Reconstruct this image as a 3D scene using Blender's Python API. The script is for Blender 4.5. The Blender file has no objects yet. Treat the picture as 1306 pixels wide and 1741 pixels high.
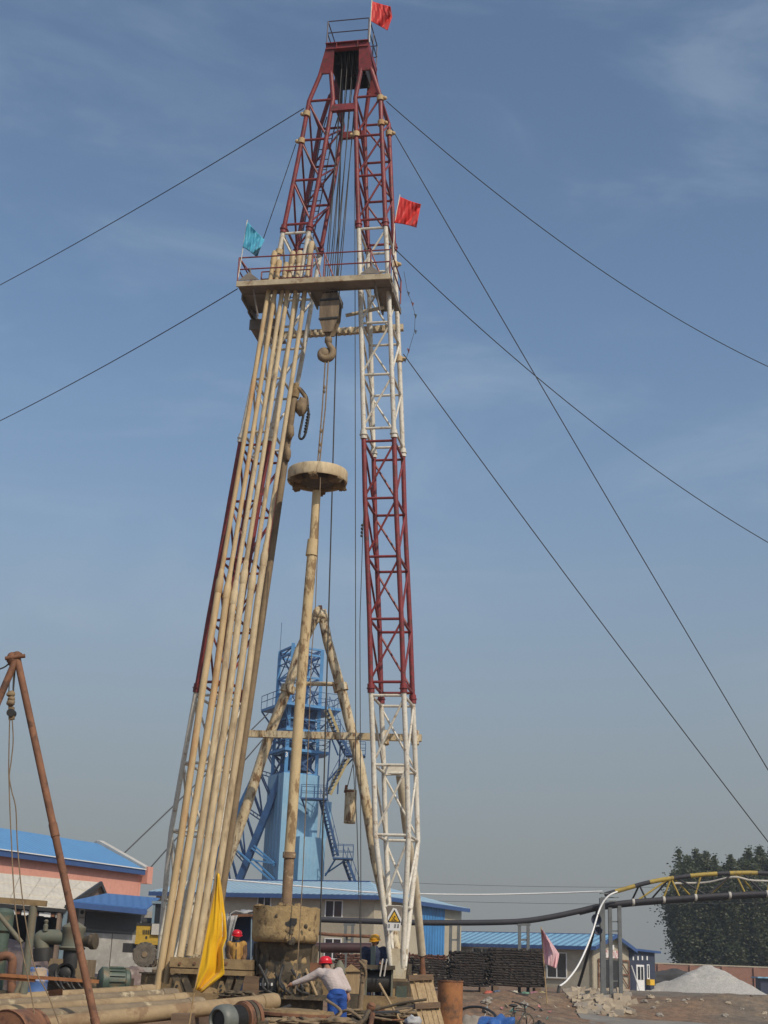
import bpy, math, random
from mathutils import Vector, Matrix, noise as mnoise
R = math.radians
random.seed(7)
scene = bpy.context.scene
col = scene.collection
# ------------------------------------------------------------------ camera
FPX, W0, H0 = 2300.0, 1306.0, 1741.0
PITCH = math.atan(778 / FPX)
ROLL = 0.038
EYE = Vector((0, 0, 1.6))
_f = Vector((0, math.cos(PITCH), math.sin(PITCH)))
_u0 = Vector((0, -math.sin(PITCH), math.cos(PITCH)))
_r0 = Vector((1, 0, 0))
CR = _r0 * math.cos(ROLL) + _u0 * math.sin(ROLL)
CU = _u0 * math.cos(ROLL) - _r0 * math.sin(ROLL)
cam = bpy.data.cameras.new('camera')
cam.sensor_fit = 'VERTICAL'
cam.sensor_height = 24.0
cam.lens = 24.0 * FPX / H0
cam.clip_start = 0.1
cam.clip_end = 6000
camo = bpy.data.objects.new('camera', cam)
col.objects.link(camo)
camo.matrix_world = Matrix.Translation(EYE) @ Matrix((CR, CU, -_f)).transposed().to_4x4()
scene.camera = camo
scene.render.resolution_x, scene.render.resolution_y = 768, 1024

def ray(px, py):
    return _f * FPX + CR * (px - W0 / 2) + CU * (H0 / 2 - py)
def P(px, py, Y):
    d = ray(px, py)
    return EYE + d * (Y / d.y)
def G(px, py, z):
    d = ray(px, py)
    return EYE + d * ((z - EYE.z) / d.z)
def HZ(px):
    return 1648 + ROLL * (px - W0 / 2)

# ------------------------------------------------------------------ light
SUN_AZ, SUN_EL = R(143), R(43)
to_sun = Vector((math.sin(SUN_AZ) * math.cos(SUN_EL), math.cos(SUN_AZ) * math.cos(SUN_EL), math.sin(SUN_EL)))
sun = bpy.data.lights.new('sun', 'SUN')
sun.energy = 3.0
sun.angle = R(0.6)
sun.color = (1.0, 0.88, 0.70)
suno = bpy.data.objects.new('sun', sun)
col.objects.link(suno)
suno.rotation_euler = to_sun.to_track_quat('Z', 'Y').to_euler()
world = bpy.data.worlds.new('World')
scene.world = world
world.use_nodes = True
nt = world.node_tree
nt.nodes.clear()
def wn(t, **k):
    n = nt.nodes.new(t)
    for a, b in k.items():
        setattr(n, a, b)
    return n
sky = wn('ShaderNodeTexSky', sky_type='NISHITA')
sky.sun_disc = False
sky.sun_elevation = SUN_EL
sky.sun_rotation = SUN_AZ
sky.altitude = 100
sky.air_density = 1.0
sky.dust_density = 1.6
sky.ozone_density = 1.0
tc = wn('ShaderNodeTexCoord')
sep = wn('ShaderNodeSeparateXYZ')
nt.links.new(tc.outputs['Generated'], sep.inputs[0])
# smog layer: grey haze that thickens towards the horizon, the same in every direction
smog = wn('ShaderNodeMapRange', interpolation_type='SMOOTHERSTEP')
smog.inputs['From Min'].default_value = -0.05
smog.inputs['From Max'].default_value = 0.50
smog.inputs['To Min'].default_value = 0.97
smog.inputs['To Max'].default_value = 0.0
nt.links.new(sep.outputs[2], smog.inputs['Value'])
# thin high cloud
mp = wn('ShaderNodeMapping')
mp.inputs['Scale'].default_value = (1.6, 1.6, 5.0)
mp.inputs['Rotation'].default_value = (0.0, 0.30, 0.0)
mp.inputs['Location'].default_value = (3.1, 0.4, 1.7)
nt.links.new(tc.outputs['Generated'], mp.inputs[0])
cn = wn('ShaderNodeTexNoise')
cn.inputs['Scale'].default_value = 2.2
cn.inputs['Detail'].default_value = 7
cn.inputs['Roughness'].default_value = 0.6
cn.inputs['Distortion'].default_value = 0.6
nt.links.new(mp.outputs[0], cn.inputs['Vector'])
cr = wn('ShaderNodeMapRange', interpolation_type='SMOOTHSTEP')
cr.inputs['From Min'].default_value = 0.43
cr.inputs['From Max'].default_value = 0.74
cr.inputs['To Max'].default_value = 0.18
nt.links.new(cn.outputs[0], cr.inputs['Value'])
mixc = wn('ShaderNodeMix', data_type='RGBA')
mixc.inputs['B'].default_value = (5.0, 5.6, 6.2, 1)
nt.links.new(cr.outputs[0], mixc.inputs['Factor'])
nt.links.new(sky.outputs[0], mixc.inputs['A'])
mixs = wn('ShaderNodeMix', data_type='RGBA')
mixs.inputs['B'].default_value = (2.00, 1.99, 2.07, 1)
nt.links.new(smog.outputs[0], mixs.inputs['Factor'])
nt.links.new(mixc.outputs['Result'], mixs.inputs['A'])
bg = wn('ShaderNodeBackground')
bg.inputs['Strength'].default_value = 0.128
tint = wn('ShaderNodeMix', data_type='RGBA', blend_type='MULTIPLY')
tint.inputs['Factor'].default_value = 1.0
tint.inputs['B'].default_value = (0.955, 1.015, 1.01, 1)
nt.links.new(mixs.outputs['Result'], tint.inputs['A'])
nt.links.new(tint.outputs['Result'], bg.inputs[0])
wo = wn('ShaderNodeOutputWorld')
nt.links.new(bg.outputs[0], wo.inputs[0])
vs = scene.view_settings
vs.view_transform = 'Standard'
vs.look = 'None'
vs.exposure = 0.0
vs.gamma = 1.0
vs.use_curve_mapping = False

# ------------------------------------------------------------------ mesh helpers
ORG = {}
def perp(d):
    d = d.normalized()
    a = Vector((0, 0, 1)) if abs(d.z) < 0.9 else Vector((1, 0, 0))
    s = d.cross(a).normalized()
    return s, s.cross(d).normalized()
class MB:
    def __init__(s):
        s.v = []; s.f = []; s.m = []
    def add(s, vs_, fs, mi=0):
        o = len(s.v)
        s.v += [Vector(v) for v in vs_]
        s.f += [tuple(i + o for i in f) for f in fs]
        s.m += [mi] * len(fs)
        return s
    def tube(s, pts, r, n=10, cap=True, mi=0):
        pts = [Vector(p) for p in pts]
        rs = list(r) if isinstance(r, (list, tuple)) else [r] * len(pts)
        keep = [i for i in range(len(pts)) if i == 0 or (pts[i] - pts[i - 1]).length > 1e-3]
        pts = [pts[i] for i in keep]; rs = [rs[i] for i in keep]
        k = len(pts)
        vs_, fs = [], []
        a, b = perp(pts[1] - pts[0])
        for i, p in enumerate(pts):
            if i == 0: d = pts[1] - pts[0]
            elif i == k - 1: d = pts[-1] - pts[-2]
            else: d = (pts[i + 1] - pts[i]).normalized() + (pts[i] - pts[i - 1]).normalized()
            d = d.normalized()
            a = (a - d * a.dot(d)).normalized()
            b = d.cross(a)
            for j in range(n):
                t = 2 * math.pi * j / n
                vs_.append(p + (a * math.cos(t) + b * math.sin(t)) * rs[i])
        for i in range(k - 1):
            for j in range(n):
                j2 = (j + 1) % n
                fs.append((i * n + j, i * n + j2, (i + 1) * n + j2, (i + 1) * n + j))
        if cap:
            fs.append(tuple(range(n - 1, -1, -1)))
            fs.append(tuple((k - 1) * n + j for j in range(n)))
        return s.add(vs_, fs, mi)
    def beam(s, p0, p1, w, h, up=(0, 0, 1), mi=0):
        p0, p1, up = Vector(p0), Vector(p1), Vector(up)
        d = (p1 - p0).normalized()
        sd = d.cross(up)
        if sd.length < 1e-4: sd = d.cross(Vector((0, 1, 0)))
        sd.normalize()
        u_ = sd.cross(d).normalized()
        vs_ = []
        for p in (p0, p1):
            for x, y in ((-1, -1), (1, -1), (1, 1), (-1, 1)):
                vs_.append(p + sd * (x * w / 2) + u_ * (y * h / 2))
        return s.add(vs_, [(0, 1, 2, 3), (7, 6, 5, 4), (0, 4, 5, 1), (1, 5, 6, 2), (2, 6, 7, 3), (3, 7, 4, 0)], mi)
    def box(s, c, sx, sy, sz, ex=(1, 0, 0), ey=None, ez=(0, 0, 1), mi=0):
        c, ex, ez = Vector(c), Vector(ex).normalized(), Vector(ez).normalized()
        ey = Vector(ey).normalized() if ey is not None else ez.cross(ex).normalized()
        vs_ = [c + ex * (x * sx / 2) + ey * (y * sy / 2) + ez * (z * sz / 2)
               for z in (-1, 1) for x, y in ((-1, -1), (1, -1), (1, 1), (-1, 1))]
        return s.add(vs_, [(3, 2, 1, 0), (4, 5, 6, 7), (0, 1, 5, 4), (1, 2, 6, 5), (2, 3, 7, 6), (3, 0, 4, 7)], mi)
    def slab(s, pts, ext, mi=0):
        pts = [Vector(p) for p in pts]; ext = Vector(ext); n = len(pts)
        vs_ = pts + [p + ext for p in pts]
        fs = [tuple(range(n - 1, -1, -1)), tuple(range(n, 2 * n))]
        fs += [(i, (i + 1) % n, n + (i + 1) % n, n + i) for i in range(n)]
        return s.add(vs_, fs, mi)
    def lathe(s, o, ax, prof, n=24, mi=0, closed=True):
        o, ax = Vector(o), Vector(ax).normalized()
        a, b = perp(ax)
        vs_, fs = [], []
        for r, h in prof:
            for j in range(n):
                t = 2 * math.pi * j / n
                vs_.append(o + ax * h + (a * math.cos(t) + b * math.sin(t)) * max(r, 0.0005))
        for i in range(len(prof) - 1):
            for j in range(n):
                j2 = (j + 1) % n
                fs.append((i * n + j, i * n + j2, (i + 1) * n + j2, (i + 1) * n + j))
        if closed:
            fs.append(tuple(range(n - 1, -1, -1)))
            fs.append(tuple((len(prof) - 1) * n + j for j in range(n)))
        return s.add(vs_, fs, mi)
    def blob(s, c, rx, ry, rz, n=12, m=8, jit=0.0, seed=0, mi=0):
        if jit > .3: n, m = max(n, 18), max(m, 12)
        c = Vector(c); vs_, fs = [], []
        for i in range(m + 1):
            th = math.pi * i / m
            for j in range(n):
                ph = 2 * math.pi * j / n
                d = Vector((math.sin(th) * math.cos(ph), math.sin(th) * math.sin(ph), math.cos(th)))
                k = 1 + jit * (mnoise.noise(d * 2.1 + Vector((seed, seed * 0.7, 3))) + .4 * mnoise.noise(d * 5.3 + Vector((seed, 1, seed * .3)))) if jit else 1
                vs_.append(c + Vector((d.x * rx, d.y * ry, d.z * rz)) * k)
        for i in range(m):
            for j in range(n):
                j2 = (j + 1) % n
                fs.append((i * n + j, (i + 1) * n + j, (i + 1) * n + j2, i * n + j2))
        return s.add(vs_, fs, mi)
    def build(s, name, mat, parent=None, smooth=True, ang=38):
        if parent is None:
            xs = [v.x for v in s.v]; ys = [v.y for v in s.v]
            org = Vector(((min(xs) + max(xs)) / 2, (min(ys) + max(ys)) / 2, min(v.z for v in s.v)))
        else:
            org = ORG[parent]
        me = bpy.data.meshes.new(name)
        me.from_pydata([v - org for v in s.v], [], s.f)
        mats = mat if isinstance(mat, (list, tuple)) else [mat]
        for m in mats: me.materials.append(m)
        if len(mats) > 1: me.polygons.foreach_set('material_index', s.m)
        if name in ('mud_lump', 'clod', 'head_lump', 'earth_lump', 'covered_rubble', 'sandbag_heap', 'covered_heap', 'sack', 'blue_tarp_bundle', 'crumpled_rag'): ang = 180
        if smooth:
            me.polygons.foreach_set('use_smooth', [True] * len(me.polygons))
            me.set_sharp_from_angle(angle=R(ang))
        me.update()
        o = bpy.data.objects.new(name, me)
        col.objects.link(o)
        if parent is None: o.location = org
        else: o.parent = parent
        ORG[o] = org
        return o
def tag(o, label, cat, group=None, kind=None):
    o['label'] = label
    if cat: o['category'] = cat
    if group: o['group'] = group
    if kind: o['kind'] = kind
    return o
def thing(name, loc, label, cat, group=None):
    o = bpy.data.objects.new(name, None)
    col.objects.link(o)
    o.location = loc
    o.empty_display_size = 0.2
    ORG[o] = Vector(loc)
    return tag(o, label, cat, group)
def struct(o):
    o['kind'] = 'structure'
    return o
def lerp(a, b, t):
    return a + (b - a) * t
def sagline(p0, p1, sag, n=24):
    p0, p1 = Vector(p0), Vector(p1)
    return [p0.lerp(p1, i / n) - Vector((0, 0, sag * 4 * (i / n) * (1 - i / n))) for i in range(n + 1)]
def bez(pts, n=8):
    pts = [Vector(p) for p in pts]; out = []
    for i in range(len(pts) - 1):
        p0 = pts[max(i - 1, 0)]; p1 = pts[i]; p2 = pts[i + 1]; p3 = pts[min(i + 2, len(pts) - 1)]
        for k in range(n):
            t = k / n
            out.append(0.5 * ((2 * p1) + (p2 - p0) * t + (2 * p0 - 5 * p1 + 4 * p2 - p3) * t * t + (3 * p1 - p0 - 3 * p2 + p3) * t ** 3))
    out.append(pts[-1])
    return out

# ------------------------------------------------------------------ materials
def M(name, c1, c2=None, scale=3.0, rough=0.7, metal=0.0, spot=None, sp_scale=6.0, sp_lo=0.52, sp_hi=0.62,
      bump=0.25, bscale=18.0, stretch=(1, 1, 1), wave=None, detail=6, grime=0.12):
    m = bpy.data.materials.new(name)
    m.use_nodes = True
    t = m.node_tree
    b = t.nodes['Principled BSDF']
    b.inputs['Roughness'].default_value = rough
    b.inputs['Metallic'].default_value = metal
    c2 = c2 or tuple(x * 0.72 for x in c1)
    co = t.nodes.new('ShaderNodeTexCoord')
    ma = t.nodes.new('ShaderNodeMapping')
    ma.inputs['Scale'].default_value = stretch
    t.links.new(co.outputs['Object'], ma.inputs[0])
    oi = t.nodes.new('ShaderNodeObjectInfo'); om = t.nodes.new('ShaderNodeMath'); om.operation = 'MULTIPLY'; om.inputs[1].default_value = 37.0
    t.links.new(oi.outputs['Random'], om.inputs[0]); t.links.new(om.outputs[0], ma.inputs['Location'])
    def nz(sc, de=detail, ro=0.6):
        n = t.nodes.new('ShaderNodeTexNoise')
        n.inputs['Scale'].default_value = sc
        n.inputs['Detail'].default_value = de
        n.inputs['Roughness'].default_value = ro
        t.links.new(ma.outputs[0], n.inputs['Vector'])
        return n
    def mr(src, lo, hi):
        r_ = t.nodes.new('ShaderNodeMapRange')
        r_.inputs['From Min'].default_value = lo
        r_.inputs['From Max'].default_value = hi
        t.links.new(src, r_.inputs['Value'])
        return r_.outputs[0]
    def mix(fac, a, bcol):
        x = t.nodes.new('ShaderNodeMix'); x.data_type = 'RGBA'
        t.links.new(fac, x.inputs['Factor'])
        if hasattr(a, 'is_linked') or hasattr(a, 'links'): t.links.new(a, x.inputs['A'])
        else: x.inputs['A'].default_value = (*a, 1)
        x.inputs['B'].default_value = (*bcol, 1)
        return x.outputs['Result']
    n1 = nz(scale)
    out = mix(mr(n1.outputs[0], 0.35, 0.65), tuple(c1), tuple(c2))
    if spot:
        ns = nz(sp_scale, 8, 0.65)
        out = mix(mr(ns.outputs[0], sp_lo, sp_hi), out, tuple(spot))
    if grime:
        ng = nz(scale * 6.5, 5, 0.7)
        hv = t.nodes.new('ShaderNodeHueSaturation')
        v = mr(ng.outputs[0], 0.25, 0.75)
        mm = t.nodes.new('ShaderNodeMapRange')
        mm.inputs['To Min'].default_value = 1 - grime
        mm.inputs['To Max'].default_value = 1 + grime
        t.links.new(v, mm.inputs['Value'])
        t.links.new(mm.outputs[0], hv.inputs['Value'])
        t.links.new(out, hv.inputs['Color'])
        out = hv.outputs[0]
    t.links.new(out, b.inputs['Base Color'])
    if bump:
        nb = nz(bscale, 6, 0.6)
        bp = t.nodes.new('ShaderNodeBump')
        bp.inputs['Strength'].default_value = bump
        bp.inputs['Distance'].default_value = 0.02
        t.links.new(nb.outputs[0], bp.inputs['Height'])
        t.links.new(bp.outputs[0], b.inputs['Normal'])
    return m
RUST = (0.16, 0.065, 0.03)
m_maroon = M('maroon paint', (0.25, 0.035, 0.036), (0.16, 0.026, 0.03), 3.5, 0.5, spot=(0.10, 0.04, 0.025), sp_scale=7, sp_lo=0.54, sp_hi=0.66, bump=0.2, grime=.22)
m_white = M('weathered white paint', (0.68, 0.65, 0.58), (0.55, 0.51, 0.43), 2.2, 0.55, spot=(0.33, 0.23, 0.14), sp_scale=8, sp_lo=0.56, sp_hi=0.68, bump=0.2, grime=.18)
m_whitemud = M('white paint with dried mud', (0.62, 0.56, 0.44), (0.50, 0.42, 0.29), 2.2, 0.7, spot=(0.33, 0.22, 0.12), sp_scale=4, sp_lo=0.54, sp_hi=0.7, bump=0.2)
m_pipe = M('mud coated pipe', (0.58, 0.47, 0.30), (0.45, 0.345, 0.21), 1.6, 0.75, spot=(0.26, 0.185, 0.11), sp_scale=5.5, sp_lo=0.53, sp_hi=0.70, bump=0.3, stretch=(1, 1, 0.28), grime=.22)
m_pipedark = M('dark muddy pipe', (0.26, 0.19, 0.11), (0.17, 0.12, 0.075), 2, 0.75, bump=0.25)
m_piperust = M('rust orange pipe', (0.54, 0.41, 0.235), (0.43, 0.305, 0.16), 1.1, 0.75, spot=(0.42, 0.21, 0.08), sp_scale=2.4, sp_lo=0.52, sp_hi=0.70, bump=0.3, stretch=(1, 1, 0.25), grime=.22)
m_drum = M('caked drum mud', (0.40, 0.285, 0.14), (0.27, 0.185, 0.085), 2.2, .85, spot=(.13, .085, .045), sp_scale=5, sp_lo=.55, sp_hi=.66, bump=.9, bscale=14, grime=.25)
m_mud = M('drying mud', (0.30, 0.21, 0.105), (0.19, 0.13, 0.065), 1.8, 0.85, spot=(0.17, 0.11, 0.055), sp_scale=4, sp_lo=0.50, sp_hi=0.64, bump=0.8, bscale=12)
m_muddark = M('wet dark mud', (0.10, 0.075, 0.045), (0.05, 0.04, 0.028), 3, 0.7, spot=(0.23, 0.16, 0.08), sp_scale=5, sp_lo=0.55, sp_hi=0.7, bump=0.6, bscale=10)
m_rust = M('rusty steel', (0.23, 0.105, 0.055), (0.15, 0.068, 0.038), 4, 0.8, spot=(0.09, 0.045, 0.028), sp_scale=5, bump=0.3)
m_rustor = M('orange rusty steel', (0.36, 0.155, 0.058), (0.25, 0.10, 0.04), 3, 0.8, spot=(0.11, 0.06, 0.035), sp_scale=4, sp_lo=0.50, sp_hi=0.66, bump=0.3)
m_rustwhite = M('flaking cream paint over rust', (0.60, 0.53, 0.39), (0.50, 0.39, 0.23), 4, 0.75, spot=(0.19, 0.11, 0.055), sp_scale=10, sp_lo=0.50, sp_hi=0.60, bump=0.35, stretch=(1, 1, .4))
m_dark = M('greasy dark steel', (0.045, 0.042, 0.04), (0.03, 0.03, 0.03), 4, 0.55, metal=0.2, bump=0.2)
m_rope = M('steel rope', (0.05, 0.048, 0.045), (0.03, 0.03, 0.03), 10, 0.6, bump=0)
m_ropet = M('muddy rope', (0.24, 0.17, 0.10), (0.15, 0.11, 0.07), 8, 0.85, bump=0)
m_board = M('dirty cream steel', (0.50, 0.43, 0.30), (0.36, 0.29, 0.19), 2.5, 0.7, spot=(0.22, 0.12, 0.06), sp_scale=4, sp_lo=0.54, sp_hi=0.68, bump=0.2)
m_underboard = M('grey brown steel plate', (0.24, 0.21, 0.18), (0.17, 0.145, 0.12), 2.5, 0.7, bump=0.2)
# ================================================================== ground
def sstep(a, b, x):
    t = min(max((x - a) / (b - a), 0), 1)
    return t * t * (3 - 2 * t)
def fbm(x, y, s, o=4):
    v, a = 0, 1
    for i in range(o):
        v += a * mnoise.noise(Vector((x / s * 2 ** i, y / s * 2 ** i, 7.3 + i)))
        a *= 0.5
    return v
def ground_z(x, y):
    k = sstep(59.5 + 1.6 * fbm(x, 3.0, 9), 66.5 + 1.2 * fbm(x, 9.0, 6), y) * sstep(-6, 3, x) + sstep(50, 90, y) * (1 - sstep(-6, 3, x))
    z = 0.82 * k
    near = sstep(24, 30, y) * (1 - sstep(100, 140, y))
    z += near * 0.10 * fbm(x, y, 2.6) * (1 - 0.7 * sstep(9, 13, x) * (1 - sstep(57, 59, y)))
    z += 0.4 * sstep(19, 22.5, y) * (1 - sstep(38, 43, y)) * (1 - sstep(1.8, 3.4, x))   # earth pad under the rig
    # spoil heaps along the bank
    for hx, hy, r_, h in ((4.2, 55.5, 3.0, 0.55), (7.2, 58.5, 2.8, 0.40), (3.2, 50.0, 2.4, .35), (8.6, 62.5, 3.4, 0.42), (5.0, 61.5, 2.6, 0.36), (16.3, 64.5, 2.6, 0.40), (19.5, 65.5, 2.4, 0.34), (22.5, 64.0, 2.6, 0.36)):
        d = ((x - hx) ** 2 + ((y - hy) * 1.3) ** 2) / r_ ** 2
        if d < 4: z += h * math.exp(-d * 1.6) * (1 + 0.5 * fbm(x, y, 1.2))
    return z
def gridmesh(xs, ys, zf):
    nx = len(xs)
    vs_ = [(x, y, zf(x, y)) for y in ys for x in xs]
    fs = [(j * nx + i, j * nx + i + 1, (j + 1) * nx + i + 1, (j + 1) * nx + i) for j in range(len(ys) - 1) for i in range(nx - 1)]
    return vs_, fs
def spaced(lo, hi, step): 
    n = int((hi - lo) / step)
    return [lo + (hi - lo) * i / n for i in range(n + 1)]
gx = [-3000, -900, -300, -120, -70] + spaced(-45, 2, 1.2) + spaced(2.4, 34, 0.3) + spaced(35, 75, 2.0) + [110, 300, 900, 3000]
gy = [-400, -60, -10, 8, 16] + spaced(20, 57, 1.0) + spaced(57.3, 72, 0.28) + spaced(73, 150, 2.0) + [180, 260, 500, 1200, 3500]
v_, f_ = gridmesh(gx, gy, ground_z)
def ground_material():
    m = bpy.data.materials.new('earth yard')
    m.use_nodes = True
    t = m.node_tree; b = t.nodes['Principled BSDF']
    b.inputs['Roughness'].default_value = 0.95
    ge = t.nodes.new('ShaderNodeNewGeometry')
    def nz(sc, de=8):
        n = t.nodes.new('ShaderNodeTexNoise'); n.inputs['Scale'].default_value = sc; n.inputs['Detail'].default_value = de
        n.inputs['Roughness'].default_value = 0.65
        t.links.new(ge.outputs['Position'], n.inputs['Vector']); return n.outputs[0]
    def ramp(src, stops):
        r_ = t.nodes.new('ShaderNodeValToRGB'); e = r_.color_ramp.elements
        while len(e) < len(stops): e.new(0.5)
        for k, (p, c) in enumerate(stops): e[k].position = p; e[k].color = (*c, 1)
        t.links.new(src, r_.inputs[0]); return r_.outputs[0]
    sx_ = t.nodes.new('ShaderNodeSeparateXYZ'); t.links.new(ge.outputs['Position'], sx_.inputs[0])
    wob = t.nodes.new('ShaderNodeMath'); wob.operation = 'MULTIPLY_ADD'; wob.inputs[1].default_value = 9.0; t.links.new(nz(0.12), wob.inputs[0]); t.links.new(sx_.outputs[0], wob.inputs[2])
    gf = t.nodes.new('ShaderNodeMapRange'); gf.inputs['From Min'].default_value = 16.0; gf.inputs['From Max'].default_value = 20.5; t.links.new(wob.outputs[0], gf.inputs['Value'])
    c1 = ramp(nz(0.30), [(0.34, (0.16, 0.095, 0.06)), (0.45, (0.27, 0.165, 0.10)), (0.54, (0.18, 0.125, 0.085)), (0.68, (0.36, 0.27, 0.175))])
    c2 = ramp(nz(3.0), [(0.3, (0.42, 0.42, 0.42)), (0.7, (1.25, 1.22, 1.18))])
    mu = t.nodes.new('ShaderNodeMix'); mu.data_type = 'RGBA'; mu.blend_type = 'MULTIPLY'; mu.inputs['Factor'].default_value = 0.8
    t.links.new(c2, mu.inputs['B'])
    gm = t.nodes.new('ShaderNodeMix'); gm.data_type = 'RGBA'
    gr_ = ramp(nz(0.5), [(0.35, (0.13, 0.105, 0.082)), (0.5, (0.19, 0.155, 0.12)), (0.68, (0.26, 0.19, 0.125))])
    t.links.new(gf.outputs[0], gm.inputs['Factor']); t.links.new(c1, gm.inputs['A']); t.links.new(gr_, gm.inputs['B'])
    t.links.new(gm.outputs['Result'], mu.inputs['A'])
    t.links.new(mu.outputs['Result'], b.inputs['Base Color'])
    bp = t.nodes.new('ShaderNodeBump'); bp.inputs['Strength'].default_value = 0.8; bp.inputs['Distance'].default_value = 0.12
    t.links.new(nz(7.0, 12), bp.inputs['Height']); t.links.new(bp.outputs[0], b.inputs['Normal'])
    return m
m_ground = ground_material()
gb = MB(); gb.add(v_, f_)
gnd = gb.build('ground', m_ground, ang=60)
struct(gnd)
m_road = M('packed grey road', (0.21, 0.195, 0.175), (0.16, 0.145, 0.125), 0.6, 0.95, spot=(0.26, 0.215, 0.16), sp_scale=1.1, bump=0.4, bscale=8)
rx, ry = spaced(8.5, 44, 0.6), spaced(46, 59.6, 0.5)
v_, f_ = gridmesh(rx, ry, lambda x, y: max(ground_z(x, y), ground_z(x + .3, y), ground_z(x - .3, y), ground_z(x, y + .5), ground_z(x, y - .5)) + 0.012 - 0.05 * (1 - sstep(8.5, 10, x)) - 0.06 * sstep(58.6, 59.6, y))
rb = MB(); rb.add(v_, f_)
struct(rb.build('road', m_road, ang=60))

# ================================================================== drilling mast
A = R(11)
U = Vector((math.cos(A), -math.sin(A), 0))
Wd = Vector((math.sin(A), math.cos(A), 0))
Z = Vector((0, 0, 1))
def Yr(py): return 33.0 - 1.4 * (1650 - py) / 1575
def Yl(py): return Yr(py) + 0.25 + 0.84 * (py - 165) / 1475
rc = [(115, 622.3, .26), (165, 625.4, .70), (260, 628.3, .72), (386, 632.7, .735), (560, 639, .775), (738, 644.2, .79), (847, 646.8, .79), (947, 651, .795),
      (1052, 655.4, .80), (1175, 658.7, .81), (1300, 663.5, .81), (1419, 666.6, .80), (1541, 670.5, .52), (1645, 675, .27)]
lc = [(121, 554.8, .26), (170, 546.0, .68), (265, 529, .70), (390, 504, .72), (567, 471, .76), (751, 434, .79), (848, 416.5, .79), (950, 399, .795),
      (1055, 380, .80), (1162, 362.5, .81), (1305, 337, .81), (1415, 317.5, .80), (1537, 296, .52), (1640, 279, .27)]
def legtab(ctrl, Yf):
    return sorted([(P(x, y, Yf(y)), w) for y, x, w in ctrl], key=lambda q: q[0].z)
RT, LT = legtab(rc, Yr), legtab(lc, Yl)
def legat(tab, z):
    z = min(max(z, tab[0][0].z), tab[-1][0].z)
    for (a, wa), (b, wb) in zip(tab, tab[1:]):
        if a.z <= z <= b.z:
            t = (z - a.z) / (b.z - a.z)
            return a.lerp(b, t), lerp(wa, wb, t)
Zlev = lambda py: P(650, py, Yr(py)).z
Zfoot, Ztop, Zshoulder = Zlev(1645), Zlev(115), Zlev(165)
Zbend = Zlev(1419)
def legdepth(z):
    if z < Zbend: return lerp(0.22, 1.4, (z - Zfoot) / (Zbend - Zfoot))
    if z > Zshoulder: return lerp(1.32, 1.1, (z - Zshoulder) / (Ztop - Zshoulder))
    return 1.4 - 0.08 * (z - Zbend) / (Zshoulder - Zbend)
def corner(tab, z, s, k):      # s -1 left / +1 right, k 0 front / 1 back
    c, w = legat(tab, z)
    return c + U * (s * w / 2) + Wd * (k * legdepth(z))
mast = thing('drilling_mast', P(480, 1668, 33.6), 'tall A-shaped drilling mast with maroon and white lattice legs and a crown', 'drilling mast')
lv = [165, 231, 299, 374, None, 389, 463, 549, 637, 728, None, 750, 847, 946, 1052, 1159, None, 1182, 1300, 1419, 1541]
secs = [[]]
for q in lv:
    if q is None: secs.append([])
    else: secs[-1].append(Zlev(q))
bounds = [Ztop, (secs[0][-1] + secs[1][0]) / 2, (secs[1][-1] + secs[2][0]) / 2, (secs[2][-1] + secs[3][0]) / 2, Zfoot]
smat = [m_maroon, m_white, m_maroon, m_white]
for li, tab in enumerate((RT, LT)):
    mir = 1 if li == 0 else -1
    for si in range(4):
        zt, zb = bounds[si], bounds[si + 1]
        mt = smat[si]
        zs = sorted(set([zt, zb] + [q[0].z for q in tab if zb < q[0].z < zt]))
        for s in (-1, 1):
            for k in (0, 1):
                MB().tube([corner(tab, z, s, k) for z in zs], 0.063, 12).build('chord', mt, mast)
                if si < 3:
                    c0, c1 = corner(tab, zb - 0.1, s, k), corner(tab, zb + 0.12, s, k)
                    cl = MB().tube([c0, c1], 0.088, 12)
                    cl.tube([c0.lerp(c1, .45), c0.lerp(c1, .55)], 0.11, 12)
                    cl.build('flange', mt, mast)
        L = secs[si]
        for z in L:
            for (a, b) in (((-1, 0), (1, 0)), ((-1, 1), (1, 1)), ((-1, 0), (-1, 1)), ((1, 0), (1, 1))):
                MB().tube([corner(tab, z, *a), corner(tab, z, *b)], 0.036, 8).build('girt', mt, mast)
        for z1, z0 in zip(L, L[1:]):     # z1 upper, z0 lower
            for (a, b) in (((-mir, 0), (mir, 0)), ((mir, 1), (-mir, 1)), ((1, 0), (1, 1)), ((-1, 1), (-1, 0))):
                MB().tube([corner(tab, z0 + .06, *a), corner(tab, z1 - .06, *b)], 0.029, 8).build('brace', mt, mast)
    # foot gusset
    c, w = legat(tab, Zfoot)
    fc = c + Wd * 0.11
    g = MB()
    top = fc + Z * 0.42
    for d in (-0.16, 0.16):
        q = [fc + U * -0.16 + Wd * d - Z * 0.24, fc + U * 0.16 + Wd * d - Z * 0.24, top + U * 0.2 + Wd * d, top - U * 0.2 + Wd * d]
        g.slab(q, Wd * 0.02)
    g.box(fc - Z * 0.05, 0.28, 0.26, 0.5, U)
    g.build('foot_gusset', m_whitemud, mast)
    MB().box(fc - Z * 0.27, 0.5, 0.46, 0.06, U).build('base_plate', m_pipedark, mast)
# head: shoulder beam between legs
zb = Zlev(181)
a, b = corner(LT, zb, 1, 0), corner(RT, zb, -1, 0)
MB().beam(a, b, 0.12, 0.2).build('shoulder_beam', m_maroon, mast)
MB().beam(a + Wd * 1.3, b + Wd * 1.3, 0.12, 0.2).build('shoulder_beam', m_maroon, mast)
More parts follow.
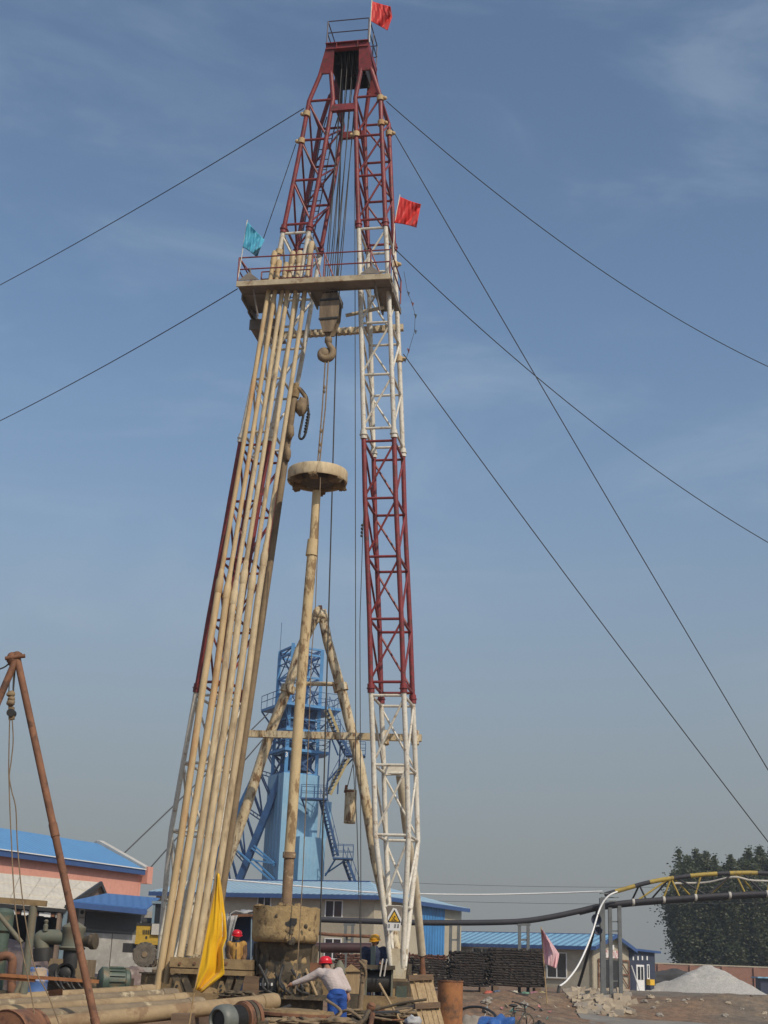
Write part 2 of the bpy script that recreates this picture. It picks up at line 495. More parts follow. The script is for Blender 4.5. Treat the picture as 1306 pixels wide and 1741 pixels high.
# crown
c0 = P(591, 78, 31.62)
crown_l, crown_r, cdep = -0.62, 0.60, 1.22
def C(x, y, z): return c0 + U * x + Wd * y + Z * z
ch = MB()
for y in (0.0, cdep):
    for z in (-.10, .10): ch.beam(C(crown_l, y, z), C(crown_r, y, z), 0.16, 0.02)
    ch.beam(C(crown_l, y, 0), C(crown_r, y, 0), 0.02, 0.19)
for x in (crown_l + .02, crown_r - .02):
    ch.beam(C(x, 0.09, 0), C(x, cdep - .09, 0), 0.04, 0.22)
for x in (-.3, .3): ch.beam(C(x, -.01, 0), C(x, -.075, 0), 0.02, 0.2)
crown = ch.build('crown_frame', m_maroon, mast)
dk = MB()
dk.box(C(-.01, cdep / 2, 0.115), 1.1, 1.1, 0.02, U)
dk.build('crown_deck', m_dark, mast)
for i, x in enumerate((-.22, -.11, 0.0, .11, .22)):
    s_ = MB().lathe(C(x - .03, cdep * .45, -.12), U, [(.1, 0), (.36, 0), (.36, .012), (.32, .02), (.32, .04), (.36, .048), (.36, .06), (.1, .06)], 26)
    s_.build('crown_sheave', m_dark, mast)
MB().tube([C(-.5, cdep * .45, -.12), C(.5, cdep * .45, -.12)], .06).build('sheave_axle', m_dark, mast)
sp = MB()
sp.box(C(-.44, cdep * .5, -.25), .03, 1.0, .62, U).box(C(.44, cdep * .5, -.25), .03, 1.0, .62, U)
sp.box(C(0, cdep * .98, -.25), .86, .03, .62, U)
sp.build('sheave_housing', m_dark, mast)
for i in range(9):
    MB().blob(C(-.35 + .085 * i + .02 * random.random(), .1, .135), .04, .05, .03, 6, 4).build('deck_debris', m_muddark, mast)
for tab, cx in ((LT, crown_l + .13), (RT, crown_r - .13)):
    for k in (0, 1):
        y = 0 if k == 0 else cdep
        zt = Ztop
        a, b = corner(tab, zt - .12, -1, k), corner(tab, zt - .12, 1, k)
        yy = -.03 if k == 0 else .03
        q = [a + U * -.05, b + U * .05, C(cx + .13, y, -.09), C(cx - .13, y, -.09)]
        MB().slab([p + Wd * (yy - .02) for p in q], Wd * .05).build('head_gusset', m_maroon, mast)
# crown railing
def rail(parent, pts, h, mat, r=.02, mids=(0.5,), closed=False, post_at=None, name='railing_post'):
    for p in pts:
        MB().tube([p, p + Z * h], r, 8).build(name, mat, parent)
    for a_, b_ in zip(pts, pts[1:]):
        for k in (1.0,) + tuple(mids):
            MB().tube([a_ + Z * h * k, b_ + Z * h * k], r * .9, 8).build('railing_bar', mat, parent)
m_railb = M('dark blue grey rail paint', (0.075, 0.06, 0.09), (0.055, 0.045, 0.07), 3, .5, bump=0)
rail(crown, [C(crown_l + .02, cdep, .1), C(crown_l + .02, 0, .1), C(crown_r - .02, 0, .1), C(crown_r - .02, cdep * .55, .1), C(crown_r - .02, cdep, .1), C(crown_l + .02, cdep, .1)], .78, m_railb, .018)
# ladder on the back of the left leg
lz0, lz1 = Zlev(470), Zlev(140)
def LD(z, s): 
    p = corner(LT, z, -1, 1) if z < Zshoulder else corner(LT, Zshoulder, -1, 1) + (corner(LT, Ztop, -1, 1) - corner(LT, Zshoulder, -1, 1)) * ((z - Zshoulder) / (Ztop - Zshoulder))
    return p + U * (0.18 + .17 * s) + Wd * .22
lad = MB()
for s in (-1, 1): lad.tube([LD(lerp(lz0, lz1, i / 12), s) for i in range(13)], .018, 6)
lad_o = lad.build('ladder', m_railb, mast)
n = int((lz1 - lz0) / .32)
for i in range(1, n):
    z = lerp(lz0, lz1, i / n)
    MB().tube([LD(z, -1), LD(z, 1)], .013, 6).build('rung', m_railb, lad_o)
# horizontal ties across the A
def tie(px0, py0, px1, py1, name, mat, th, Y0, Y1):
    return MB().beam(P(px0, py0, Y0), P(px1, py1, Y1), .14, th).build(name, mat, mast)
tie(385, 1246.5, 717, 1255, 'cross_beam', m_rustwhite, .17, Yl(1250) + 1.42, Yr(1250) + 1.5)
for px in (655, 706):
    MB().tube([P(px, 1243, 34.16), P(px, 1266, 34.1)], .10, 12).build('clamp', m_rustwhite, mast)
tie(470, 571, 686, 557, 'cross_beam', m_rustwhite, .17, Yl(565) + 1.42, Yr(565) + 1.5)
for i in range(8):
    t = .27 + .045 * i
    p = P(470, 571, Yl(565) + 1.42).lerp(P(686, 557, Yr(565) + 1.5), t)
    MB().lathe(p - U * .035, U, [(.115, 0), (.122, .02), (.122, .05), (.115, .07)], 10).build('rope_wrap', m_whitemud, mast)
tie(655, 1310, 688, 1309, 'tie_plate', m_white, .24, Yr(1310) + 1.45, Yr(1310) + 1.47)
MB().tube([P(680, 1318, 34.5), P(691, 1408, 35.2), P(705, 1493, 35.9), P(717.6, 1623, 36.7)], .105, 14).build('rear_strut', m_whitemud, mast)
MB().tube([P(717.6, 1623, 36.7), P(719, 1662, 36.8)], [.06, .09], 10).build('strut_foot', m_rust, mast)
MB().tube([P(588, 536.5, Yr(530) + .5), P(653, 522.5, Yr(530) + .3)], .05, 10).build('hanger_pole', m_whitemud, mast)

for tab, s, k, py in ((LT, -1, 0, 186), (LT, -1, 0, 232), (RT, 1, 0, 170), (RT, 1, 1, 182), (RT, 1, 0, 212), (RT, -1, 0, 228), (RT, 1, 1, 410), (RT, 1, 1, 575), (LT, -1, 0, 420)):
    z_ = Zlev(py)
    MB().tube([corner(tab, z_ - .07, s, k), corner(tab, z_ + .07, s, k)], .10, 12).build('guy_clamp', m_piperust, mast)
    p_ = corner(tab, z_, s, k); MB().blob(p_ + U * s * .12, .07, .06, .06, 10, 8).build('guy_shackle', m_piperust, mast)
# racking board
bl, br = P(402, 487, 31.95), P(664, 468, 31.2)
BU = (br - bl); BU.z = 0; blen = BU.length; BU.normalize()
BW = Vector((-BU.y, BU.x, 0))
bz = (bl.z + br.z) / 2
def Bd(x, y, z=0): return Vector((bl.x, bl.y, bz)) + BU * x + BW * y + Z * z
bm_ = MB()
bm_.beam(Bd(0, 0, .02), Bd(blen, 0, .02), .05, .15)
bm_.beam(Bd(0, .2, .08), Bd(blen, .2, .08), .40, .025)
board = bm_.build('racking_board', m_board, mast)
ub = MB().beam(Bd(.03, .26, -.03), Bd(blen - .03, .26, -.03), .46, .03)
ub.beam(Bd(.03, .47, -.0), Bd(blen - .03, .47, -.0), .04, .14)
ub.build('soffit', m_underboard, board, smooth=False)  # darker than the board: shade of the underside is put into the colour
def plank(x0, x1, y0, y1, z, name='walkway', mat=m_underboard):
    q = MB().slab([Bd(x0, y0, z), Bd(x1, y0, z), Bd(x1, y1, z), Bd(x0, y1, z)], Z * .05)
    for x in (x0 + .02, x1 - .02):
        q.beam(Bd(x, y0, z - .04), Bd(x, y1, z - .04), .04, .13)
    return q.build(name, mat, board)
plank(blen - .52, blen, .50, 1.80, -.06)
plank(blen * .46, blen * .46 + .72, .50, 1.30, -.06, 'diving_board')
plank(0, .70, .50, 1.55, -.06)
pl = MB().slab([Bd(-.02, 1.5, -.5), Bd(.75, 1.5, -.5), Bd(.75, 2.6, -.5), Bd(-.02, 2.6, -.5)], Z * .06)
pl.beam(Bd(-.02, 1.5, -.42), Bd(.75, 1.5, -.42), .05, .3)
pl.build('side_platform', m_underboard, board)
plank(0.0, .12, 1.15, 2.6, -.12, 'side_beam')
for x in (.33, blen - .52):        # triangular top brackets of the hanger rods
    q = [Bd(x - .28, -.035, .11), Bd(x + .28, -.035, .11), Bd(x, -.035, .34)]
    MB().slab(q, BW * .02).build('hanger_bracket', m_underboard, board)
    MB().tube([Bd(x, -.03, .46), Bd(x + .2, .4, -.75)], .025, 8).build('hanger_rod', m_underboard, board)
m_railm = M('maroon rail paint', (0.24, 0.05, 0.05), (0.17, 0.035, 0.04), 3, .5, bump=0)
rl = [Bd(.02, 1.9, .1), Bd(.02, 0, .1), Bd(blen * .49, 0, .1)]
rail(board, rl, .70, m_railm, .022)
rl = [Bd(.56, .35, .1), Bd(blen * .46, .35, .1)]
rail(board, rl, .44, m_railm, .02)
rl = [Bd(blen * .57, 0, .1), Bd(blen * .87, 0, .1), Bd(blen - .02, 0, .1), Bd(blen - .02, 1.7, .1)]
rail(board, rl, .70, m_railm, .022)
MB().tube([Bd(blen * .49, 0, .8), Bd(blen * .57, 0, .8)], .02, 8).build('railing_bar', m_railm, board)
for x0, x1 in ((.04, .5), (blen * .5, blen * .55), (blen * .57, blen * .63), (blen * .87, blen * .93)):
    MB().tube([Bd(x0, 0, .78), Bd(x1, 0.02, .12)], .018, 8).build('railing_brace', m_railm, board)
# warning sign bound to the right leg
def textmesh(txt, size, origin, ex, ez, mat, name, parent, ext=.004):
    cu = bpy.data.curves.new('t', 'FONT'); cu.body = txt; cu.size = size; cu.extrude = ext
    cu.align_x = 'CENTER'; cu.align_y = 'CENTER'
    ob = bpy.data.objects.new('t', cu); col.objects.link(ob)
    dg = bpy.context.evaluated_depsgraph_get()
    me = bpy.data.meshes.new_from_object(ob.evaluated_get(dg))
    bpy.data.objects.remove(ob)
    ex = Vector(ex).normalized(); ez = Vector(ez).normalized(); ey = ex.cross(ez)
    org = ORG[parent] if parent else Vector((0, 0, 0))
    for v in me.vertices:
        p = v.co.copy()
        v.co = Vector(origin) - org + ex * p.x + ez * p.y + ey * p.z
    me.name = name
    me.materials.clear(); me.materials.append(mat)
    o = bpy.data.objects.new(name, me); col.objects.link(o)
    if parent: o.parent = parent
    ORG[o] = org
    return o
m_sign = M('white sign enamel', (0.8, 0.8, 0.8), (0.72, 0.72, 0.72), 3, .35, bump=0, grime=.05)
m_signy = M('sign yellow', (0.75, 0.45, 0.03), (0.65, 0.38, 0.03), 3, .4, bump=0, grime=.05)
m_black = M('black paint', (0.02, 0.02, 0.02), (0.03, 0.03, 0.03), 3, .5, bump=0)
sg = thing('warning_sign', P(670, 1582, 32.55), 'white plate with black and yellow warning triangle bound to the mast leg', 'sign')
so = P(670, 1563.5, 32.55)
def S(x, z, y=0): return so + U * x + Z * z - Wd * y
MB().slab([S(-.15, -.24), S(.15, -.24), S(.17, .02), S(.05, .24), S(-.03, .26), S(-.15, .05)], Wd * .012).build('plate', m_sign, sg)
MB().slab([S(-.155, -.06, .004), S(.165, -.06, .004), S(.005, .225, .004)], -Wd * .004).build('triangle_border', m_black, sg)
MB().slab([S(-.115, -.04, .009), S(.125, -.04, .009), S(.005, .175, .009)], -Wd * .004).build('triangle_panel', m_signy, sg)
pg = MB()
for a_, b_ in (((-.05, -.01), (.02, .03)), ((.0, .02), (.05, -.02)), ((0, .02), (-.03, .06)), ((-.06, -.02), (.07, -.02))):
    pg.beam(S(*a_, .014), S(*b_, .014), .006, .016, Wd)
pg.blob(S(.02, .065, .014), .02, .006, .02, 8, 6)
pg.build('pictogram', m_black, sg)
ps = MB()
for x in (-.11, .03, .1):
    for dz in (-.17, -.14, -.11): ps.beam(S(x - .022, dz, .004), S(x + .022, dz + .008 * (1 if x > 0 else -1), .004), .005, .011, Wd)
    ps.beam(S(x, -.18, .004), S(x + .008, -.1, .004), .011, .005, Wd)
ps.build('caption', m_dark, sg)
MB().box(S(.0, .14, -.03), .34, .02, .34, U).build('backing', m_underboard, sg)

# ------------------------------------------------------------------ flags
def cloth(name, c, c2=None):
    m = M(name, c, c2, 2, .55, bump=0, grime=.04)
    b = m.node_tree.nodes['Principled BSDF']
    b.inputs['Sheen Weight'].default_value = .2
    t = m.node_tree
    tr = t.nodes.new('ShaderNodeBsdfTranslucent'); tr.inputs[0].default_value = (*c, 1)
    ms = t.nodes.new('ShaderNodeMixShader'); ms.inputs[0].default_value = .3
    out = t.nodes['Material Output']
    t.links.new(b.outputs[0], ms.inputs[1]); t.links.new(tr.outputs[0], ms.inputs[2]); t.links.new(ms.outputs[0], out.inputs[0])
    return m
def polyat(pl, t):
    d = [0]
    for a_, b_ in zip(pl, pl[1:]): d.append(d[-1] + math.hypot(b_[0] - a_[0], b_[1] - a_[1]))
    s = t * d[-1]
    for i in range(len(pl) - 1):
        if s <= d[i + 1] or i == len(pl) - 2:
            k = (s - d[i]) / max(d[i + 1] - d[i], 1e-6)
            return lerp(pl[i][0], pl[i + 1][0], k), lerp(pl[i][1], pl[i + 1][1], k)
def flag(label, Y, left, right, pole, mat, mpole, amp=.1, wav=2.2, ph=0., pr=.018, base=None, tilt=.35):
    pb = P(*pole[-1], Y) if base is None else base
    f = thing('flag', pb, label, 'flag')
    n, mrow = 32, 26
    vs_ = []
    for j in range(mrow + 1):
        for i in range(n + 1):
            s, t = i / n, j / mrow
            lx, ly = polyat(left, t); rx_, ry_ = polyat(right, t)
            e = math.sin(s * 3.14) * math.sin(t * 9 + ph) * 1.2
            x, y = lerp(lx, rx_, s), lerp(ly, ry_, s) + e
            dy = amp * s ** .6 * (math.sin(wav * 6.28 * s * (.6 + .3 * t) + ph + 2.2 * t) + .45 * math.sin(11 * s + 7 * t + ph) + .22 * math.sin(23 * s + 4 * t + ph) + .10 * math.sin(37 * s - 9 * t)) + tilt * s * amp
            vs_.append(P(x, y, Y + dy))
    fs = [(j * (n + 1) + i, j * (n + 1) + i + 1, (j + 1) * (n + 1) + i + 1, (j + 1) * (n + 1) + i) for j in range(mrow) for i in range(n)]
    q = MB(); q.add(vs_, fs)
    o = q.build('cloth', mat, f, ang=180)
    md = o.modifiers.new('thickness', 'SOLIDIFY'); md.thickness = .006
    pts = [P(*p, Y) for p in pole]
    if base is not None: pts[-1] = base
    MB().tube(pts, pr, 8).build('pole', mpole, f)
    return f
m_red = cloth('red flag cloth', (0.75, 0.03, 0.02), (0.66, 0.025, 0.02))
m_cyan = cloth('sky blue flag cloth', (0.10, 0.52, 0.72), (0.08, 0.44, 0.64))
m_yel = cloth('yellow flag cloth', (0.93, 0.60, 0.01), (0.88, 0.54, 0.01))
m_pink = cloth('pink flag cloth', (0.90, 0.62, 0.66), (0.85, 0.56, 0.60))
m_bamboo = M('bamboo', (0.40, 0.28, 0.14), (0.32, 0.21, 0.10), 4, .6, bump=.1)
crp = C(crown_r - .02, 0, .1)
flag('red flag flying from the crown at the top of the mast', crp.y - .03, [(632, 2), (630.5, 36)], [(664, 11), (667, 29), (659, 52)], [(632.6, -4), (630, 37), (628, 72)], m_red, m_white, .14, 1.5, .4, .013)
flag('red flag on the right leg just above the racking board', 31.9, [(679.5, 334), (670, 379)], [(716, 347), (708, 387)], [(680, 331), (671, 380), (668, 470)], m_red, m_white, .16, 1.6, 1.6, .013, base=Bd(blen - .02, .35, .1))
flag('sky blue flag on the corner of the racking board railing', 31.9, [(420, 376), (413, 420)], [(450, 408), (436, 437)], [(420.5, 374), (412, 430), (409, 488)], m_cyan, m_white, .16, 1.8, 2.6, .012, base=Bd(.02, 0, .1))
yf = flag('large yellow flag drooping on a thin cane above the pipe pile', 22.0, [(369, 1482), (331, 1682)], [(373, 1486), (384, 1560), (386, 1594), (379, 1612), (382, 1656), (343, 1688)], [(374, 1465), (331, 1684), (322, 1741), (309, 1800)], m_yel, m_bamboo, .085, 1.7, .9, .011)
mk = MB()
for (px, py, w_) in ((372, 1546, 3.5), (373, 1552, 4), (372.5, 1559, 3.5), (373, 1566, 3)):
    mk.slab([P(px - w_ / 2, py, 21.72), P(px + w_ / 2, py - 2, 21.74), P(px + w_ / 2, py + 2, 21.74), P(px - w_ / 2, py + 3, 21.72)], (0, -.004, 0))
pb = P(931, 1698, 61)
flag('pale pink flag on a cane beside the stacked rebar mats', 61, [(920.5, 1578), (925, 1638)], [(922, 1580), (951, 1622), (949, 1634), (946, 1647)], [(920, 1576), (925, 1640), (931, 1700)], m_pink, m_bamboo, .35, 1.2, .3, .025, base=Vector((pb.x, 61, ground_z(pb.x, 61) - .05)))

# ------------------------------------------------------------------ standing drill pipes
RACK = 'drill pipes standing in the racking board'
def pipe_at(pl, Yt, Yb, label, mat, r1=.058, r2=.081, jy=985, group=RACK, joint2=None, capmat=None):
    """pl: pixel line from top to bottom"""
    ys = [p[1] for p in pl]
    def pt(y):
        for a_, b_ in zip(pl, pl[1:]):
            if a_[1] <= y <= b_[1]:
                x = lerp(a_[0], b_[0], (y - a_[1]) / (b_[1] - a_[1])); break
        # depth by straight 3d line between the ends
        return x
    T, B = P(*pl[0], Yt), P(*pl[-1], Yb)
    def p3(y):
        lo, hi = 0., 1.
        x = pt(y)
        best = None
        for _ in range(30):
            t = (lo + hi) / 2
            q = P(x, y, lerp(Yt, Yb, t))
            zt = lerp(T.z, B.z, t)
            if q.z < zt: lo = t
            else: hi = t
        return P(x, y, lerp(Yt, Yb, t))
    o = thing('drill_pipe', B, label, 'drill pipe', group)
    pj = p3(jy)
    d = (T - B).normalized()
    q = MB().tube([p3(y) for y in spacedy(jy, pl[0][1])], r1, 14)
    q.build('upper_pipe', mat, o)
    MB().tube([p3(y) for y in spacedy(pl[-1][1], jy)], r2, 14).build('lower_pipe', mat, o)
    MB().lathe(pj - d * .28, d, [(r2, 0), (r2 + .012, .03), (r2 + .012, .30), (r1 + .012, .42), (r1 + .012, .55), (r1, .62)], 14).build('tool_joint', mat, o)
    MB().lathe(T - d * .35, d, [(r1, 0), (r1 + .022, .06), (r1 + .022, .34), (r1 + .008, .4), (.03, .42)], 14).build('pin_cap', capmat or mat, o)
    return o
def spacedy(a_, b_, n=8): return [lerp(a_, b_, i / n) for i in range(n + 1)]
SAME = 'tan mud-coated drill pipe standing in the rack beside the left mast leg'
Bw = 32.15
pipe_at([(467, 432), (448, 545), (414.6, 753), (372, 1000), (344, 1175), (300, 1478), (267, 1684)], Bw, 31.2, 'ochre tan drill pipe outermost in the rack with a low foot on timber', m_piperust, jy=990)
pipe_at([(475, 446), (460.5, 545), (427.5, 753), (387, 1000), (364, 1175), (314, 1478), (281, 1672)], Bw, 31.3, 'drill pipe with orange rust streak, second from the outermost in the rack', m_piperust, jy=1000)
pipe_at([(487, 450), (472.5, 545), (440, 753), (399.6, 1000), (377.5, 1175), (332, 1478), (306, 1627)], Bw, 31.4, 'third tan drill pipe inward from the pair footed on timber blocks', m_pipe, jy=1010)
pipe_at([(498, 431), (482, 545), (451, 753), (411.5, 1000), (391, 1175), (346, 1478), (322, 1625)], Bw, 31.45, 'fourth tan drill pipe inward from the pair footed on timber blocks', m_pipe, jy=975)
pipe_at([(510, 430), (497, 545), (466, 753), (427, 1000), (405, 1175), (359, 1478), (335, 1623)], Bw, 31.5, 'fifth tan drill pipe of the rack, one short of the dark kelly', m_pipe, jy=985)
pipe_at([(530, 414), (512, 545), (480, 753), (441, 1000), (419, 1175), (373, 1478), (350, 1621)], Bw, 31.55, 'innermost tan drill pipe of the rack, right against the dark kelly', m_pipe, jy=945)
# spare kelly with swivel standing behind the pipes
kt, kb = P(501, 672, 32.6), P(366, 1600, 32.3)
kd = (kt - kb).normalized()
k2 = thing('spare_kelly', kb, 'dark muddy kelly with swivel and hose leaning behind the racked pipes', 'kelly')
MB().tube([kb, kt], .085, 12).build('bar', m_pipedark, k2)
sc_ = P(506, 690, 32.55)
MB().lathe(kt - kd * .1, kd, [(.09, 0), (.12, .03), (.12, .22), (.08, .26), (.08, .42), (.04, .45)], 14).build('swivel_neck', m_mud, k2)
MB().blob(P(513, 692, 32.6), .16, .16, .27, 14, 10, .25, 3).build('swivel_body', m_pipedark, k2)
MB().tube(bez([P(502, 660, 32.6), P(510, 662, 32.6), P(520, 676, 32.6), P(522, 690, 32.6)]), .06, 10).build('gooseneck', m_pipedark, k2)
MB().tube(bez([P(522, 688, 32.6), P(525, 705, 32.6), P(520, 735, 32.6), P(514, 746, 32.6), P(509, 742, 32.6), P(513, 720, 32.6), P(516, 706, 32.6)]), .032, 8).build('hose', m_dark, k2)
for i in range(7):
    a_ = P(524 - i * .9, 706 + i * 5, 32.6)
    MB().lathe(a_, Vector((.3, 0, 1)), [(.03, 0), (.05, .01), (.05, .05), (.03, .06)], 8).build('hose_clamp', m_dark, k2)
for a_, b_ in ((489, 772), (494, 735)): MB().blob(P(a_, b_, 32.45), .1, .1, .2, 10, 8, .3, a_).build('mud_lump', m_pipedark, k2)

# ------------------------------------------------------------------ hoisting gear
WY = 32.0
tb = thing('travelling_block', P(560, 572, WY), 'muddy brown travelling block hanging under the racking board with hook', 'pulley block')
bc = P(561, 532, WY)
def TB(x, y, z): return bc + U * x + Wd * y + Z * z
q = MB().slab([TB(-.24, -.16, -.25), TB(-.12, -.16, -.62), TB(.12, -.16, -.62), TB(.26, -.16, -.2), TB(.28, -.16, .25), TB(.2, -.16, .5), TB(-.18, -.16, .5), TB(-.25, -.16, .2)], Wd * .05)
q.slab([TB(-.24, .12, -.25), TB(-.12, .12, -.62), TB(.12, .12, -.62), TB(.26, .12, -.2), TB(.28, .12, .25), TB(.2, .12, .5), TB(-.18, .12, .5), TB(-.25, .12, .2)], Wd * .05)
q.slab([TB(-.14, -.11, -.3), TB(.16, -.11, -.3), TB(.2, -.11, .3), TB(-.18, -.11, .3)], Wd * .22)
m_blk = M('greasy brown cheek plate', (0.27, 0.20, 0.125), (0.10, 0.07, 0.045), 5, .7, stretch=(1, 1, .25), bump=.4)
q.build('cheek_plates', m_blk, tb)
for y in (-.07, 0, .07):
    MB().lathe(TB(0, y - .03, .12), Wd, [(.05, 0), (.27, 0), (.24, .03), (.27, .06), (.05, .06)], 24).build('sheave', m_dark, tb)
for z in (.3, -.25): MB().beam(TB(-.25, -.17, z), TB(.27, -.17, z + .02), .03, .05).build('strap', m_dark, tb)
MB().lathe(TB(0, 0, -.9), Z, [(.06, 0), (.1, .05), (.1, .16), (.07, .2), (.07, .32)], 14).build('hook_shank', m_blk, tb)
hp = [TB(.0, 0, -.88), TB(.06, 0, -.98), TB(.13, 0, -1.1), TB(.1, 0, -1.26), TB(-.03, 0, -1.33), TB(-.16, 0, -1.27), TB(-.2, 0, -1.14), TB(-.14, 0, -1.03)]
MB().tube(bez(hp), [lerp(.07, .1, min(i / 28, 1)) if i < 40 else lerp(.1, .045, (i - 40) / 16) for i in range(57)], 12).build('hook', m_pipedark, tb)
MB().blob(TB(-.08, .03, -1.16), .17, .1, .17, 12, 8, .2, 1).build('hook_latch', m_pipedark, tb)
hr = thing('hoist_rope', TB(0, 0, .1), 'bundle of dark steel hoisting lines from crown down to travelling block', 'rope')
for i in range(8):
    t = i / 7
    MB().tube([C(lerp(-.27, .27, t), cdep * (.2 if i % 2 else .62), -.12), TB(lerp(-.2, .2, t), -.05 + .1 * (i % 2), .12)], .014, 6).build('strand', m_rope, hr)
def line(name, pts, Y, r, mat, label, cat='rope', group=None, n=6):
    p3 = [P(x, y, Y if not isinstance(Y, (list, tuple)) else Y[i]) for i, (x, y) in enumerate(pts)]
    o = MB().tube(p3, r, n, cap=True).build(name, mat)
    return tag(o, label, cat, group)
line('fast_line', [(583, 120), (575, 420), (572, 569), (564.7, 842), (559, 1041), (552, 1292), (548, 1447), (543, 1642)], [32.3, 32.4, 32.45, 32.45, 32.45, 32.45, 32.45, 32.45], .02, m_rope, 'thick black rope hanging from the crown to the drum beside the kelly')
line('tong_line', [(603, 150), (604, 600), (604.7, 1060), (605, 1367), (607, 1400), (613.5, 1632)], [31.9, 31.9, 31.9, 31.9, 31.9, 31.9], .012, m_rope, 'thin dark rope along the right mast leg ending at the post by the yellow helmet')
line('tong_line', [(619, 860), (617, 905), (612, 1060), (613.5, 1441), (614, 1640)], 31.95, .011, m_rope, 'thin slack rope clipped to the maroon part of the right leg')
cl_ = thing('rope_clip', P(617, 912, 31.95), 'small dark rope clips knotted at the maroon right leg', 'clip')
for i in range(4): MB().blob(P(616 - i * .3, 893 + i * 6, 31.95), .035, .03, .04, 8, 6, .3, i).build('clip', m_dark, cl_)

# ------------------------------------------------------------------ kelly in the well, drive ring
KY = 31.6
kl = thing('kelly', P(488, 1545, KY), 'long mud-coated kelly hanging from the hook into the rotary head', 'kelly')
def kseg(pts, rs, name, mat, n=18): return MB().tube([P(x, y, KY) for x, y in pts], rs, n).build(name, mat, kl)
m_kel = M('mud plastered kelly', (0.58, 0.45, 0.26), (0.47, 0.35, 0.19), 1.6, .8, spot=(0.24, 0.155, 0.075), sp_scale=2.6, sp_lo=.55, sp_hi=.60, bump=.4, bscale=10, stretch=(1, 1, .5))
m_kelb = M('brown crusted kelly', (0.26, 0.17, 0.10), (0.15, 0.10, 0.06), 3, .8, spot=(0.5, 0.4, 0.26), sp_scale=5, sp_lo=.56, sp_hi=.62, bump=.5, bscale=12)
kseg([(538.5, 835), (532, 940)], .105, 'upper_pipe', m_kel)
kseg([(532.5, 918), (530, 945)], [.135, .15], 'coupling', m_kel)
kseg([(531, 940), (517, 1100), (506, 1250), (496, 1400), (492, 1452)], .122, 'middle_pipe', m_kel)
kseg([(492.3, 1449), (491.7, 1459)], .15, 'joint_flange', m_kelb)
kseg([(492, 1455), (486, 1560)], .118, 'lower_pipe', m_kelb)
dr = thing('drive_ring', P(539, 838, KY), 'round tan drive ring with dark hub hanging at the top of the kelly', 'drive ring')
rc_ = P(540, 812, KY)
q = MB().lathe(rc_ - Z * .1, Z, [(.69, -.02), (.735, -.03), (.75, .0), (.745, .13), (.75, .22), (.735, .26), (.69, .26), (.69, -.02)], 48, closed=False)
q.build('ring_band', m_pipe, dr)
MB().lathe(rc_ + Z * .14, Z, [(.05, 0), (.68, 0), (.68, .03), (.05, .03)], 40).build('top_plate', m_muddark, dr)
MB().lathe(rc_ - Z * .16, Z, [(.12, 0), (.42, .02), (.47, .1), (.47, .28), (.1, .28)], 32).build('hub', m_muddark, dr)
for i in range(6):
    t = i * math.pi / 3 + .4
    dv = Vector((math.cos(t), math.sin(t), 0))
    MB().beam(rc_ + dv * .42 - Z * .1, rc_ + dv * .715 - Z * .06, .2, .2).build('lug', m_mud, dr)
    MB().blob(rc_ + dv * .66 - Z * .16, .1, .1, .08, 10, 7, .6, i).build('mud_lump', m_mud, dr)
for i in range(10):
    t = i * .63
    MB().lathe(rc_ + Vector((math.cos(t), math.sin(t), 0)) * .55 + Z * .17, Z, [(.02, 0), (.02, .05)], 6).build('bolt', m_rust, dr)
MB().lathe(rc_ + Z * .16, Z, [(.12, 0), (.12, .06), (.07, .1), (.05, .2)], 12).build('lifting_eye', m_rust, dr)
sl = thing('lifting_sling', P(541, 790, KY), 'pair of twisted rope slings between hook and drive ring', 'sling')
h0 = TB(-.02, 0, -1.22)
rt = rc_ + Z * .34
for dx in (-.03, .05):
    MB().tube([h0 + U * dx, h0.lerp(rt, .5) + U * (dx + .02), rt + U * dx * .6], .02, 6).build('strand', m_ropet, sl)
for t in (.3, .34, .7, .82, .88): MB().blob(h0.lerp(rt, t) + U * .0, .035, .035, .06, 8, 6, .3, t * 9).build('knot', m_ropet, sl)
line('control_rope', [(545, 812), (536, 1041), (530, 1110), (524.6, 1257), (515, 1488), (507, 1620), (502, 1690)], [30.75, 30.7, 30.7, 30.7, 30.6, 30.5, 30.4], .012, m_ropet, 'thin brown rope dangling in front of the kelly to the rotary head')

# ------------------------------------------------------------------ rusty A-frame behind the mast
AY = 36.0
af = thing('gantry', P(520, 1600, AY), 'rusty cream A-shaped pipe gantry standing behind the kelly', 'gantry')
def aseg(pts, r, nm, Ys=None, mat=m_rustwhite): return MB().tube([P(x, y, Ys[i] if Ys else AY) for i, (x, y) in enumerate(pts)], r, 16).build(nm, mat, af)
aseg([(540, 1042), (509, 1106), (490, 1170)], .13, 'upper_leg')
aseg([(490, 1168), (459, 1247), (421.7, 1364), (380, 1484), (322, 1652)], .135, 'lower_leg', [36, 36, 36, 36, 36.2])
aseg([(549, 1050), (557, 1090), (579, 1168)], .13, 'upper_leg')
aseg([(579, 1166), (612, 1302), (639, 1463), (681, 1645)], .135, 'lower_leg')
for a_, b_ in (((491.5, 1166), (488, 1177)), ((577.5, 1163), (580.5, 1175))): aseg([a_, b_], .2, 'flange')
aseg([(503, 1162), (570, 1163)], .06, 'cross_bar')
for i, (x, y, s) in enumerate(((541, 1044, .16), (548, 1047, .15), (538, 1052, .12), (552, 1054, .12))):
    MB().blob(P(x, y, AY - .03), s, s, s * 1.2, 10, 8, .35, i + 1).build('head_lump', m_rustwhite, af)
aseg([(541, 1036), (538, 1056)], .05, 'head_pin', None, m_rust)
aseg([(544, 1030), (547, 1052)], .06, 'head_pin', None, m_rust)
cw = thing('counterweight', P(594.5, 1401, 35.4), 'rusty cream cylinder counterweight hanging on ropes inside the mast', 'counterweight')
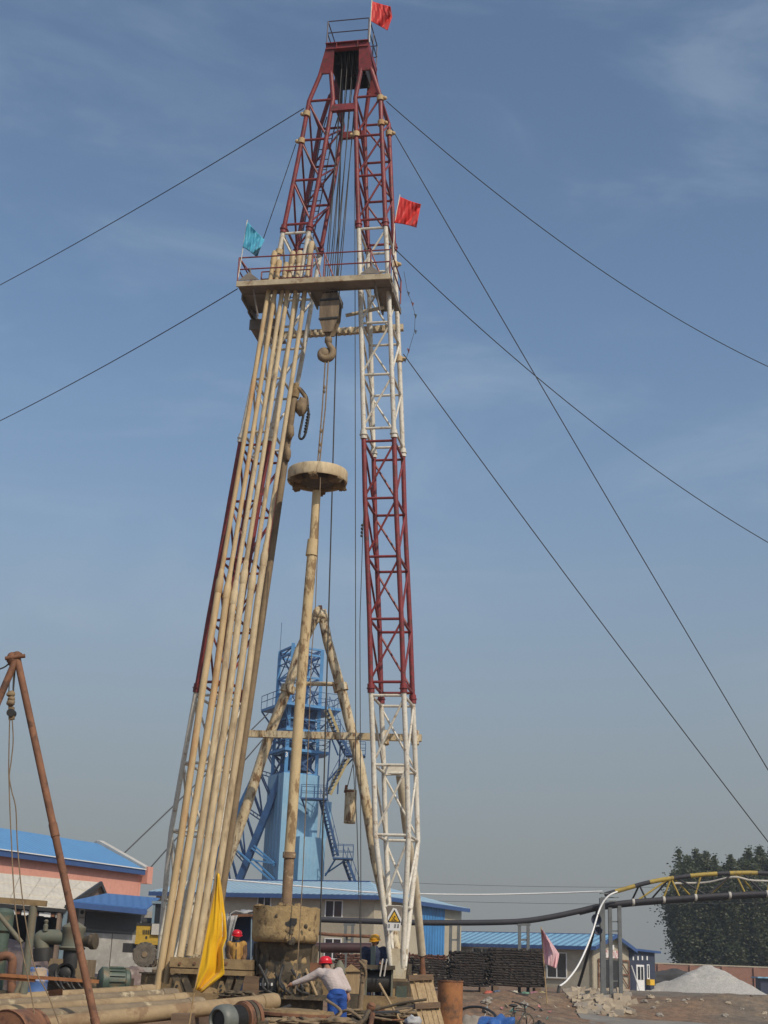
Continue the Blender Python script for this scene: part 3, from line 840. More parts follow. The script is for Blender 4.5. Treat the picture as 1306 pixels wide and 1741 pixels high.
MB().lathe(P(594.5, 1400, 35.4), Z, [(.14, 0), (.153, .01), (.153, .84), (.14, .85)], 22).build('cylinder', m_rustwhite, cw)
MB().lathe(P(595.5, 1346, 35.4), Z, [(.155, -.03), (.165, -.02), (.165, .02), (.155, .03)], 22).build('rim', m_rust, cw)
MB().tube([P(588, 1346, 35.4), P(591, 1337, 35.4), P(600, 1300, 35.4), P(601, 1262, 35.4)], .012, 6).build('rope', m_rope, cw)
MB().tube([P(603, 1347, 35.4), P(602, 1320, 35.4), P(601, 1300, 35.4)], .012, 6).build('rope', m_rope, cw)
MB().lathe(P(588.5, 1344, 35.4), Z, [(.03, 0), (.045, .02), (.03, .14)], 8).build('eye_bolt', m_rustor, cw)

# ------------------------------------------------------------------ guy wires
def guy(p0, px1, Y0, Y1, sag, label, r=.0135):
    a_, b_ = P(*p0, Y0), P(*px1, Y1)
    o = MB().tube(sagline(a_, b_, sag, 40), r, 6).build('guy_wire', m_rope)
    tag(o, label, 'guy wire')
    return o
guy((517, 184), (-170, 572), 31.9, 46, .25, 'guy wire from the left top of the mast shoulder out over the sheds')
guy((404, 491), (-190, 802), 32.0, 46, .3, 'guy wire from the end of the racking board out over the sheds')
guy((657, 172), (1480, 690), 32.0, 44, 1.25, 'sagging guy wire from the shoulder of the mast toward the trees')
guy((663, 213), (1420, 1500), 33.0, 36.5, .1, 'taut steep guy wire from the upper maroon part of the right leg')
guy((668, 420), (1480, 1010), 32.6, 44, 1.05, 'sagging guy wire from behind the red flag on the right leg')
guy((686, 602), (1420, 1578), 33.5, 37, .15, 'taut steep guy wire from the upper white part of the right leg')
guy((503, 245), (437, 437), 33.2, 33.4, .02, 'short stay wire from mast shoulder down to racking board', .012)
for i, (x, y) in enumerate(((513, 183), (505, 232))):
    pass
bu = thing('pennant_string', P(692, 610, 33.2), 'string of small faded pennants fluttering beside the right mast leg', 'bunting')
bp = [(687, 462), (693, 497), (700, 513), (706, 535), (705, 563), (697, 590), (690, 612)]
MB().tube([P(x, y, 33.2) for x, y in bp], .006, 5).build('cord', m_rope, bu)
pc = [cloth('faded blue pennant', (.12, .16, .22)), cloth('faded red pennant', (.4, .12, .12)), cloth('dark pennant', (.12, .15, .13))]
for i, (x, y) in enumerate(((694, 499), (701, 517), (706, 537), (706, 564), (694, 596), (688, 612))):
    MB().slab([P(x - 2, y - 4, 33.2), P(x + 3, y - 2, 33.22), P(x + 1, y + 5, 33.25)], (0, .008, 0)).build('pennant', pc[i % 3], bu)
# letters on the yellow flag
for o in yf.children:
    if o.name.startswith('cloth'):
        o.data.materials.append(M('white print', (.75, .72, .55), None, 3, .6, bump=0))
        for j in (8, 9, 10, 11, 12):
            for i in (24, 25, 26):
                if (i + j) % 3: o.data.polygons[j * 32 + i].material_index = 1
# ================================================================== headframe
m_hb = M('light blue paint', (0.085, 0.27, 0.53), (0.07, 0.22, 0.45), 1.2, .5, spot=(.09, .17, .27), sp_scale=1.6, sp_lo=.58, sp_hi=.75, bump=.05)
m_hbd = M('dark shaded blue paint', (0.025, 0.085, 0.22), (0.02, 0.06, 0.15), 1.2, .55, bump=.05)  # darker copy of the light blue, also painting shade on the near back stay
def corrug(name, c, spacing, axis, c2=None, rough=.45, strength=.6, spot=None):
    m = M(name, c, c2, .5, rough, spot=spot, sp_scale=.8, sp_lo=.55, sp_hi=.75, bump=0, grime=.07)
    t = m.node_tree; b = t.nodes['Principled BSDF']
    co = t.nodes.new('ShaderNodeTexCoord')
    dt = t.nodes.new('ShaderNodeVectorMath'); dt.operation = 'DOT_PRODUCT'
    ax = Vector(axis).normalized(); dt.inputs[1].default_value = ax * (2 * math.pi / spacing)
    t.links.new(co.outputs['Object'], dt.inputs[0])
    sn = t.nodes.new('ShaderNodeMath'); sn.operation = 'SINE'
    t.links.new(dt.outputs['Value'], sn.inputs[0])
    bp_ = t.nodes.new('ShaderNodeBump'); bp_.inputs['Strength'].default_value = strength; bp_.inputs['Distance'].default_value = spacing * .12
    t.links.new(sn.outputs[0], bp_.inputs['Height']); t.links.new(bp_.outputs[0], b.inputs['Normal'])
    return m
HY = 112.0
th = R(27.5)
E1, E2 = Vector((math.cos(th), math.sin(th), 0)), Vector((-math.sin(th), math.cos(th), 0))
H0c = P(481, 1400, HY); H0c.z = 0
def hz_(py): return P(484, py, HY).z
def HF(a_, b_, z): return H0c + E1 * a_ + E2 * b_ + Z * z
hf = thing('mine_headframe', HF(1.4, 1.4, .8), 'bright blue steel mine headframe tower behind the cream office building', 'headframe')
S_ = 2.75
zt, zd, z2, z3, zc = hz_(1098), hz_(1197), hz_(1242), hz_(1276), hz_(1314)
def hbeam(p, q, w, nm='beam', mat=None, h=None): return MB().beam(p, q, w, h or w).build(nm, mat or m_hb, hf)
for a_, b_ in ((0, 0), (S_, 0), (0, S_), (S_, S_)):
    hbeam(HF(a_, b_, .8), HF(a_, b_, zt + (.25 if (a_, b_) == (0, 0) else 0)), .28, 'post')
faces = (((0, 0), (S_, 0)), ((0, 0), (0, S_)), ((S_, 0), (S_, S_)), ((0, S_), (S_, S_)))
zl = [zd, lerp(zd, zt, .5), zt]
for f0, f1 in faces:
    for z in (zt, zt - .55, zl[1]): hbeam(HF(*f0, z), HF(*f1, z), .16)
    for za, zb_ in zip(zl, zl[1:]):
        hbeam(HF(*f0, za), HF(*f1, zb_), .10, 'brace', m_hbd)
        hbeam(HF(*f1, za), HF(*f0, zb_), .07, 'brace', m_hbd)
    hbeam(HF(*f0, zt), HF(*f1, zt - .55), .09, 'brace', m_hbd)
    for z in (z2, z3, zc): hbeam(HF(*f0, z), HF(*f1, z), .22)
    for za, zb_ in ((zc, z3), (z3, z2), (z2, zd)):
        hbeam(HF(*f0, za), HF(*f1, zb_), .12, 'brace', m_hbd)
        hbeam(HF(*f1, za), HF(*f0, zb_), .12, 'brace', m_hbd)
def deck(a0, a1, b0, b1, z, edges=True, rh=1.15):
    d = MB().slab([HF(a0, b0, z), HF(a1, b0, z), HF(a1 + .5, (b0 + b1) / 2, z), HF(a1, b1, z), HF(a0, b1, z)], Z * .22).build('deck', m_hb, hf)
    if edges:
        cs = [HF(a0, b1, z + .2), HF(a0, b0, z + .2), HF(a1, b0, z + .2), HF(a1 + .5, (b0 + b1) / 2, z + .2), HF(a1, b1, z + .2)]
        pts = []
        for p, q in zip(cs, cs[1:]):
            k = max(1, int((q - p).length / 1.1))
            pts += [p.lerp(q, i / k) for i in range(k)]
        pts.append(cs[-1])
        for p in pts: MB().beam(p, p + Z * rh, .05, .05).build('railing_post', m_hbd, d)
        for p, q in zip(cs, cs[1:]):
            for k in (1, .55): MB().beam(p + Z * rh * k, q + Z * rh * k, .045, .045).build('railing_bar', m_hbd, d)
    return d
deck(-.9, S_ + 1.6, -.9, S_ + 1.2, zd - .2)
deck(-.35, S_ + .8, -.35, S_ + .6, z2, True, .9)
deck(-.35, S_ + .9, -.35, S_ + .6, z3, True, .9)
for (a0, a1) in ((.3, S_ - .2),):
    MB().box(HF(1.4, 1.4, (zd + z2) / 2), 2.3, 2.3, zd - z2 - .3, E1).build('dark_interior_housing', m_hbd, hf)  # solid dark box painted in for the tower's dark interior
    MB().lathe(HF(.9, 1.2, (z2 + z3) / 2 + .1), E1, [(.2, 0), (.75, 0), (.68, .12), (.75, .24), (.2, .24)], 28).build('head_sheave', m_hbd, hf)
    MB().lathe(HF(1.7, 1.2, (z3 + zc) / 2 + .1), E1, [(.2, 0), (.75, 0), (.68, .12), (.75, .24), (.2, .24)], 28).build('head_sheave', m_hbd, hf)
    MB().box(HF(1.5, 1.4, (z3 + zc) / 2 + .2), 2.0, 2.0, 1.4, E1).build('dark_interior_housing', m_hbd, hf)  # second dark box filling the interior below
for b_ in ((-.9, -.9), (S_ + 1.4, -.9), (-.9, S_ + 1.0)):
    hbeam(HF(b_[0], b_[1], zd - .2), HF(max(min(b_[0], S_), 0), max(min(b_[1], S_), 0), z2 + .3), .12, 'deck_bracket', m_hbd)
m_clad1 = corrug('pale blue cladding', (0.23, 0.42, 0.58), .45, E1 + E2, (0.19, 0.36, 0.52), spot=(.28, .43, .55))
MB().box(HF(1.35, 1.35, (zc + .8) / 2), S_ + .5, S_ + .5, zc - .8, E1).build('cladding', m_clad1, hf)
for a_ in (-.1, .9, 1.9, 2.9):
    MB().beam(HF(a_, -.165, 1), HF(a_, -.165, zc + .06), .09, .05).build('cladding_seam', m_hb, hf)
m_stain = M('rust stained blue', (.14, .20, .24), (.10, .14, .17), 2, .7, bump=0)
for k in range(1, 6):
    z_ = lerp(.8, zc, k / 6)
    MB().beam(HF(-.17, -.165, z_), HF(S_ + .15, -.165, z_), .05, .03).build('cladding_lap', m_stain, hf)
    MB().beam(HF(-.165, -.17, z_), HF(-.165, S_ + .15, z_), .05, .03).build('cladding_lap', m_stain, hf)
for b_ in (.4, 1.3, 2.2): MB().beam(HF(-.165, b_, 1), HF(-.165, b_, zc + .05), .07, .05).build('cladding_seam', m_stain, hf)
for (a_, z0__, z1__, w_) in ((.45, 1448, 1492, .35), (1.02, 1405, 1494, .14), (-.02, 1462, 1494, .2)):
    MB().box(HF(a_, -.16, (hz_(z0__) + hz_(z1__)) / 2), w_, .08, abs(hz_(z0__) - hz_(z1__)), E1).build('slot', m_hbd, hf, smooth=False)  # dark boxes on the cladding stand in for unlit openings
MB().box(HF(1.1, -.22, hz_(1489)), 1.4, .12, .3, E1).build('slot', m_black, hf, smooth=False)  # black box painting the dark of a wide opening
for f0, f1 in faces:
    p_, q_ = HF(*f0, 0), HF(*f1, 0)
    for k in (1, 2):
        m__ = p_.lerp(q_, k / 3)
        MB().beam(m__ + Z * z3, m__ + Z * zd, .10, .10).build('stud', m_hbd, hf)
    for zz in ((z2 + zd) / 2, (z3 + z2) / 2 + .2): MB().beam(p_ + Z * zz, q_ + Z * zz, .12, .12).build('beam', m_hb, hf)
    for zz in (lerp(zd, zt, .25), lerp(zd, zt, .75)): MB().beam(p_ + Z * zz, q_ + Z * zz, .08, .08).build('beam', m_hbd, hf)
zlow = hz_(1422)
MB().box(HF(2.1, -.75, (zlow + .8) / 2), 2.3, 1.2, zlow - .8, E1).build('skip_housing', m_clad1, hf)
MB().slab([HF(2.9, -.9, hz_(1470)), HF(4.4, .2, hz_(1395)), HF(4.4, .2, hz_(1355)), HF(3.2, -.6, hz_(1358))], E2 * .15).build('chute_panel', m_clad1, hf)
MB().beam(HF(.75, -.19, 1.0), HF(.75, -.19, hz_(1440)), .16, .06).build('conduit', m_hbd, hf)
textmesh('3', .55, HF(-.02, -.02, hz_(1284)) - Vector((0, .35, 0)), E1, Z, m_sign, 'number', hf, .02)
MB().tube([HF(0, S_, zt), HF(0, S_, zt + 2.6)], .025, 6).build('antenna', m_hbd, hf)
# back stays with lattice
bA = [P(486, 1300, HY + .8), P(407, 1497, HY + 1.5), P(372, 1588, HY + 2)]
bB = [P(460, 1265, HY + 5), P(386, 1421, HY + 7), P(330, 1545, HY + 8.5)]
MB().tube(bA, .01, 4)
def along(pl, t):
    i = 0 if t < .6 else 1
    return pl[0].lerp(pl[1], t / .6) if i == 0 else pl[1].lerp(pl[2], (t - .6) / .4)
q = MB()
for p0, p1 in zip(bA, bA[1:]): q.beam(p0, p1, .52, .52)
q.build('back_stay', m_hbd, hf)  # dark blue paints this stay's shaded face
q = MB()
for p0, p1 in zip(bB, bB[1:]): q.beam(p0, p1, .42, .42)
q.build('back_stay', m_hb, hf)  # lighter blue paints this stay as the sunlit one
for i in range(8):
    t0, t1 = .08 + i * .11, .08 + (i + 1) * .11
    for d in (0, .3):
        hbeam(along(bA, t0) + Z * d, along(bB, t0 - .02) + Z * d, .09, 'lattice_bar', m_hbd)
        p_, q_ = along(bA, t1 if i % 2 else t0) + Z * d, along(bB, t0 if i % 2 else t1) + Z * d
        hbeam(p_, q_, .08, 'lattice_bar', m_hbd)
    for k in range(6):
        p_, q_ = along(bA, t1 if i % 2 else t0), along(bB, t0 if i % 2 else t1)
        hbeam(p_.lerp(q_, (k + .5) / 6), p_.lerp(q_, (k + .5) / 6) + Z * .3, .05, 'lattice_tie', m_hbd)
for (a_, b_) in (((432, 1438), (467, 1468)), ((428, 1442), (467, 1472)), ((430, 1460), (468, 1496)), ((405, 1447), (462, 1498)), ((428, 1462), (466, 1468))):
    MB().beam(P(*a_, HY + 1), P(*b_, HY), .12, .12).build('brace', m_hb, hf)
# stairs
m_yl = M('faded yellow stair edge', (.45, .36, .16), (.34, .26, .12), 2, .6, bump=0)
def stair(p, q, nm='stair', w=.8, mat=m_hbd, edge=m_hbd, rails=True):
    side = E2
    o = MB().beam(p - side * w / 2, q - side * w / 2, .05, .22).beam(p + side * w / 2, q + side * w / 2, .05, .22).build(nm, edge, hf)
    n = max(4, int(abs(p.z - q.z) / .28))
    hd = (q - p); hd.z = 0; hd.normalize()
    for i in range(n):
        c = p.lerp(q, (i + .5) / n)
        MB().beam(c - side * w / 2, c + side * w / 2, .24, .04).build('tread', mat, o)
    if rails:
        for s in (-1, 1):
            MB().beam(p + side * s * w / 2 + Z, q + side * s * w / 2 + Z, .05, .05).build('handrail', mat, o)
            for k in (0, .33, .66, 1): 
                c = p.lerp(q, k) + side * s * w / 2
                MB().beam(c, c + Z, .045, .045).build('handrail_post', mat, o)
    return o
def landing(px0, px1, py, Y, dep=1.3, rh=1.15):
    a_, b_ = P(px0, py, Y), P(px1, py, Y); b_.z = a_.z
    ex = (b_ - a_).normalized(); ey = Vector((-ex.y, ex.x, 0))
    o = MB().slab([a_, b_, b_ + ey * dep, a_ + ey * dep], Z * .12).build('landing', m_hbd, hf)
    k = max(2, int((b_ - a_).length / .9))
    for y in (0.03, dep - .03):
        for i in range(k + 1):
            p = a_.lerp(b_, i / k) + ey * y
            MB().beam(p, p + Z * rh, .05, .05).build('railing_post', m_hbd, o)
        for h in (rh, rh * .55): MB().beam(a_ + ey * y + Z * h, b_ + ey * y + Z * h, .045, .045).build('railing_bar', m_hbd, o)
    return o
SY = HY - 1.6
landing(511, 556, 1358, SY)
stair(P(548, 1361, SY + .6), P(571, 1456, SY + .6))
landing(566, 600, 1460, SY)
for a_, b_ in (((570, 1461), (553, 1489)), ((590, 1461), (553, 1486))): MB().beam(P(*a_, SY + .5), P(*b_, HY), .1, .1).build('bracket', m_hb, hf)
for a_ in ((514, 1360), (550, 1360)): MB().beam(P(*a_, SY + .2), P(a_[0] + 8, 1384, HY), .1, .1).build('bracket', m_hbd, hf)
stair(P(587, 1463, SY + .6), P(606, 1515, SY + .6))
stair(P(558, 1352, SY + .6), P(590, 1290, SY + .6), edge=m_yl)
landing(588, 621, 1284, SY)
stair(P(592, 1284, SY + 1.2), P(572, 1246, SY + 1.2), edge=m_hbd)
landing(556, 578, 1246, SY + .8)
stair(P(572, 1246, SY + .5), P(556, 1206, SY + .5), edge=m_yl)
for a_, b_ in (((575, 1284), (560, 1246)), ((590, 1290), (556, 1330)), ((600, 1290), (575, 1316))): MB().beam(P(*a_, SY + 1), P(*b_, SY + 1.5), .1, .1).build('bracket', m_hbd, hf)
for x in (562, 580): MB().beam(P(x, 1246, HY), P(x - 6, 1350, HY), .12, .12).build('stair_post', m_hbd, hf)
for i, (a_, b_, lab) in enumerate((((456, 1213), (100, 1556), 'inclined winding rope from the headframe upper deck to the hoist house'), ((448, 1256), (160, 1582), 'inclined winding rope from the headframe lower floor to the hoist house'))):
    o = MB().tube(sagline(P(*a_, HY), P(*b_, 96), .1, 10), .05, 6).build('winding_rope', m_rope)
    tag(o, lab, 'rope')

# ================================================================== buildings
m_cream = M('cream render', (0.43, 0.385, 0.295), (0.375, 0.33, 0.25), .5, .9, spot=(.32, .28, .22), sp_scale=.7, sp_lo=.58, sp_hi=.8, bump=.1)
m_winf = M('white window frame', (.75, .76, .76), (.7, .7, .7), 2, .4, bump=0)
m_glass = M('dark window glass', (.025, .03, .035), (.02, .022, .026), 1, .12, bump=0, grime=0)
m_rib = (0.09, 0.27, 0.60)
def wall(parent, p0, p1, z0, z1, mat, name='wall', t=.25):
    d = (p1 - p0); d.z = 0; d.normalize(); nrm = Vector((d.y, -d.x, 0))
    return MB().slab([Vector((p0.x, p0.y, z0)), Vector((p1.x, p1.y, z0)), Vector((p1.x, p1.y, z1)), Vector((p0.x, p0.y, z1))], -nrm * t).build(name, mat, parent, smooth=False), d, nrm
def window(parent, p0, d, nrm, x, zc_, w, h, mull=1, name='window'):
    c = p0 + d * x; c.z = zc_
    f = MB()
    t = .07
    f.box(c + Z * (h / 2) + nrm * .02, w + t, .08, t, d); f.box(c - Z * (h / 2) + nrm * .02, w + t, .08, t, d)
    for s in [-w / 2, w / 2] + [w * (k / (mull + 1) - .5) for k in range(1, mull + 1)]:
        f.box(c + d * s + nrm * .02, t, .075, h, d)
    fo = f.build(name, m_winf, parent, smooth=False)
    MB().box(c + nrm * .01, w, .03, h, d).build('pane', m_glass, fo, smooth=False)
    MB().box(c - Z * (h / 2 + .07) + nrm * .05, w + .2, .14, .05, d).build('sill', m_cream, fo, smooth=False)
    return fo
# two-storey office
oc = P(636, 1560, 95); oc.z = 0
dl = Vector((-.925, .38, 0)).normalized(); dR = Vector((.44, .90, 0)).normalized()
ez_ = P(644, 1524, 94.8).z
of_ = thing('office_building', Vector((oc.x, oc.y, .8)), 'cream two-storey office with light blue hipped metal roof behind the rig', 'building')
Lf, Ld = 17.0, 15.5
pA = oc + dl * Lf
w1, d1, n1 = wall(of_, pA, oc, .7, ez_, m_cream)
pD = oc + dR * Ld
w2, d2, n2 = wall(of_, oc, pD, .7, ez_ - .02, m_cream)
m_bluep = corrug('blue wall panel', (0.06, 0.24, 0.55), .5, dR)
blx = [((px - 636) / (785 - 636)) * Ld for px in (708, 752)]
MB().box(oc + dR * ((blx[0] + blx[1]) / 2) + n2 * .03 + Z * (ez_ - 1.9), blx[1] - blx[0], .06, 3.6, dR).build('blue_panel', m_bluep, of_, smooth=False)
def xon(px, base, d, py):      # distance along a wall for a pixel column
    r_ = ray(px, py); n_ = Vector((d.y, -d.x, 0))
    t = (base - EYE).dot(n_) / r_.dot(n_)
    q = EYE + r_ * t
    return (q - base).dot(d), q.z
for px, py, w_, h_ in ((568, 1545.5, 1.25, 1.1), (450, 1532, 1.0, .9), (566, 1613, 1.2, 1.3), (500, 1540, 1.1, 1.0), (625, 1613, 1.1, 1.3)):
    x, z_ = xon(px, pA, d1, py)
    if px not in (500, 625): window(of_, pA, d1, n1, x, z_, w_, h_)
m_roofb = corrug('light blue metal roof', (0.34, 0.48, 0.57), .45, dl, (0.28, 0.42, 0.53), rough=.4, spot=(.38, .44, .47))
m_fascia = M('blue fascia', (0.04, 0.09, 0.25), (.035, .08, .21), 1, .45, bump=0)
ov = .55
e0, e1, e2_ = pA + n1 * ov - d1 * .3, oc + n1 * ov + n2 * ov, pD + n2 * ov + d2 * .3
e3 = pA + dR * Ld + d2 * .3
for p in (e0, e1, e2_, e3): p.z = ez_
rise = 1.25
r0 = pA + dR * (Ld / 2.6); r1 = oc + dl * 3.2 + dR * (Ld / 2.6); r2 = pD + dl * 4.2 - dR * 2
for p in (r0, r1): p.z = ez_ + rise
r2.z = ez_ + .75
MB().slab([e0, e1, r1, r0], Z * .08).build('roof_slope', m_roofb, of_, smooth=False)
MB().slab([e1, e2_, r2, r1], Z * .08).build('roof_slope', m_roofb, of_, smooth=False)
MB().beam(e0 - Z * .1, e1 - Z * .1, .08, .28).build('fascia', m_fascia, of_, smooth=False)
MB().beam(e1 - Z * .1, e2_ - Z * .1, .08, .28).build('fascia', m_fascia, of_, smooth=False)
MB().beam(r0 + Z * .1, r1 + Z * .1, .25, .08).build('ridge_cap', m_fascia, of_, smooth=False)

# low workshop
wc = P(1007, 1640, 104); wc.z = 0
dl = Vector((-.83, .56, 0)).normalized(); dR = Vector((.56, .83, 0)).normalized()
wz = P(1007, 1608, 104).z
ws = thing('workshop', Vector((wc.x, wc.y, .8)), 'low cream workshop with blue ribbed gable roof behind the rebar stacks', 'building')
Lf = 17.5
pA = wc + dl * Lf
w1, d1, n1 = wall(ws, pA, wc, .6, wz, m_cream)
gw = 6.6
pD = wc + dR * gw
hk = gw / 2
g = [Vector((wc.x, wc.y, .6)), Vector((pD.x, pD.y, .6)), Vector((pD.x, pD.y, wz)), (wc + dR * hk) + Z * (wz + .85), Vector((wc.x, wc.y, wz))]
nR = Vector((dR.y, -dR.x, 0))
MB().slab(g, -nR * .25).build('gable_wall', m_cream, ws, smooth=False)
m_roofb2 = corrug('blue ribbed roof', (0.22, 0.41, 0.56), .6, dl, (0.18, 0.36, 0.52), rough=.4)
for s in (0, 1):
    o_ = .5
    if s == 0: q = [pA + n1 * o_ - d1 * .4, wc + n1 * o_ + nR * .5]; z0_ = wz - .1
    else: q = [pA + dR * gw - n1 * o_, wc + dR * gw - n1 * o_ + nR * .5]; z0_ = wz - .1
    rr = [wc + dR * hk + nR * .5, pA + dR * hk - d1 * .4]
    pts = [Vector((p.x, p.y, z0_)) for p in q] + [Vector((p.x, p.y, wz + .87)) for p in rr]
    MB().slab(pts, Z * .07).build('roof_slope', m_roofb2, ws, smooth=False)
    MB().beam(pts[0] - Z * .08, pts[1] - Z * .08, .07, .24).build('fascia', m_fascia, ws, smooth=False)
    MB().beam(pts[1] - Z * .06, pts[2] - Z * .06, .07, .26).build('verge_board', m_fascia, ws, smooth=False)
MB().beam(rr[0] + Z * (wz + .92), rr[1] + Z * (wz + .92), .3, .06).build('ridge_cap', m_fascia, ws, smooth=False)
for px, py, w_, h_ in ((947, 1641, 1.6, 1.75), (820, 1622, 1.6, .9), (750, 1612, 1.5, .8)):
    x, z_ = xon(px, pA, d1, py)
    window(ws, pA, d1, n1, x, z_, w_, h_)
xa, _ = xon(1027, wc, dR, 1660); xb, _ = xon(1052, wc, dR, 1660)
zdt = xon(1040, wc, dR, 1632)[1]
MB().box(wc + dR * ((xa + xb) / 2) + nR * .01 + Z * ((zdt + .8) / 2), xb - xa, .06, zdt - .8, dR).build('doorway', m_black, ws, smooth=False)  # flat black panel paints the unlit inside of the door opening
xs_, _ = xon(1012.5, wc, dR, 1660)
for (x0, x1) in ((xa - 1.15, xa - .05), (xb + .1, xb + 1.7)):
    df = MB()
    for z in (.9, (zdt + .9) / 2, zdt): df.box(wc + dR * ((x0 + x1) / 2) + nR * .12 + Z * z, x1 - x0, .06, .1, dR)
    for x in (x0, x1): df.box(wc + dR * x + nR * .12 + Z * ((zdt + .9) / 2), .1, .07, zdt - .85, dR)
    df.beam(wc + dR * x0 + nR * .12 + Z * zdt, wc + dR * x1 + nR * .12 + Z * ((zdt + .9) / 2), .05, .08)
    df.beam(wc + dR * x0 + nR * .12 + Z * ((zdt + .9) / 2), wc + dR * x1 + nR * .12 + Z * .9, .05, .08)
    df.build('door_leaf', m_rust, ws, smooth=False)
m_signr = M('red and white sign', (.5, .12, .12), (.6, .5, .5), 7, .5, bump=0, spot=(.75, .72, .7), sp_scale=5, sp_lo=.5, sp_hi=.53)
MB().box(wc + dR * ((xa + xb) / 2 + .2) + nR * .08 + Z * (zdt + .4), 2.6, .06, .55, dR).build('name_board', m_signr, ws, smooth=False)
MB().box(wc + dR * ((xa + xb) / 2 + .1) + nR * .08 + Z * (zdt + .9), .5, .06, .35, dR).build('lamp_plate', m_sign, ws, smooth=False)
# blue gatehouse
ac = pD + dR * .1 + nR * .0
ad = Vector((.80, .60, 0)).normalized(); an = Vector((ad.y, -ad.x, 0))
gt = thing('gatehouse', Vector((ac.x, ac.y, .8)), 'small dark blue gatehouse with white door and flat blue roof', 'building')
az_ = P(1075, 1616, 110).z
m_navy = M('dark blue wall', (0.035, 0.045, 0.08), (0.03, 0.038, 0.065), 1, .6, bump=0)
wx, d3, n3 = wall(gt, ac, ac + ad * 2.9, .6, az_, m_navy, t=2.5)
MB().slab([ac + an * .3 - ad * .3 + Z * (az_ + .02), ac + an * .3 + ad * 3.3 + Z * (az_ - .12), ac - an * 2.8 + ad * 3.3 + Z * (az_ - .12), ac - an * 2.8 - ad * .3 + Z * (az_ + .02)], Z * .16).build('roof', m_fascia, gt, smooth=False)
def ga(px, py): return xon(px, ac, ad, py)
x0, z0_ = ga(1081, 1640); x1, z1_ = ga(1095, 1679)
dr_ = MB().box(ac + ad * ((x0 + x1) / 2) + an * .03 + Z * ((z0_ + .8) / 2), x1 - x0, .08, z0_ - .8, ad).build('door', m_winf, gt, smooth=False)
MB().box(ac + ad * ((x0 + x1) / 2) + an * .06 + Z * (z0_ - .62), (x1 - x0) * .72, .05, .95, ad).build('pane', m_glass, dr_, smooth=False)
MB().box(ac + ad * ((x0 + x1) / 2) + an * .075 + Z * (z0_ - .62), .07, .05, .95, ad).build('mullion', m_winf, dr_, smooth=False)
for px in (1076, 1084, 1091.5, 1099.5):
    x, z_ = ga(px, 1629)
    MB().box(ac + ad * x + an * .03 + Z * z_, .13, .06, .3, ad).build('vent_window', m_winf, gt, smooth=False)
x, z_ = ga(1101.5, 1652); window(gt, ac, ad, an, x, z_, .22, 1.0, 0)
x, z_ = ga(1102, 1670)
MB().box(ac + ad * x + an * .25 + Z * z_, .5, .4, .42, ad).build('yellow_box', m_signy, gt, smooth=False)
MB().box(ac + ad * x + an * .25 + Z * (z_ - .5), .45, .36, .7, ad).build('box_stand', m_navy, gt, smooth=False)
for px in (1074,):
    x, z_ = ga(px, 1660)
    MB().beam(ac + ad * x + an * .8 + Z * .8, ac + ad * (x - .1) + an * .1 + Z * 2.6, .06, .06).build('leaning_pole', m_winf, gt)

# far brick wall, gravel, people, trees
m_brick = bpy.data.materials.new('red brick wall'); m_brick.use_nodes = True
t = m_brick.node_tree; b = t.nodes['Principled BSDF']; b.inputs['Roughness'].default_value = .9
bt = t.nodes.new('ShaderNodeTexBrick'); bt.inputs['Scale'].default_value = 2.0
bt.inputs['Color1'].default_value = (.22, .09, .06, 1); bt.inputs['Color2'].default_value = (.28, .12, .075, 1); bt.inputs['Mortar'].default_value = (.3, .24, .2, 1)
co = t.nodes.new('ShaderNodeTexCoord'); mp_ = t.nodes.new('ShaderNodeMapping'); mp_.inputs['Rotation'].default_value = (R(90), 0, 0)
t.links.new(co.outputs['Object'], mp_.inputs[0]); t.links.new(mp_.outputs[0], bt.inputs['Vector']); t.links.new(bt.outputs[0], b.inputs['Base Color'])
w0, w1_ = P(1040, 1650, 150), P(1420, 1660, 150)
bw = thing('boundary_wall', Vector((w0.x, 150, .8)), 'long red brick boundary wall in front of the poplar trees', 'wall')
MB().box(Vector(((w0.x + w1_.x) / 2, 150, 1.95)), w1_.x - w0.x, .3, 2.6, (1, 0, 0)).build('brickwork', m_brick, bw, smooth=False)
MB().box(Vector(((w0.x + w1_.x) / 2, 150, 3.31)), w1_.x - w0.x, .42, .12, (1, 0, 0)).build('coping', m_cream, bw, smooth=False)
k = 0
for i in range(7):
    x = lerp(w0.x, w1_.x, (i + .5) / 7)
    MB().box(Vector((x, 149.8, 1.95)), .5, .3, 2.58, (1, 0, 0)).build('pier', m_brick, bw, smooth=False)
m_gravel = M('pale crushed stone', (0.46, 0.44, 0.41), (0.36, 0.345, 0.32), 5, .95, spot=(.24, .23, .21), sp_scale=14, sp_lo=.52, sp_hi=.6, bump=1.0, bscale=16)
gc = P(1205, 1685, 112)
def pile_z(x, y):
    dx, dy = x - gc.x - .35, y - gc.y
    rx_ = 5.6 if dx < 0 else 4.2
    d = math.hypot(dx / rx_, dy / 4.2)
    h = 2.25 * max(0, 1 - d) ** 1.05
    if h > 0: h *= 1 + .20 * fbm(x, y, 2.3) + .06 * fbm(x, y, .6)
    s = max(0, 1 - math.hypot((dx + 3.6) / 2.6, dy / 2.5))
    h = max(h, .85 * s)
    return .78 + h + .03 * fbm(x, y, .5)
v_, f_ = gridmesh(spaced(gc.x - 6.6, gc.x + 5.2, .14), spaced(gc.y - 4.6, gc.y + 4.6, .18), pile_z)
q = MB(); q.add(v_, f_)
tag(q.build('gravel_pile', m_gravel, ang=80), 'pale grey heap of crushed gravel in front of the brick wall', 'gravel')
m_net = M('dark shade netting', (.04, .04, .045), (.06, .055, .05), 2, .9, bump=.3)
nc = P(1142, 1668, 130)
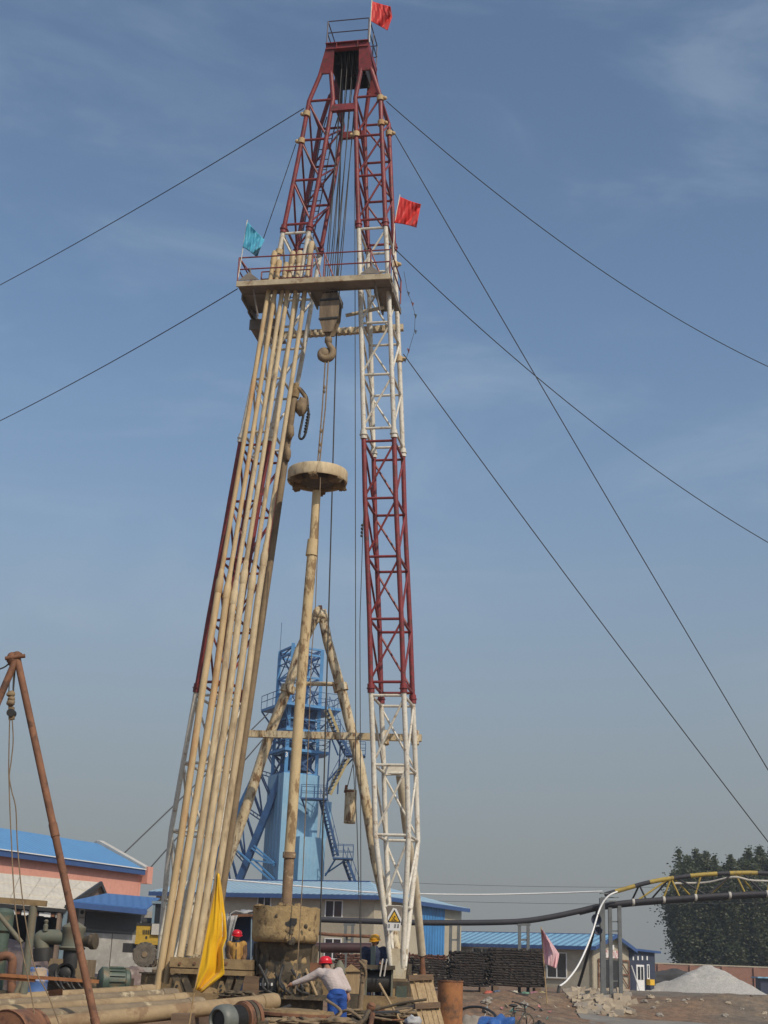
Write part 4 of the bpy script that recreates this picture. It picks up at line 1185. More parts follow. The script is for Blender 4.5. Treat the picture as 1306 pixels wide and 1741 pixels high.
MB_ = MB().blob(nc, 2.6, 1.2, 1.0, 20, 12, .35, 4)
tag(MB_.build('covered_heap', m_net), 'dark netted heap lying before the brick wall left of the gravel', 'heap')
bk = P(1300, 1662, 125)
kb_ = thing('kiosk', Vector((bk.x, bk.y, .8)), 'small dark booth with a pale blue roof beyond the gravel heap', 'booth')
MB().box(Vector((bk.x + .4, bk.y, 1.45)), 2.0, 1.6, 1.3).build('wall', m_navy, kb_, smooth=False)
MB().box(Vector((bk.x + .4, bk.y, 2.16)), 2.6, 2.2, .12).build('roof', m_roofb2, kb_, smooth=False)
# ------------------------------------------------------------------ trees
m_leaf = M('poplar leaf', (0.085, 0.098, 0.046), (0.058, 0.070, 0.034), .45, .55, spot=(0.075, 0.085, 0.04), sp_scale=1.1, sp_lo=.55, sp_hi=.7, bump=0, grime=.2)
_t = m_leaf.node_tree; _b = _t.nodes['Principled BSDF']
_tr = _t.nodes.new('ShaderNodeBsdfTranslucent'); _tr.inputs[0].default_value = (.085, .12, .045, 1)
_ms = _t.nodes.new('ShaderNodeMixShader'); _ms.inputs[0].default_value = .35
_t.links.new(_b.outputs[0], _ms.inputs[1]); _t.links.new(_tr.outputs[0], _ms.inputs[2]); _t.links.new(_ms.outputs[0], _t.nodes['Material Output'].inputs[0])
m_bark = M('grey bark', (.10, .085, .07), (.07, .06, .05), 3, .9, bump=.5)
def tree_mesh(seed, h, rad, nleaf, spires):
    rnd = random.Random(seed)
    tr = MB().tube([(0, 0, -.3), (.1, 0, h * .3), (0, .1, h * .6), (0, 0, h * .93)], [.28, .22, .14, .03], 8)
    limbs = []
    for i in range(26):
        z0 = h * (.10 + .72 * i / 26); a_ = rnd.random() * 6.28
        ln = rad * (.55 + .6 * rnd.random()) * (1 - .35 * i / 26)
        up = ln * (1.1 + rnd.random())
        e = Vector((math.cos(a_) * ln, math.sin(a_) * ln, min(z0 + up, h * .97)))
        tr.tube([(0, 0, z0), Vector((e.x * .5, e.y * .5, lerp(z0, e.z, .4))), e], [.08, .05, .015], 5)
        limbs.append((Vector((0, 0, z0)), e))
    for k in range(spires):
        a_ = rnd.random() * 6.28; rr = rad * (.15 + .75 * rnd.random())
        b_ = Vector((math.cos(a_) * rr, math.sin(a_) * rr, h * (.62 + .1 * rnd.random())))
        e = Vector((b_.x * 1.15, b_.y * 1.15, h * (.76 + .24 * rnd.random())))
        tr.tube([Vector((0, 0, h * .45)), b_, e], [.07, .05, .012], 5)
        limbs.append((b_, e)); limbs.append((b_, e)); limbs.append((Vector((0, 0, h * .45)), b_))
    limbs += [(Vector((0, 0, h * .5)), Vector((0, 0, h)))] * 4
    lf = MB(); vs_, fs = [], []
    for i in range(nleaf):
        a_, b_ = rnd.choice(limbs)
        t = rnd.random() ** .75
        sp_ = min(lerp(1.0, .06, t) * rad * .42 + .13, .9)
        c = a_.lerp(b_, t) + Vector((rnd.gauss(0, sp_), rnd.gauss(0, sp_), rnd.gauss(0, sp_ * 1.1)))
        if c.z < .5: c.z = .5 + rnd.random() * 1.5
        s = .10 + .12 * rnd.random()
        n_ = Vector((rnd.gauss(0, 1), rnd.gauss(0, 1), rnd.gauss(0, .7))).normalized()
        p_, q_ = perp(n_)
        o = len(vs_)
        vs_ += [c + p_ * s, c + q_ * s * .7, c - p_ * s, c - q_ * s * .7 + n_ * s * .3]
        fs.append((o, o + 1, o + 2, o + 3))
    lf.add(vs_, fs)
    return tr, lf
def mesh_only(mb, name, mat):
    me = bpy.data.meshes.new(name); me.from_pydata(mb.v, [], mb.f); me.materials.append(mat); me.update(); return me
tvar = []
for k, (h, rad, nl, sp_) in enumerate(((15.2, 2.2, 13000, 7), (16.4, 2.0, 12000, 6), (13.6, 2.3, 13000, 8))):
    a_, b_ = tree_mesh(20 + k, h, rad, nl, sp_)
    tvar.append((mesh_only(a_, 'trunk', m_bark), mesh_only(b_, 'crown', m_leaf)))
spots = [(1164, 162, 2, .90), (1176, 158, 0, .98), (1190, 164, 1, 1.0), (1207, 158, 0, 1.02), (1230, 163, 2, 1.0), (1250, 157, 1, .93), (1268, 162, 0, 1.0), (1288, 158, 2, 1.08), (1303, 164, 1, 1.04), (1325, 158, 0, 1.08), (1346, 162, 1, 1.02), (1175, 170, 1, .98), (1222, 170, 0, 1.02), (1280, 170, 1, 1.03)]
tl = ['poplar tree standing at the free end of the row behind the wall', 'tall poplar in the dense row behind the brick boundary wall']
for i, (px, Y, k, s) in enumerate(spots):
    p = P(px, 1650, Y); p.z = .75
    o = thing('poplar_tree', p, tl[0] if i == 0 else tl[1], 'tree', 'row of poplars behind the wall')
    o.rotation_euler = (0, 0, i * 1.9); o.scale = (s, s, s * .95)
    for nm, me in zip(('trunk', 'crown'), tvar[k]):
        c = bpy.data.objects.new(nm, me); col.objects.link(c); c.parent = o

# ------------------------------------------------------------------ left buildings
m_pink = M('salmon render', (0.62, 0.30, 0.235), (0.58, 0.275, 0.215), .6, .9, bump=.05)
pk = thing('pink_hall', P(238, 1630, 85), 'salmon pink hall with blue metal roof behind the sheds', 'building')
e_r = P(238, 1480, 85); e_l = P(-60, 1437, 71); e_l.z = e_r.z
dl_ = (e_r - e_l).normalized(); bk_ = Vector((-dl_.y, dl_.x, 0))
if bk_.y < 0: bk_ = -bk_
wall(pk, Vector((e_l.x, e_l.y, 0)), Vector((e_r.x, e_r.y, 0)), .3, e_r.z - .1, m_pink)
rdg_r = P(166, 1436, 87.5); rdg_l = e_l + (rdg_r - e_r); rdg_l.z = rdg_r.z
m_roofp = corrug('blue steel roof', (0.11, 0.29, 0.54), .5, dl_, (0.10, 0.26, 0.5), rough=.4)
fr = -bk_ * .35
MB().slab([e_l + fr, e_r + fr, rdg_r, rdg_l], Z * .08).build('roof_slope', m_roofp, pk, smooth=False)
bk2 = (rdg_r - e_r) * 2; bk2.z = 0
MB().slab([rdg_l, rdg_r, e_r + bk2, e_l + bk2], Z * .08).build('roof_slope', m_roofp, pk, smooth=False)
MB().beam(e_l + fr - Z * .12, e_r + fr - Z * .12, .12, .3).build('gutter', m_fascia, pk, smooth=False)
MB().beam(e_l + fr * 1.3 + Z * .06, e_r + fr * 1.3 + Z * .06, .05, .05).build('gutter_edge', m_winf, pk, smooth=False)
m_grey = M('pale grey coping', (.5, .48, .44), (.42, .4, .37), 2, .8, bump=.1)
MB().beam(e_r + fr + dl_ * .25 + Z * .12, rdg_r + dl_ * .25 + Z * .18, .45, .2).build('verge_coping', m_grey, pk, smooth=False)
MB().beam(rdg_r + dl_ * .25 + Z * .18, e_r + bk2 + dl_ * .25 + Z * .12, .45, .2).build('verge_coping', m_grey, pk, smooth=False)
MB().box(e_r + fr * .6 + dl_ * .45 - Z * .25, .55, .5, 1.0, dl_).build('corner_block', m_pink, pk, smooth=False)
gp = [Vector((e_r.x, e_r.y, .3)), e_r, rdg_r, e_r + bk2, Vector(((e_r + bk2).x, (e_r + bk2).y, .3))]
MB().slab([p + dl_ * .02 for p in gp], dl_ * .2).build('gable_wall', m_pink, pk, smooth=False)

m_asb = corrug('pale cement roof sheet', (0.60, 0.55, 0.46), .24, (1, .3, 0), (0.53, 0.48, 0.40), rough=.8, strength=.4, spot=(.36, .33, .29))
ws_ = thing('open_shed', P(60, 1640, 56), 'open shed with pale corrugated cement roof in front of the pink hall', 'shed')
fl, frr = P(-40, 1530, 53), P(112, 1542, 58); frr.z = fl.z
rl_, rr_ = P(-40, 1485, 61), P(172, 1500, 66.5); 
rr_.z = rl_.z = (rl_.z + rr_.z) / 2
n_sheet = 6
for i in range(n_sheet):
    t0, t1 = i / n_sheet, (i + 1) / n_sheet
    for r__ in range(3):
        s0, s1 = r__ / 3, (r__ + 1) / 3 + (.02 if r__ < 2 else 0)
        e_ = lambda t_, s_: fl.lerp(frr, t_).lerp(rl_.lerp(rr_, t_), s_)
        dz_ = Z * (.03 * (2 - r__) * -1)
        MB().slab([e_(t0 + .002, s0) + dz_, e_(t1 - .002, s0) + dz_, e_(t1 - .002, s1) + dz_, e_(t0 + .002, s1) + dz_], Z * .03).build('roof_sheet', m_asb, ws_, smooth=False)
bk_e = rr_ + (rr_ - frr) * .45; bk_e.z = frr.z + .5
bk_l = rl_ + (rl_ - fl) * .45; bk_l.z = fl.z + .5
MB().slab([rl_, rr_, bk_e, bk_l], Z * .05).build('roof_slope', m_asb, ws_, smooth=False)
sd = (frr - fl).normalized()
MB().beam(fl - Z * .12 , frr - Z * .12, .08, .14).build('eave_beam', m_dark, ws_, smooth=False)
gpt = [Vector((frr.x, frr.y, .2)), frr - Z * .1, rr_ - Z * .1, bk_e - Z * .1, Vector((bk_e.x, bk_e.y, .2))]
m_brown = M('brown brick render', (.22, .16, .12), (.16, .115, .085), 1.5, .9, bump=.2)
MB().slab([p - sd * .5 for p in gpt], sd * .2).build('gable_wall', m_brown, ws_, smooth=False)
MB().beam(frr, rr_, .1, .2).build('verge_board', m_dark, ws_, smooth=False)
MB().beam(rr_, bk_e, .1, .2).build('verge_board', m_dark, ws_, smooth=False)
m_bpost = M('blue grey steel post', (.20, .29, .36), (.16, .22, .27), 3, .5, bump=0)
for t in (.62, .985):
    p = fl.lerp(frr, t) + Vector((0, .3, 0))
    MB().beam(Vector((p.x, p.y, .2)), p, .16, .16).build('post', m_bpost, ws_, smooth=False)
p0 = bk_l; 
MB().slab([Vector((rl_.x, rl_.y + 2.2, .2)), Vector((rr_.x, rr_.y + 2.2, .2)), rr_ + Vector((0, 2.2, -.8)), rl_ + Vector((0, 2.2, -.8))], Vector((0, .2, 0))).build('back_wall', m_black, ws_, smooth=False)  # coloured black to paint the shade inside the open shed
for i in range(14):
    t = .05 + i * .066
    p = fl.lerp(frr, t) - Z * .32 + Vector((0, .2, 0))
    MB().box(p, .22 + .1 * (i % 3), .02, .13 + .05 * (i % 2), sd).build('bunting', m_winf if i % 3 else m_rust, ws_, smooth=False)

bs = thing('garage_shed', P(190, 1640, 60), 'grey garage shed with blue roof and large dark doorway', 'shed')
bl_, br_ = P(121, 1534, 58.5), P(250, 1545, 61.0); br_.z = bl_.z - .1
ul, ur = P(181, 1521, 63), P(272, 1529, 65)
m_roofs = corrug('deep blue roof', (0.06, 0.15, 0.33), .35, (1, .2, 0), (0.05, 0.14, 0.36), rough=.45)
MB().slab([bl_, br_, ur, ul], Z * .06).build('roof_slope', m_roofs, bs, smooth=False)
MB().beam(bl_ + Vector((0, -.1, -.1)), br_ + Vector((0, -.1, -.1)), .1, .22).build('gutter', m_fascia, bs, smooth=False)
m_conc = M('grey cement render', (.33, .32, .30), (.25, .245, .23), .8, .9, spot=(.42, .41, .39), sp_scale=1.0, bump=.1)
q0, q1 = P(128, 1600, 60), P(262, 1600, 62.6)
w_, d_, n_ = wall(bs, Vector((q0.x, q0.y, 0)), Vector((q1.x, q1.y, 0)), .2, bl_.z - .12, m_conc)
xa, za = xon(146, Vector((q0.x, q0.y, 0)), d_, 1550); xb, zb_ = xon(236, Vector((q0.x, q0.y, 0)), d_, 1590)
base0 = Vector((q0.x, q0.y, 0))
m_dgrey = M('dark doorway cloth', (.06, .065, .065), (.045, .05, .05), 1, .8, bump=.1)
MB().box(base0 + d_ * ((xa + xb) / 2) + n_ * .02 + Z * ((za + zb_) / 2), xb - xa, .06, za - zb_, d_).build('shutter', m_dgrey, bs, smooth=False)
for s in (-1, 1):
    wdt = (xb - xa) / 2
    MB().box(base0 + d_ * ((xa + xb) / 2 + s * (wdt / 2 + .01)) + n_ * .04 + Z * (zb_ / 2 + .15), wdt - .03, .05, zb_ - .3, d_).build('door_leaf', m_conc, bs, smooth=False)
xs_, zs_ = xon(138.5, base0, d_, 1551)
ns_ = MB().box(base0 + d_ * xs_ + n_ * .04 + Z * zs_, .28, .03, .36, d_).build('notice', m_grey, bs, smooth=False)
MB().lathe(base0 + d_ * xs_ + n_ * .056 + Z * zs_, n_, [(.06, 0), (.09, 0), (.09, .006), (.06, .006)], 16).build('notice_ring', m_black, ns_)
xs_, zs_ = xon(136.5, base0, d_, 1572)
MB().box(base0 + d_ * xs_ + n_ * .04 + Z * zs_, .3, .03, .5, d_).build('notice', m_grey, bs, smooth=False)

# wheel loader
LY = 54
ld = thing('wheel_loader', P(244, 1640, LY), 'yellow wheel loader parked beside the garage shed', 'loader')
m_yelp = M('loader yellow paint', (.50, .32, .03), (.40, .25, .03), 2, .6, spot=(.22, .16, .07), sp_scale=5, sp_lo=.58, sp_hi=.75, bump=.05)
m_tyre = M('dusty tyre rubber', (.16, .135, .105), (.09, .08, .065), 6, .9, bump=.3)
def LB(px0, px1, py0, py1, Y, dep): 
    a_, b_ = P(px0, py1, Y), P(px1, py0, Y)
    return ((a_ + b_) / 2 + Vector((0, dep / 2, 0)), abs(b_.x - a_.x), dep, abs(b_.z - a_.z))
MB().box(*LB(230, 272, 1573, 1600, LY, 1.3)).build('engine_hood', m_yelp, ld, smooth=False)
MB().box(*LB(229, 275, 1599.5, 1605, LY - .03, 1.36)).build('fender', m_yelp, ld, smooth=False)
for i in range(5):
    p, q_ = P(243.5 + i * 3, 1581, LY - .01), P(244 + i * 3, 1588.5, LY - .01)
    MB().beam(p, q_, .03, .03).build('louvre', m_black, ld, smooth=False)
MB().box(P(249, 1594, LY), .07, .03, .1).build('louvre', m_black, ld, smooth=False)
MB().box(*LB(232, 264, 1570, 1573.2, LY - .02, 1.2)).build('hood_top', m_dark, ld, smooth=False)
MB().lathe(P(251, 1568, LY + .5) - Vector((.22, 0, 0)), (1, 0, 0), [(.1, 0), (.17, .05), (.17, .4), (.1, .45)], 14).build('air_filter', m_dark, ld)
cb = MB()
cc, sx, sy, sz = LB(259, 285, 1535, 1580, LY + .1, 1.2)
for x in (-1, 1):
    for y in (-1, 1): cb.box(cc + Vector((x * sx / 2, y * sy / 2, 0)), .09, .09, sz)
cb.box(cc + Z * sz / 2, sx + .2, sy + .2, .1); cb.box(cc - Z * sz / 2, sx, sy, .1)
cb.build('cab_frame', m_bpost, ld, smooth=False)
MB().box(cc, sx - .06, sy - .06, sz - .1).build('cab_glass', m_glass, ld, smooth=False)
MB().box(*LB(257, 276, 1571, 1589, LY - .1, .5)).build('tank', m_grey, ld, smooth=False)
MB().box(*LB(208, 231, 1604, 1619, LY + .1, 1.0)).build('counterweight', m_dark, ld, smooth=False)
for (px, Yo) in ((247, -.05), (247, 1.3), (298, -.05), (298, 1.3)):
    c = P(px, 1623, LY); c.y += Yo
    wo_ = MB().lathe(c - Vector((0, .17, 0)), (0, 1, 0), [(.2, 0.02), (.28, 0), (.42, .02), (.45, .08), (.45, .28), (.42, .34), (.28, .36), (.2, .34)], 28).build('wheel', m_tyre, ld)
    MB().lathe(c - Vector((0, .16, 0)), (0, 1, 0), [(.06, -.02), (.1, -.02), (.13, .06), (.24, .08), (.26, -.01), (.27, -.01), (.27, .3), (.1, .3)], 20).build('rim', m_pipedark, wo_)
    for j in range(16):
        t_ = j * math.pi / 8
        dv = Vector((math.cos(t_), 0, math.sin(t_)))
        MB().beam(c + dv * .43 - Vector((0, .16, 0)), c + dv * .43 + Vector((.04, .16, 0)), .09, .05, dv).build('tread_lug', m_tyre, wo_)

# ================================================================== pipe bridge and its supports
PY = 67.0
m_pblack = M('black lagged pipe', (.035, .033, .04), (.025, .024, .03), 2, .7, bump=.3)
m_ygal = M('yellow bridge paint', (.42, .30, .05), (.32, .23, .05), 1.5, .6, bump=.05, spot=(.16, .12, .06), sp_scale=4, sp_lo=.54, sp_hi=.68)
pbx = thing('pipe_bridge', P(1040, 1690, PY), 'arched yellow and black truss pipe bridge with thick black pipe', 'pipe bridge')
def bp3(pts, Y=PY): return [P(x, y, Y) for x, y in pts]
lowc = [(505, 1562), (620, 1566), (705, 1568.5), (780, 1569), (850, 1568), (895, 1565.5), (940, 1558.5), (985, 1549), (1022, 1540.5), (1075, 1534), (1140, 1529), (1200, 1524.5), (1260, 1521), (1330, 1519), (1400, 1520), (1480, 1526)]
MB().tube(bez(bp3(lowc), 5), .135, 14).build('main_pipe', m_pblack, pbx)
MB().tube(bez([P(x, y + 2.5, PY + .5) for x, y in lowc[7:]], 5), .13, 14).build('main_pipe', m_pblack, pbx)
arch = [(1028, 1521), (1060, 1512), (1100, 1501), (1140, 1493.5), (1185, 1488), (1230, 1485), (1270, 1484), (1306, 1485), (1350, 1488), (1420, 1497), (1490, 1512)]
ap = bez(bp3(arch), 8)
stripe = [0, 5, 12, 17, 25, 30, 38, 42, 52, 56, 68, 80]
for i, (a_, b_) in enumerate(zip(stripe, stripe[1:])):
    seg = ap[a_:b_ + 1]
    if len(seg) > 1: MB().tube(seg, .105, 14).build('arch_segment', m_pblack if i % 2 == 0 else m_ygal, pbx)
lowp = bez(bp3(lowc), 5)
def onlow(x): return P(x, [l for l in [lerp(a_[1], b_[1], (x - a_[0]) / (b_[0] - a_[0])) for a_, b_ in zip(lowc, lowc[1:]) if a_[0] <= x <= b_[0]]][0], PY)
def onarch(x): return P(x, [l for l in [lerp(a_[1], b_[1], (x - a_[0]) / (b_[0] - a_[0])) for a_, b_ in zip(arch, arch[1:]) if a_[0] <= x <= b_[0]]][0], PY)
for i, (xa_, xb_, mt) in enumerate(((1087, 1076, m_pblack), (1087, 1100, m_pblack), (1138, 1080, m_ygal), (1138, 1108, m_pblack), (1141, 1127, m_ygal), (1141, 1157, m_ygal), (1145, 1182, m_ygal), (1192, 1181, m_ygal), (1150, 1205, m_pblack), (1245, 1210, m_ygal), (1246, 1200, m_pblack), (1250, 1268, m_ygal), (1255, 1290, m_ygal), (1262, 1300, m_pblack), (1310, 1304, m_ygal), (1312, 1330, m_pblack), (1360, 1335, m_ygal), (1362, 1390, m_ygal))):
    a_, b_ = onarch(xa_), onlow(xb_)
    if i % 3 == 0: b_.y += .5
    MB().tube([a_, b_], .045, 8).build('truss_brace', mt, pbx)
MB().tube(bez([onarch(1146) - Z * .25, P(1200, 1500, PY + .2), P(1246, 1491, PY), P(1280, 1497, PY), P(1330, 1498, PY)]), .05, 8).build('conduit', m_grey, pbx)
for x in (1076, 1128, 1182, 1240, 1304): MB().lathe(onlow(x) - Vector((.04, 0, 0)), (1, 0, 0), [(.15, 0), (.165, .02), (.165, .1), (.15, .12)], 14).build('pipe_clamp', m_grey, pbx)
m_post = M('grey steel post', (.15, .16, .165), (.10, .11, .115), 2, .6, spot=(.13, .10, .08), sp_scale=3, sp_lo=.6, sp_hi=.75, bump=.1)
GZ = lambda p: ground_z(p.x, p.y)
def pst(px, py0, r, Y=PY, nm='support_post'):
    a_ = P(px, py0, Y); b_ = a_.copy(); b_.z = GZ(a_) - .15
    return MB().beam(b_, a_, r * 2, r * 2).build(nm, m_post, pbx, smooth=False)
pst(1023.5, 1527, .12, PY - .55)
pst(1037, 1543, .085, PY - .1); pst(1053, 1540, .085, PY - .1)
pst(1024.5, 1543, .08, PY + .5)
for y in (1567, 1583, 1668): MB().beam(P(1037 + (y - 1543) * .012, y, PY - .1), P(1053 + (y - 1543) * .012, y, PY - .1), .06, .06).build('support_rung', m_post, pbx, smooth=False)
for (y, x0, x1) in ((1519, 1020, 1034), (1526, 1022, 1052), (1532, 1026, 1048)): MB().beam(P(x0, y, PY - .5), P(x1, y, PY - .3), .05, .05).build('bracket_arm', m_post, pbx, smooth=False)
for (xa_, xb_) in ((588, 600), (766.5, 780), (883.5, 898)):
    for x in (xa_, xb_): pst(x, 1570, .07)
    MB().beam(P(xa_, 1598, PY), P(xb_, 1598, PY), .08, .08).build('support_rung', m_post, pbx, smooth=False)
    MB().beam(P(xa_ - 4, 1572, PY), P(xb_ + 4, 1572, PY), .16, .1).build('saddle', m_post, pbx, smooth=False)
lb = thing('loudspeaker', P(1017, 1590, PY - .7), 'round dark loudspeakers strapped to the grey bridge post', 'loudspeaker')
for (x, y, r_) in ((1017, 1563, .26), (1020, 1582, .2)):
    MB().lathe(P(x, y, PY - .75), (-.5, -.8, -.1), [(.08, -.2), (.1, 0), (r_ * .7, .12), (r_, .2), (r_ - .02, .2), (.05, .05)], 18).build('horn', m_navy, lb)
MB().tube([P(1019, 1555, PY - .72), P(1022, 1600, PY - .7)], .03, 8).build('bracket', m_dark, lb)
o = MB().tube(bez([P(1050, 1516, PY - .6), P(1034, 1524, PY - .7), P(1020, 1545, PY - .8), P(1005, 1592, PY - 1.5), P(985, 1638, PY - 2.2), P(965, 1666, PY - 2.8), P(951, 1677, PY - 3.2)], 8), .042, 10).build('white_hose', m_sign)
tag(o, 'white flexible conduit curving from the bridge post down to the bank', 'hose')
o = MB().tube(bez([P(951, 1676, PY - 3.2), P(949, 1690, PY - 3.4), P(947, 1706, PY - 4.6), P(930, 1719, PY - 6), P(905, 1724, PY - 7)], 6), .07, 8).build('grey_hose', m_dark)
tag(o, 'dark hose lying down the bank below the white conduit', 'hose')
o = MB().tube(bez([P(1016, 1545, PY + .3), P(1009, 1585, PY + 1), P(996, 1635, PY + 2), P(984, 1676, PY + 3)], 8), .075, 8).build('dark_hose', m_dark)
tag(o, 'dark hose hanging from the bridge pipe before the workshop wall', 'hose')
o = MB().tube(bez([P(330, 1490, 70), P(380, 1495, 70), P(560, 1511, 69), P(650, 1518, 68.5), P(800, 1521, 68), P(920, 1519, 67.5), P(1024, 1515.5, PY - .55)], 8), .035, 8).build('white_cable', m_sign)
tag(o, 'white cable strung from the rig to the bridge post', 'cable')
for i, (y0, y1) in enumerate(((1497, 1503), (1526, 1531))):
    o = MB().tube(sagline(P(600, y0, 150), P(1400, y1, 150), .5, 20), .02, 5).build('power_line', m_rope)
    tag(o, 'faint thin power line across the haze beyond the workshop', 'power line', 'faint power lines')
# ================================================================== rig head and surroundings
def ground_hit(px, py):
    d = ray(px, py); t = 15 / d.y
    while t * d.y < 140:
        q = EYE + d * t
        if q.z <= ground_z(q.x, q.y): return q
        t += .12 / d.y
    return EYE + d * t
m_green = M('grimy green paint', (.075, .11, .085), (.05, .07, .055), 3, .55, spot=(.16, .12, .07), sp_scale=4, sp_lo=.53, sp_hi=.66, bump=.2)
m_greenp = M('pale muddy green paint', (.12, .135, .105), (.16, .13, .085), 2.5, .7, bump=.2)
m_wood = M('weathered plank', (.40, .29, .16), (.29, .20, .11), 3, .8, stretch=(6, 6, .6), bump=.4)
m_woodd = M('brown timber', (.20, .13, .08), (.13, .085, .055), 3, .85, stretch=(.6, 6, 6), bump=.4)
rh = thing('rotary_drill_head', P(485, 1705, 31.6), 'mud-covered rotary drill head with a wide drum around the kelly', 'drill head')
dc0, dc1 = P(484.5, 1603, 31.6), P(487, 1543, 31.6)
ax = Z
hh = dc1.z - dc0.z
q = MB()
nseg = 56; rd = .74
vs_, fs = [], []
rows = 10
for j in range(rows + 1):
    for i in range(nseg):
        a_ = 2 * math.pi * i / nseg
        z = hh * j / rows
        if j == rows: z += .045 * mnoise.noise(Vector((math.cos(a_) * 3, math.sin(a_) * 3, 1))) + .03 * mnoise.noise(Vector((math.cos(a_) * 9, math.sin(a_) * 9, 5)))
        r_ = rd + .012 * mnoise.noise(Vector((math.cos(a_) * 4, math.sin(a_) * 4, z * 4))) + (.012 if z > hh * .56 else 0) - (.06 if j == 0 else 0)
        vs_.append(dc0 + Vector((math.cos(a_) * r_, math.sin(a_) * r_, z)))
for j in range(rows):
    for i in range(nseg):
        fs.append((j * nseg + i, j * nseg + (i + 1) % nseg, (j + 1) * nseg + (i + 1) % nseg, (j + 1) * nseg + i))
q.add(vs_, fs)
inner = [dc0 + (v - dc0) * 1 for v in vs_]
q.add([Vector((dc0.x + (v.x - dc0.x) * .93, dc0.y + (v.y - dc0.y) * .93, v.z)) for v in vs_], [f[::-1] for f in fs])
top = rows * nseg; off = len(vs_)
q.f += [(top + i, top + (i + 1) % nseg, off + top + (i + 1) % nseg, off + top + i) for i in range(nseg)]; q.m += [0] * nseg
q.f += [(i, off + i, off + (i + 1) % nseg, (i + 1) % nseg) for i in range(nseg)]; q.m += [0] * nseg
q.build('drum', m_drum, rh, ang=60)
MB().lathe(dc0 + Z * .06, Z, [(.02, 0), (.68, 0), (.68, .04), (.02, .04)], 40).build('drum_floor', m_muddark, rh)
hp_ = P(494.5, 1568.5, 31.6 - rd - .005)
q = MB().slab([hp_ + Vector((x, abs(x + .11) * .04, z)) for x, z in ((-.125, .10), (.13, .09), (.13, -.02), (.07, -.09), (-.05, -.10), (-.12, -.05))], Vector((0, .03, 0)))
q.build('opening_dark_plate', m_black, rh, smooth=False)  # black plate on the drum paints the dark inside of a hole
for i, (x, y, r_) in enumerate(((489, 1581, .05), (494, 1586, .06), (497, 1579, .045), (490, 1594, .07), (495, 1600, .08), (520, 1575, .04), (527, 1580, .03), (470, 1557, .03))):
    MB().blob(P(x, y, 31.6 - rd + .0), r_, .012, r_ * 1.2, 10, 7, .5, i).build('mud_lump', m_muddark if i % 3 else m_mud, rh)
for i, (x, y) in enumerate(((440, 1541), (447, 1545), (490, 1541), (505, 1543), (515, 1545), (478, 1542))):
    MB().blob(P(x, y, 31.2), .10, .10, .05 + .03 * (i % 2), 12, 8, .6, i + 7).build('mud_lump', m_mud, rh)
MB().lathe(P(484, 1655, 31.7), Z, [(.30, 0), (.40, .1), (.52, .3), (.60, .5), (.62, .68), (.3, .7)], 30).build('neck_cone', m_muddark, rh)
MB().blob(P(487, 1630, 31.42), .38, .2, .32, 40, 28, .30, 11).build('mud_lump', m_drum, rh)
MB().lathe(P(484, 1662, 31.9), Z, [(.62, 0), (.7, .05), (.7, .3), (.66, .42), (.66, .75), (.5, .8)], 30).build('swivel_casing', m_muddark, rh)
for i in range(12):
    a_ = i * math.pi / 6
    MB().beam(P(484, 1650, 31.9) + Vector((math.cos(a_) * .68, math.sin(a_) * .68, -.1)), P(484, 1650, 31.9) + Vector((math.cos(a_) * .7, math.sin(a_) * .7, .55)), .08, .06).build('casing_rib', m_muddark, rh, smooth=False)
bb, sx, sy, sz = LB(446, 548, 1655, 1725, 31.2, 1.6)
MB().box(bb, sx, sy, sz).build('gearbox', m_muddark, rh, smooth=False)
MB().box(*LB(437, 560, 1692, 1697, 30.9, 1.9)).build('bed_plate', m_muddark, rh, smooth=False)
for i in range(9):
    x = 450 + i * 11
    MB().blob(P(x, 1660 + (i * 7) % 29, 31.15), .12, .1, .12 + .03 * (i % 3), 10, 7, .6, i + 20).build('mud_lump', m_mud if i % 2 else m_muddark, rh)
for i in range(6):
    a_ = P(440 + i * 14, 1640 + (i % 3) * 8, 31.0); b_ = P(450 + i * 15, 1690, 30.9)
    MB().tube(bez([a_, a_.lerp(b_, .5) + Vector((.15 * (-1) ** i, -.12, -.1)), b_], 6), .03, 8).build('hydraulic_hose', m_dark, rh)
MB().box(*LB(440, 470, 1664, 1684, 31.0, .4)).build('valve_block', m_dark, rh, smooth=False)
for i in range(4): MB().tube([P(444 + i * 6, 1676, 30.95), P(444 + i * 6, 1671, 30.95)], .022, 8).build('valve_cap', m_winf, rh)
MB().box(*LB(520, 562, 1638, 1656, 31.5, .5)).build('motor_box', m_rust, rh, smooth=False)
MB().tube([P(520, 1648, 31.2), P(539, 1693, 30.9)], .03, 8).build('lever', m_wood, rh)
MB().box(*LB(533, 562, 1664, 1700, 31.3, .06)).build('guard_plate', m_mud, rh, smooth=False)

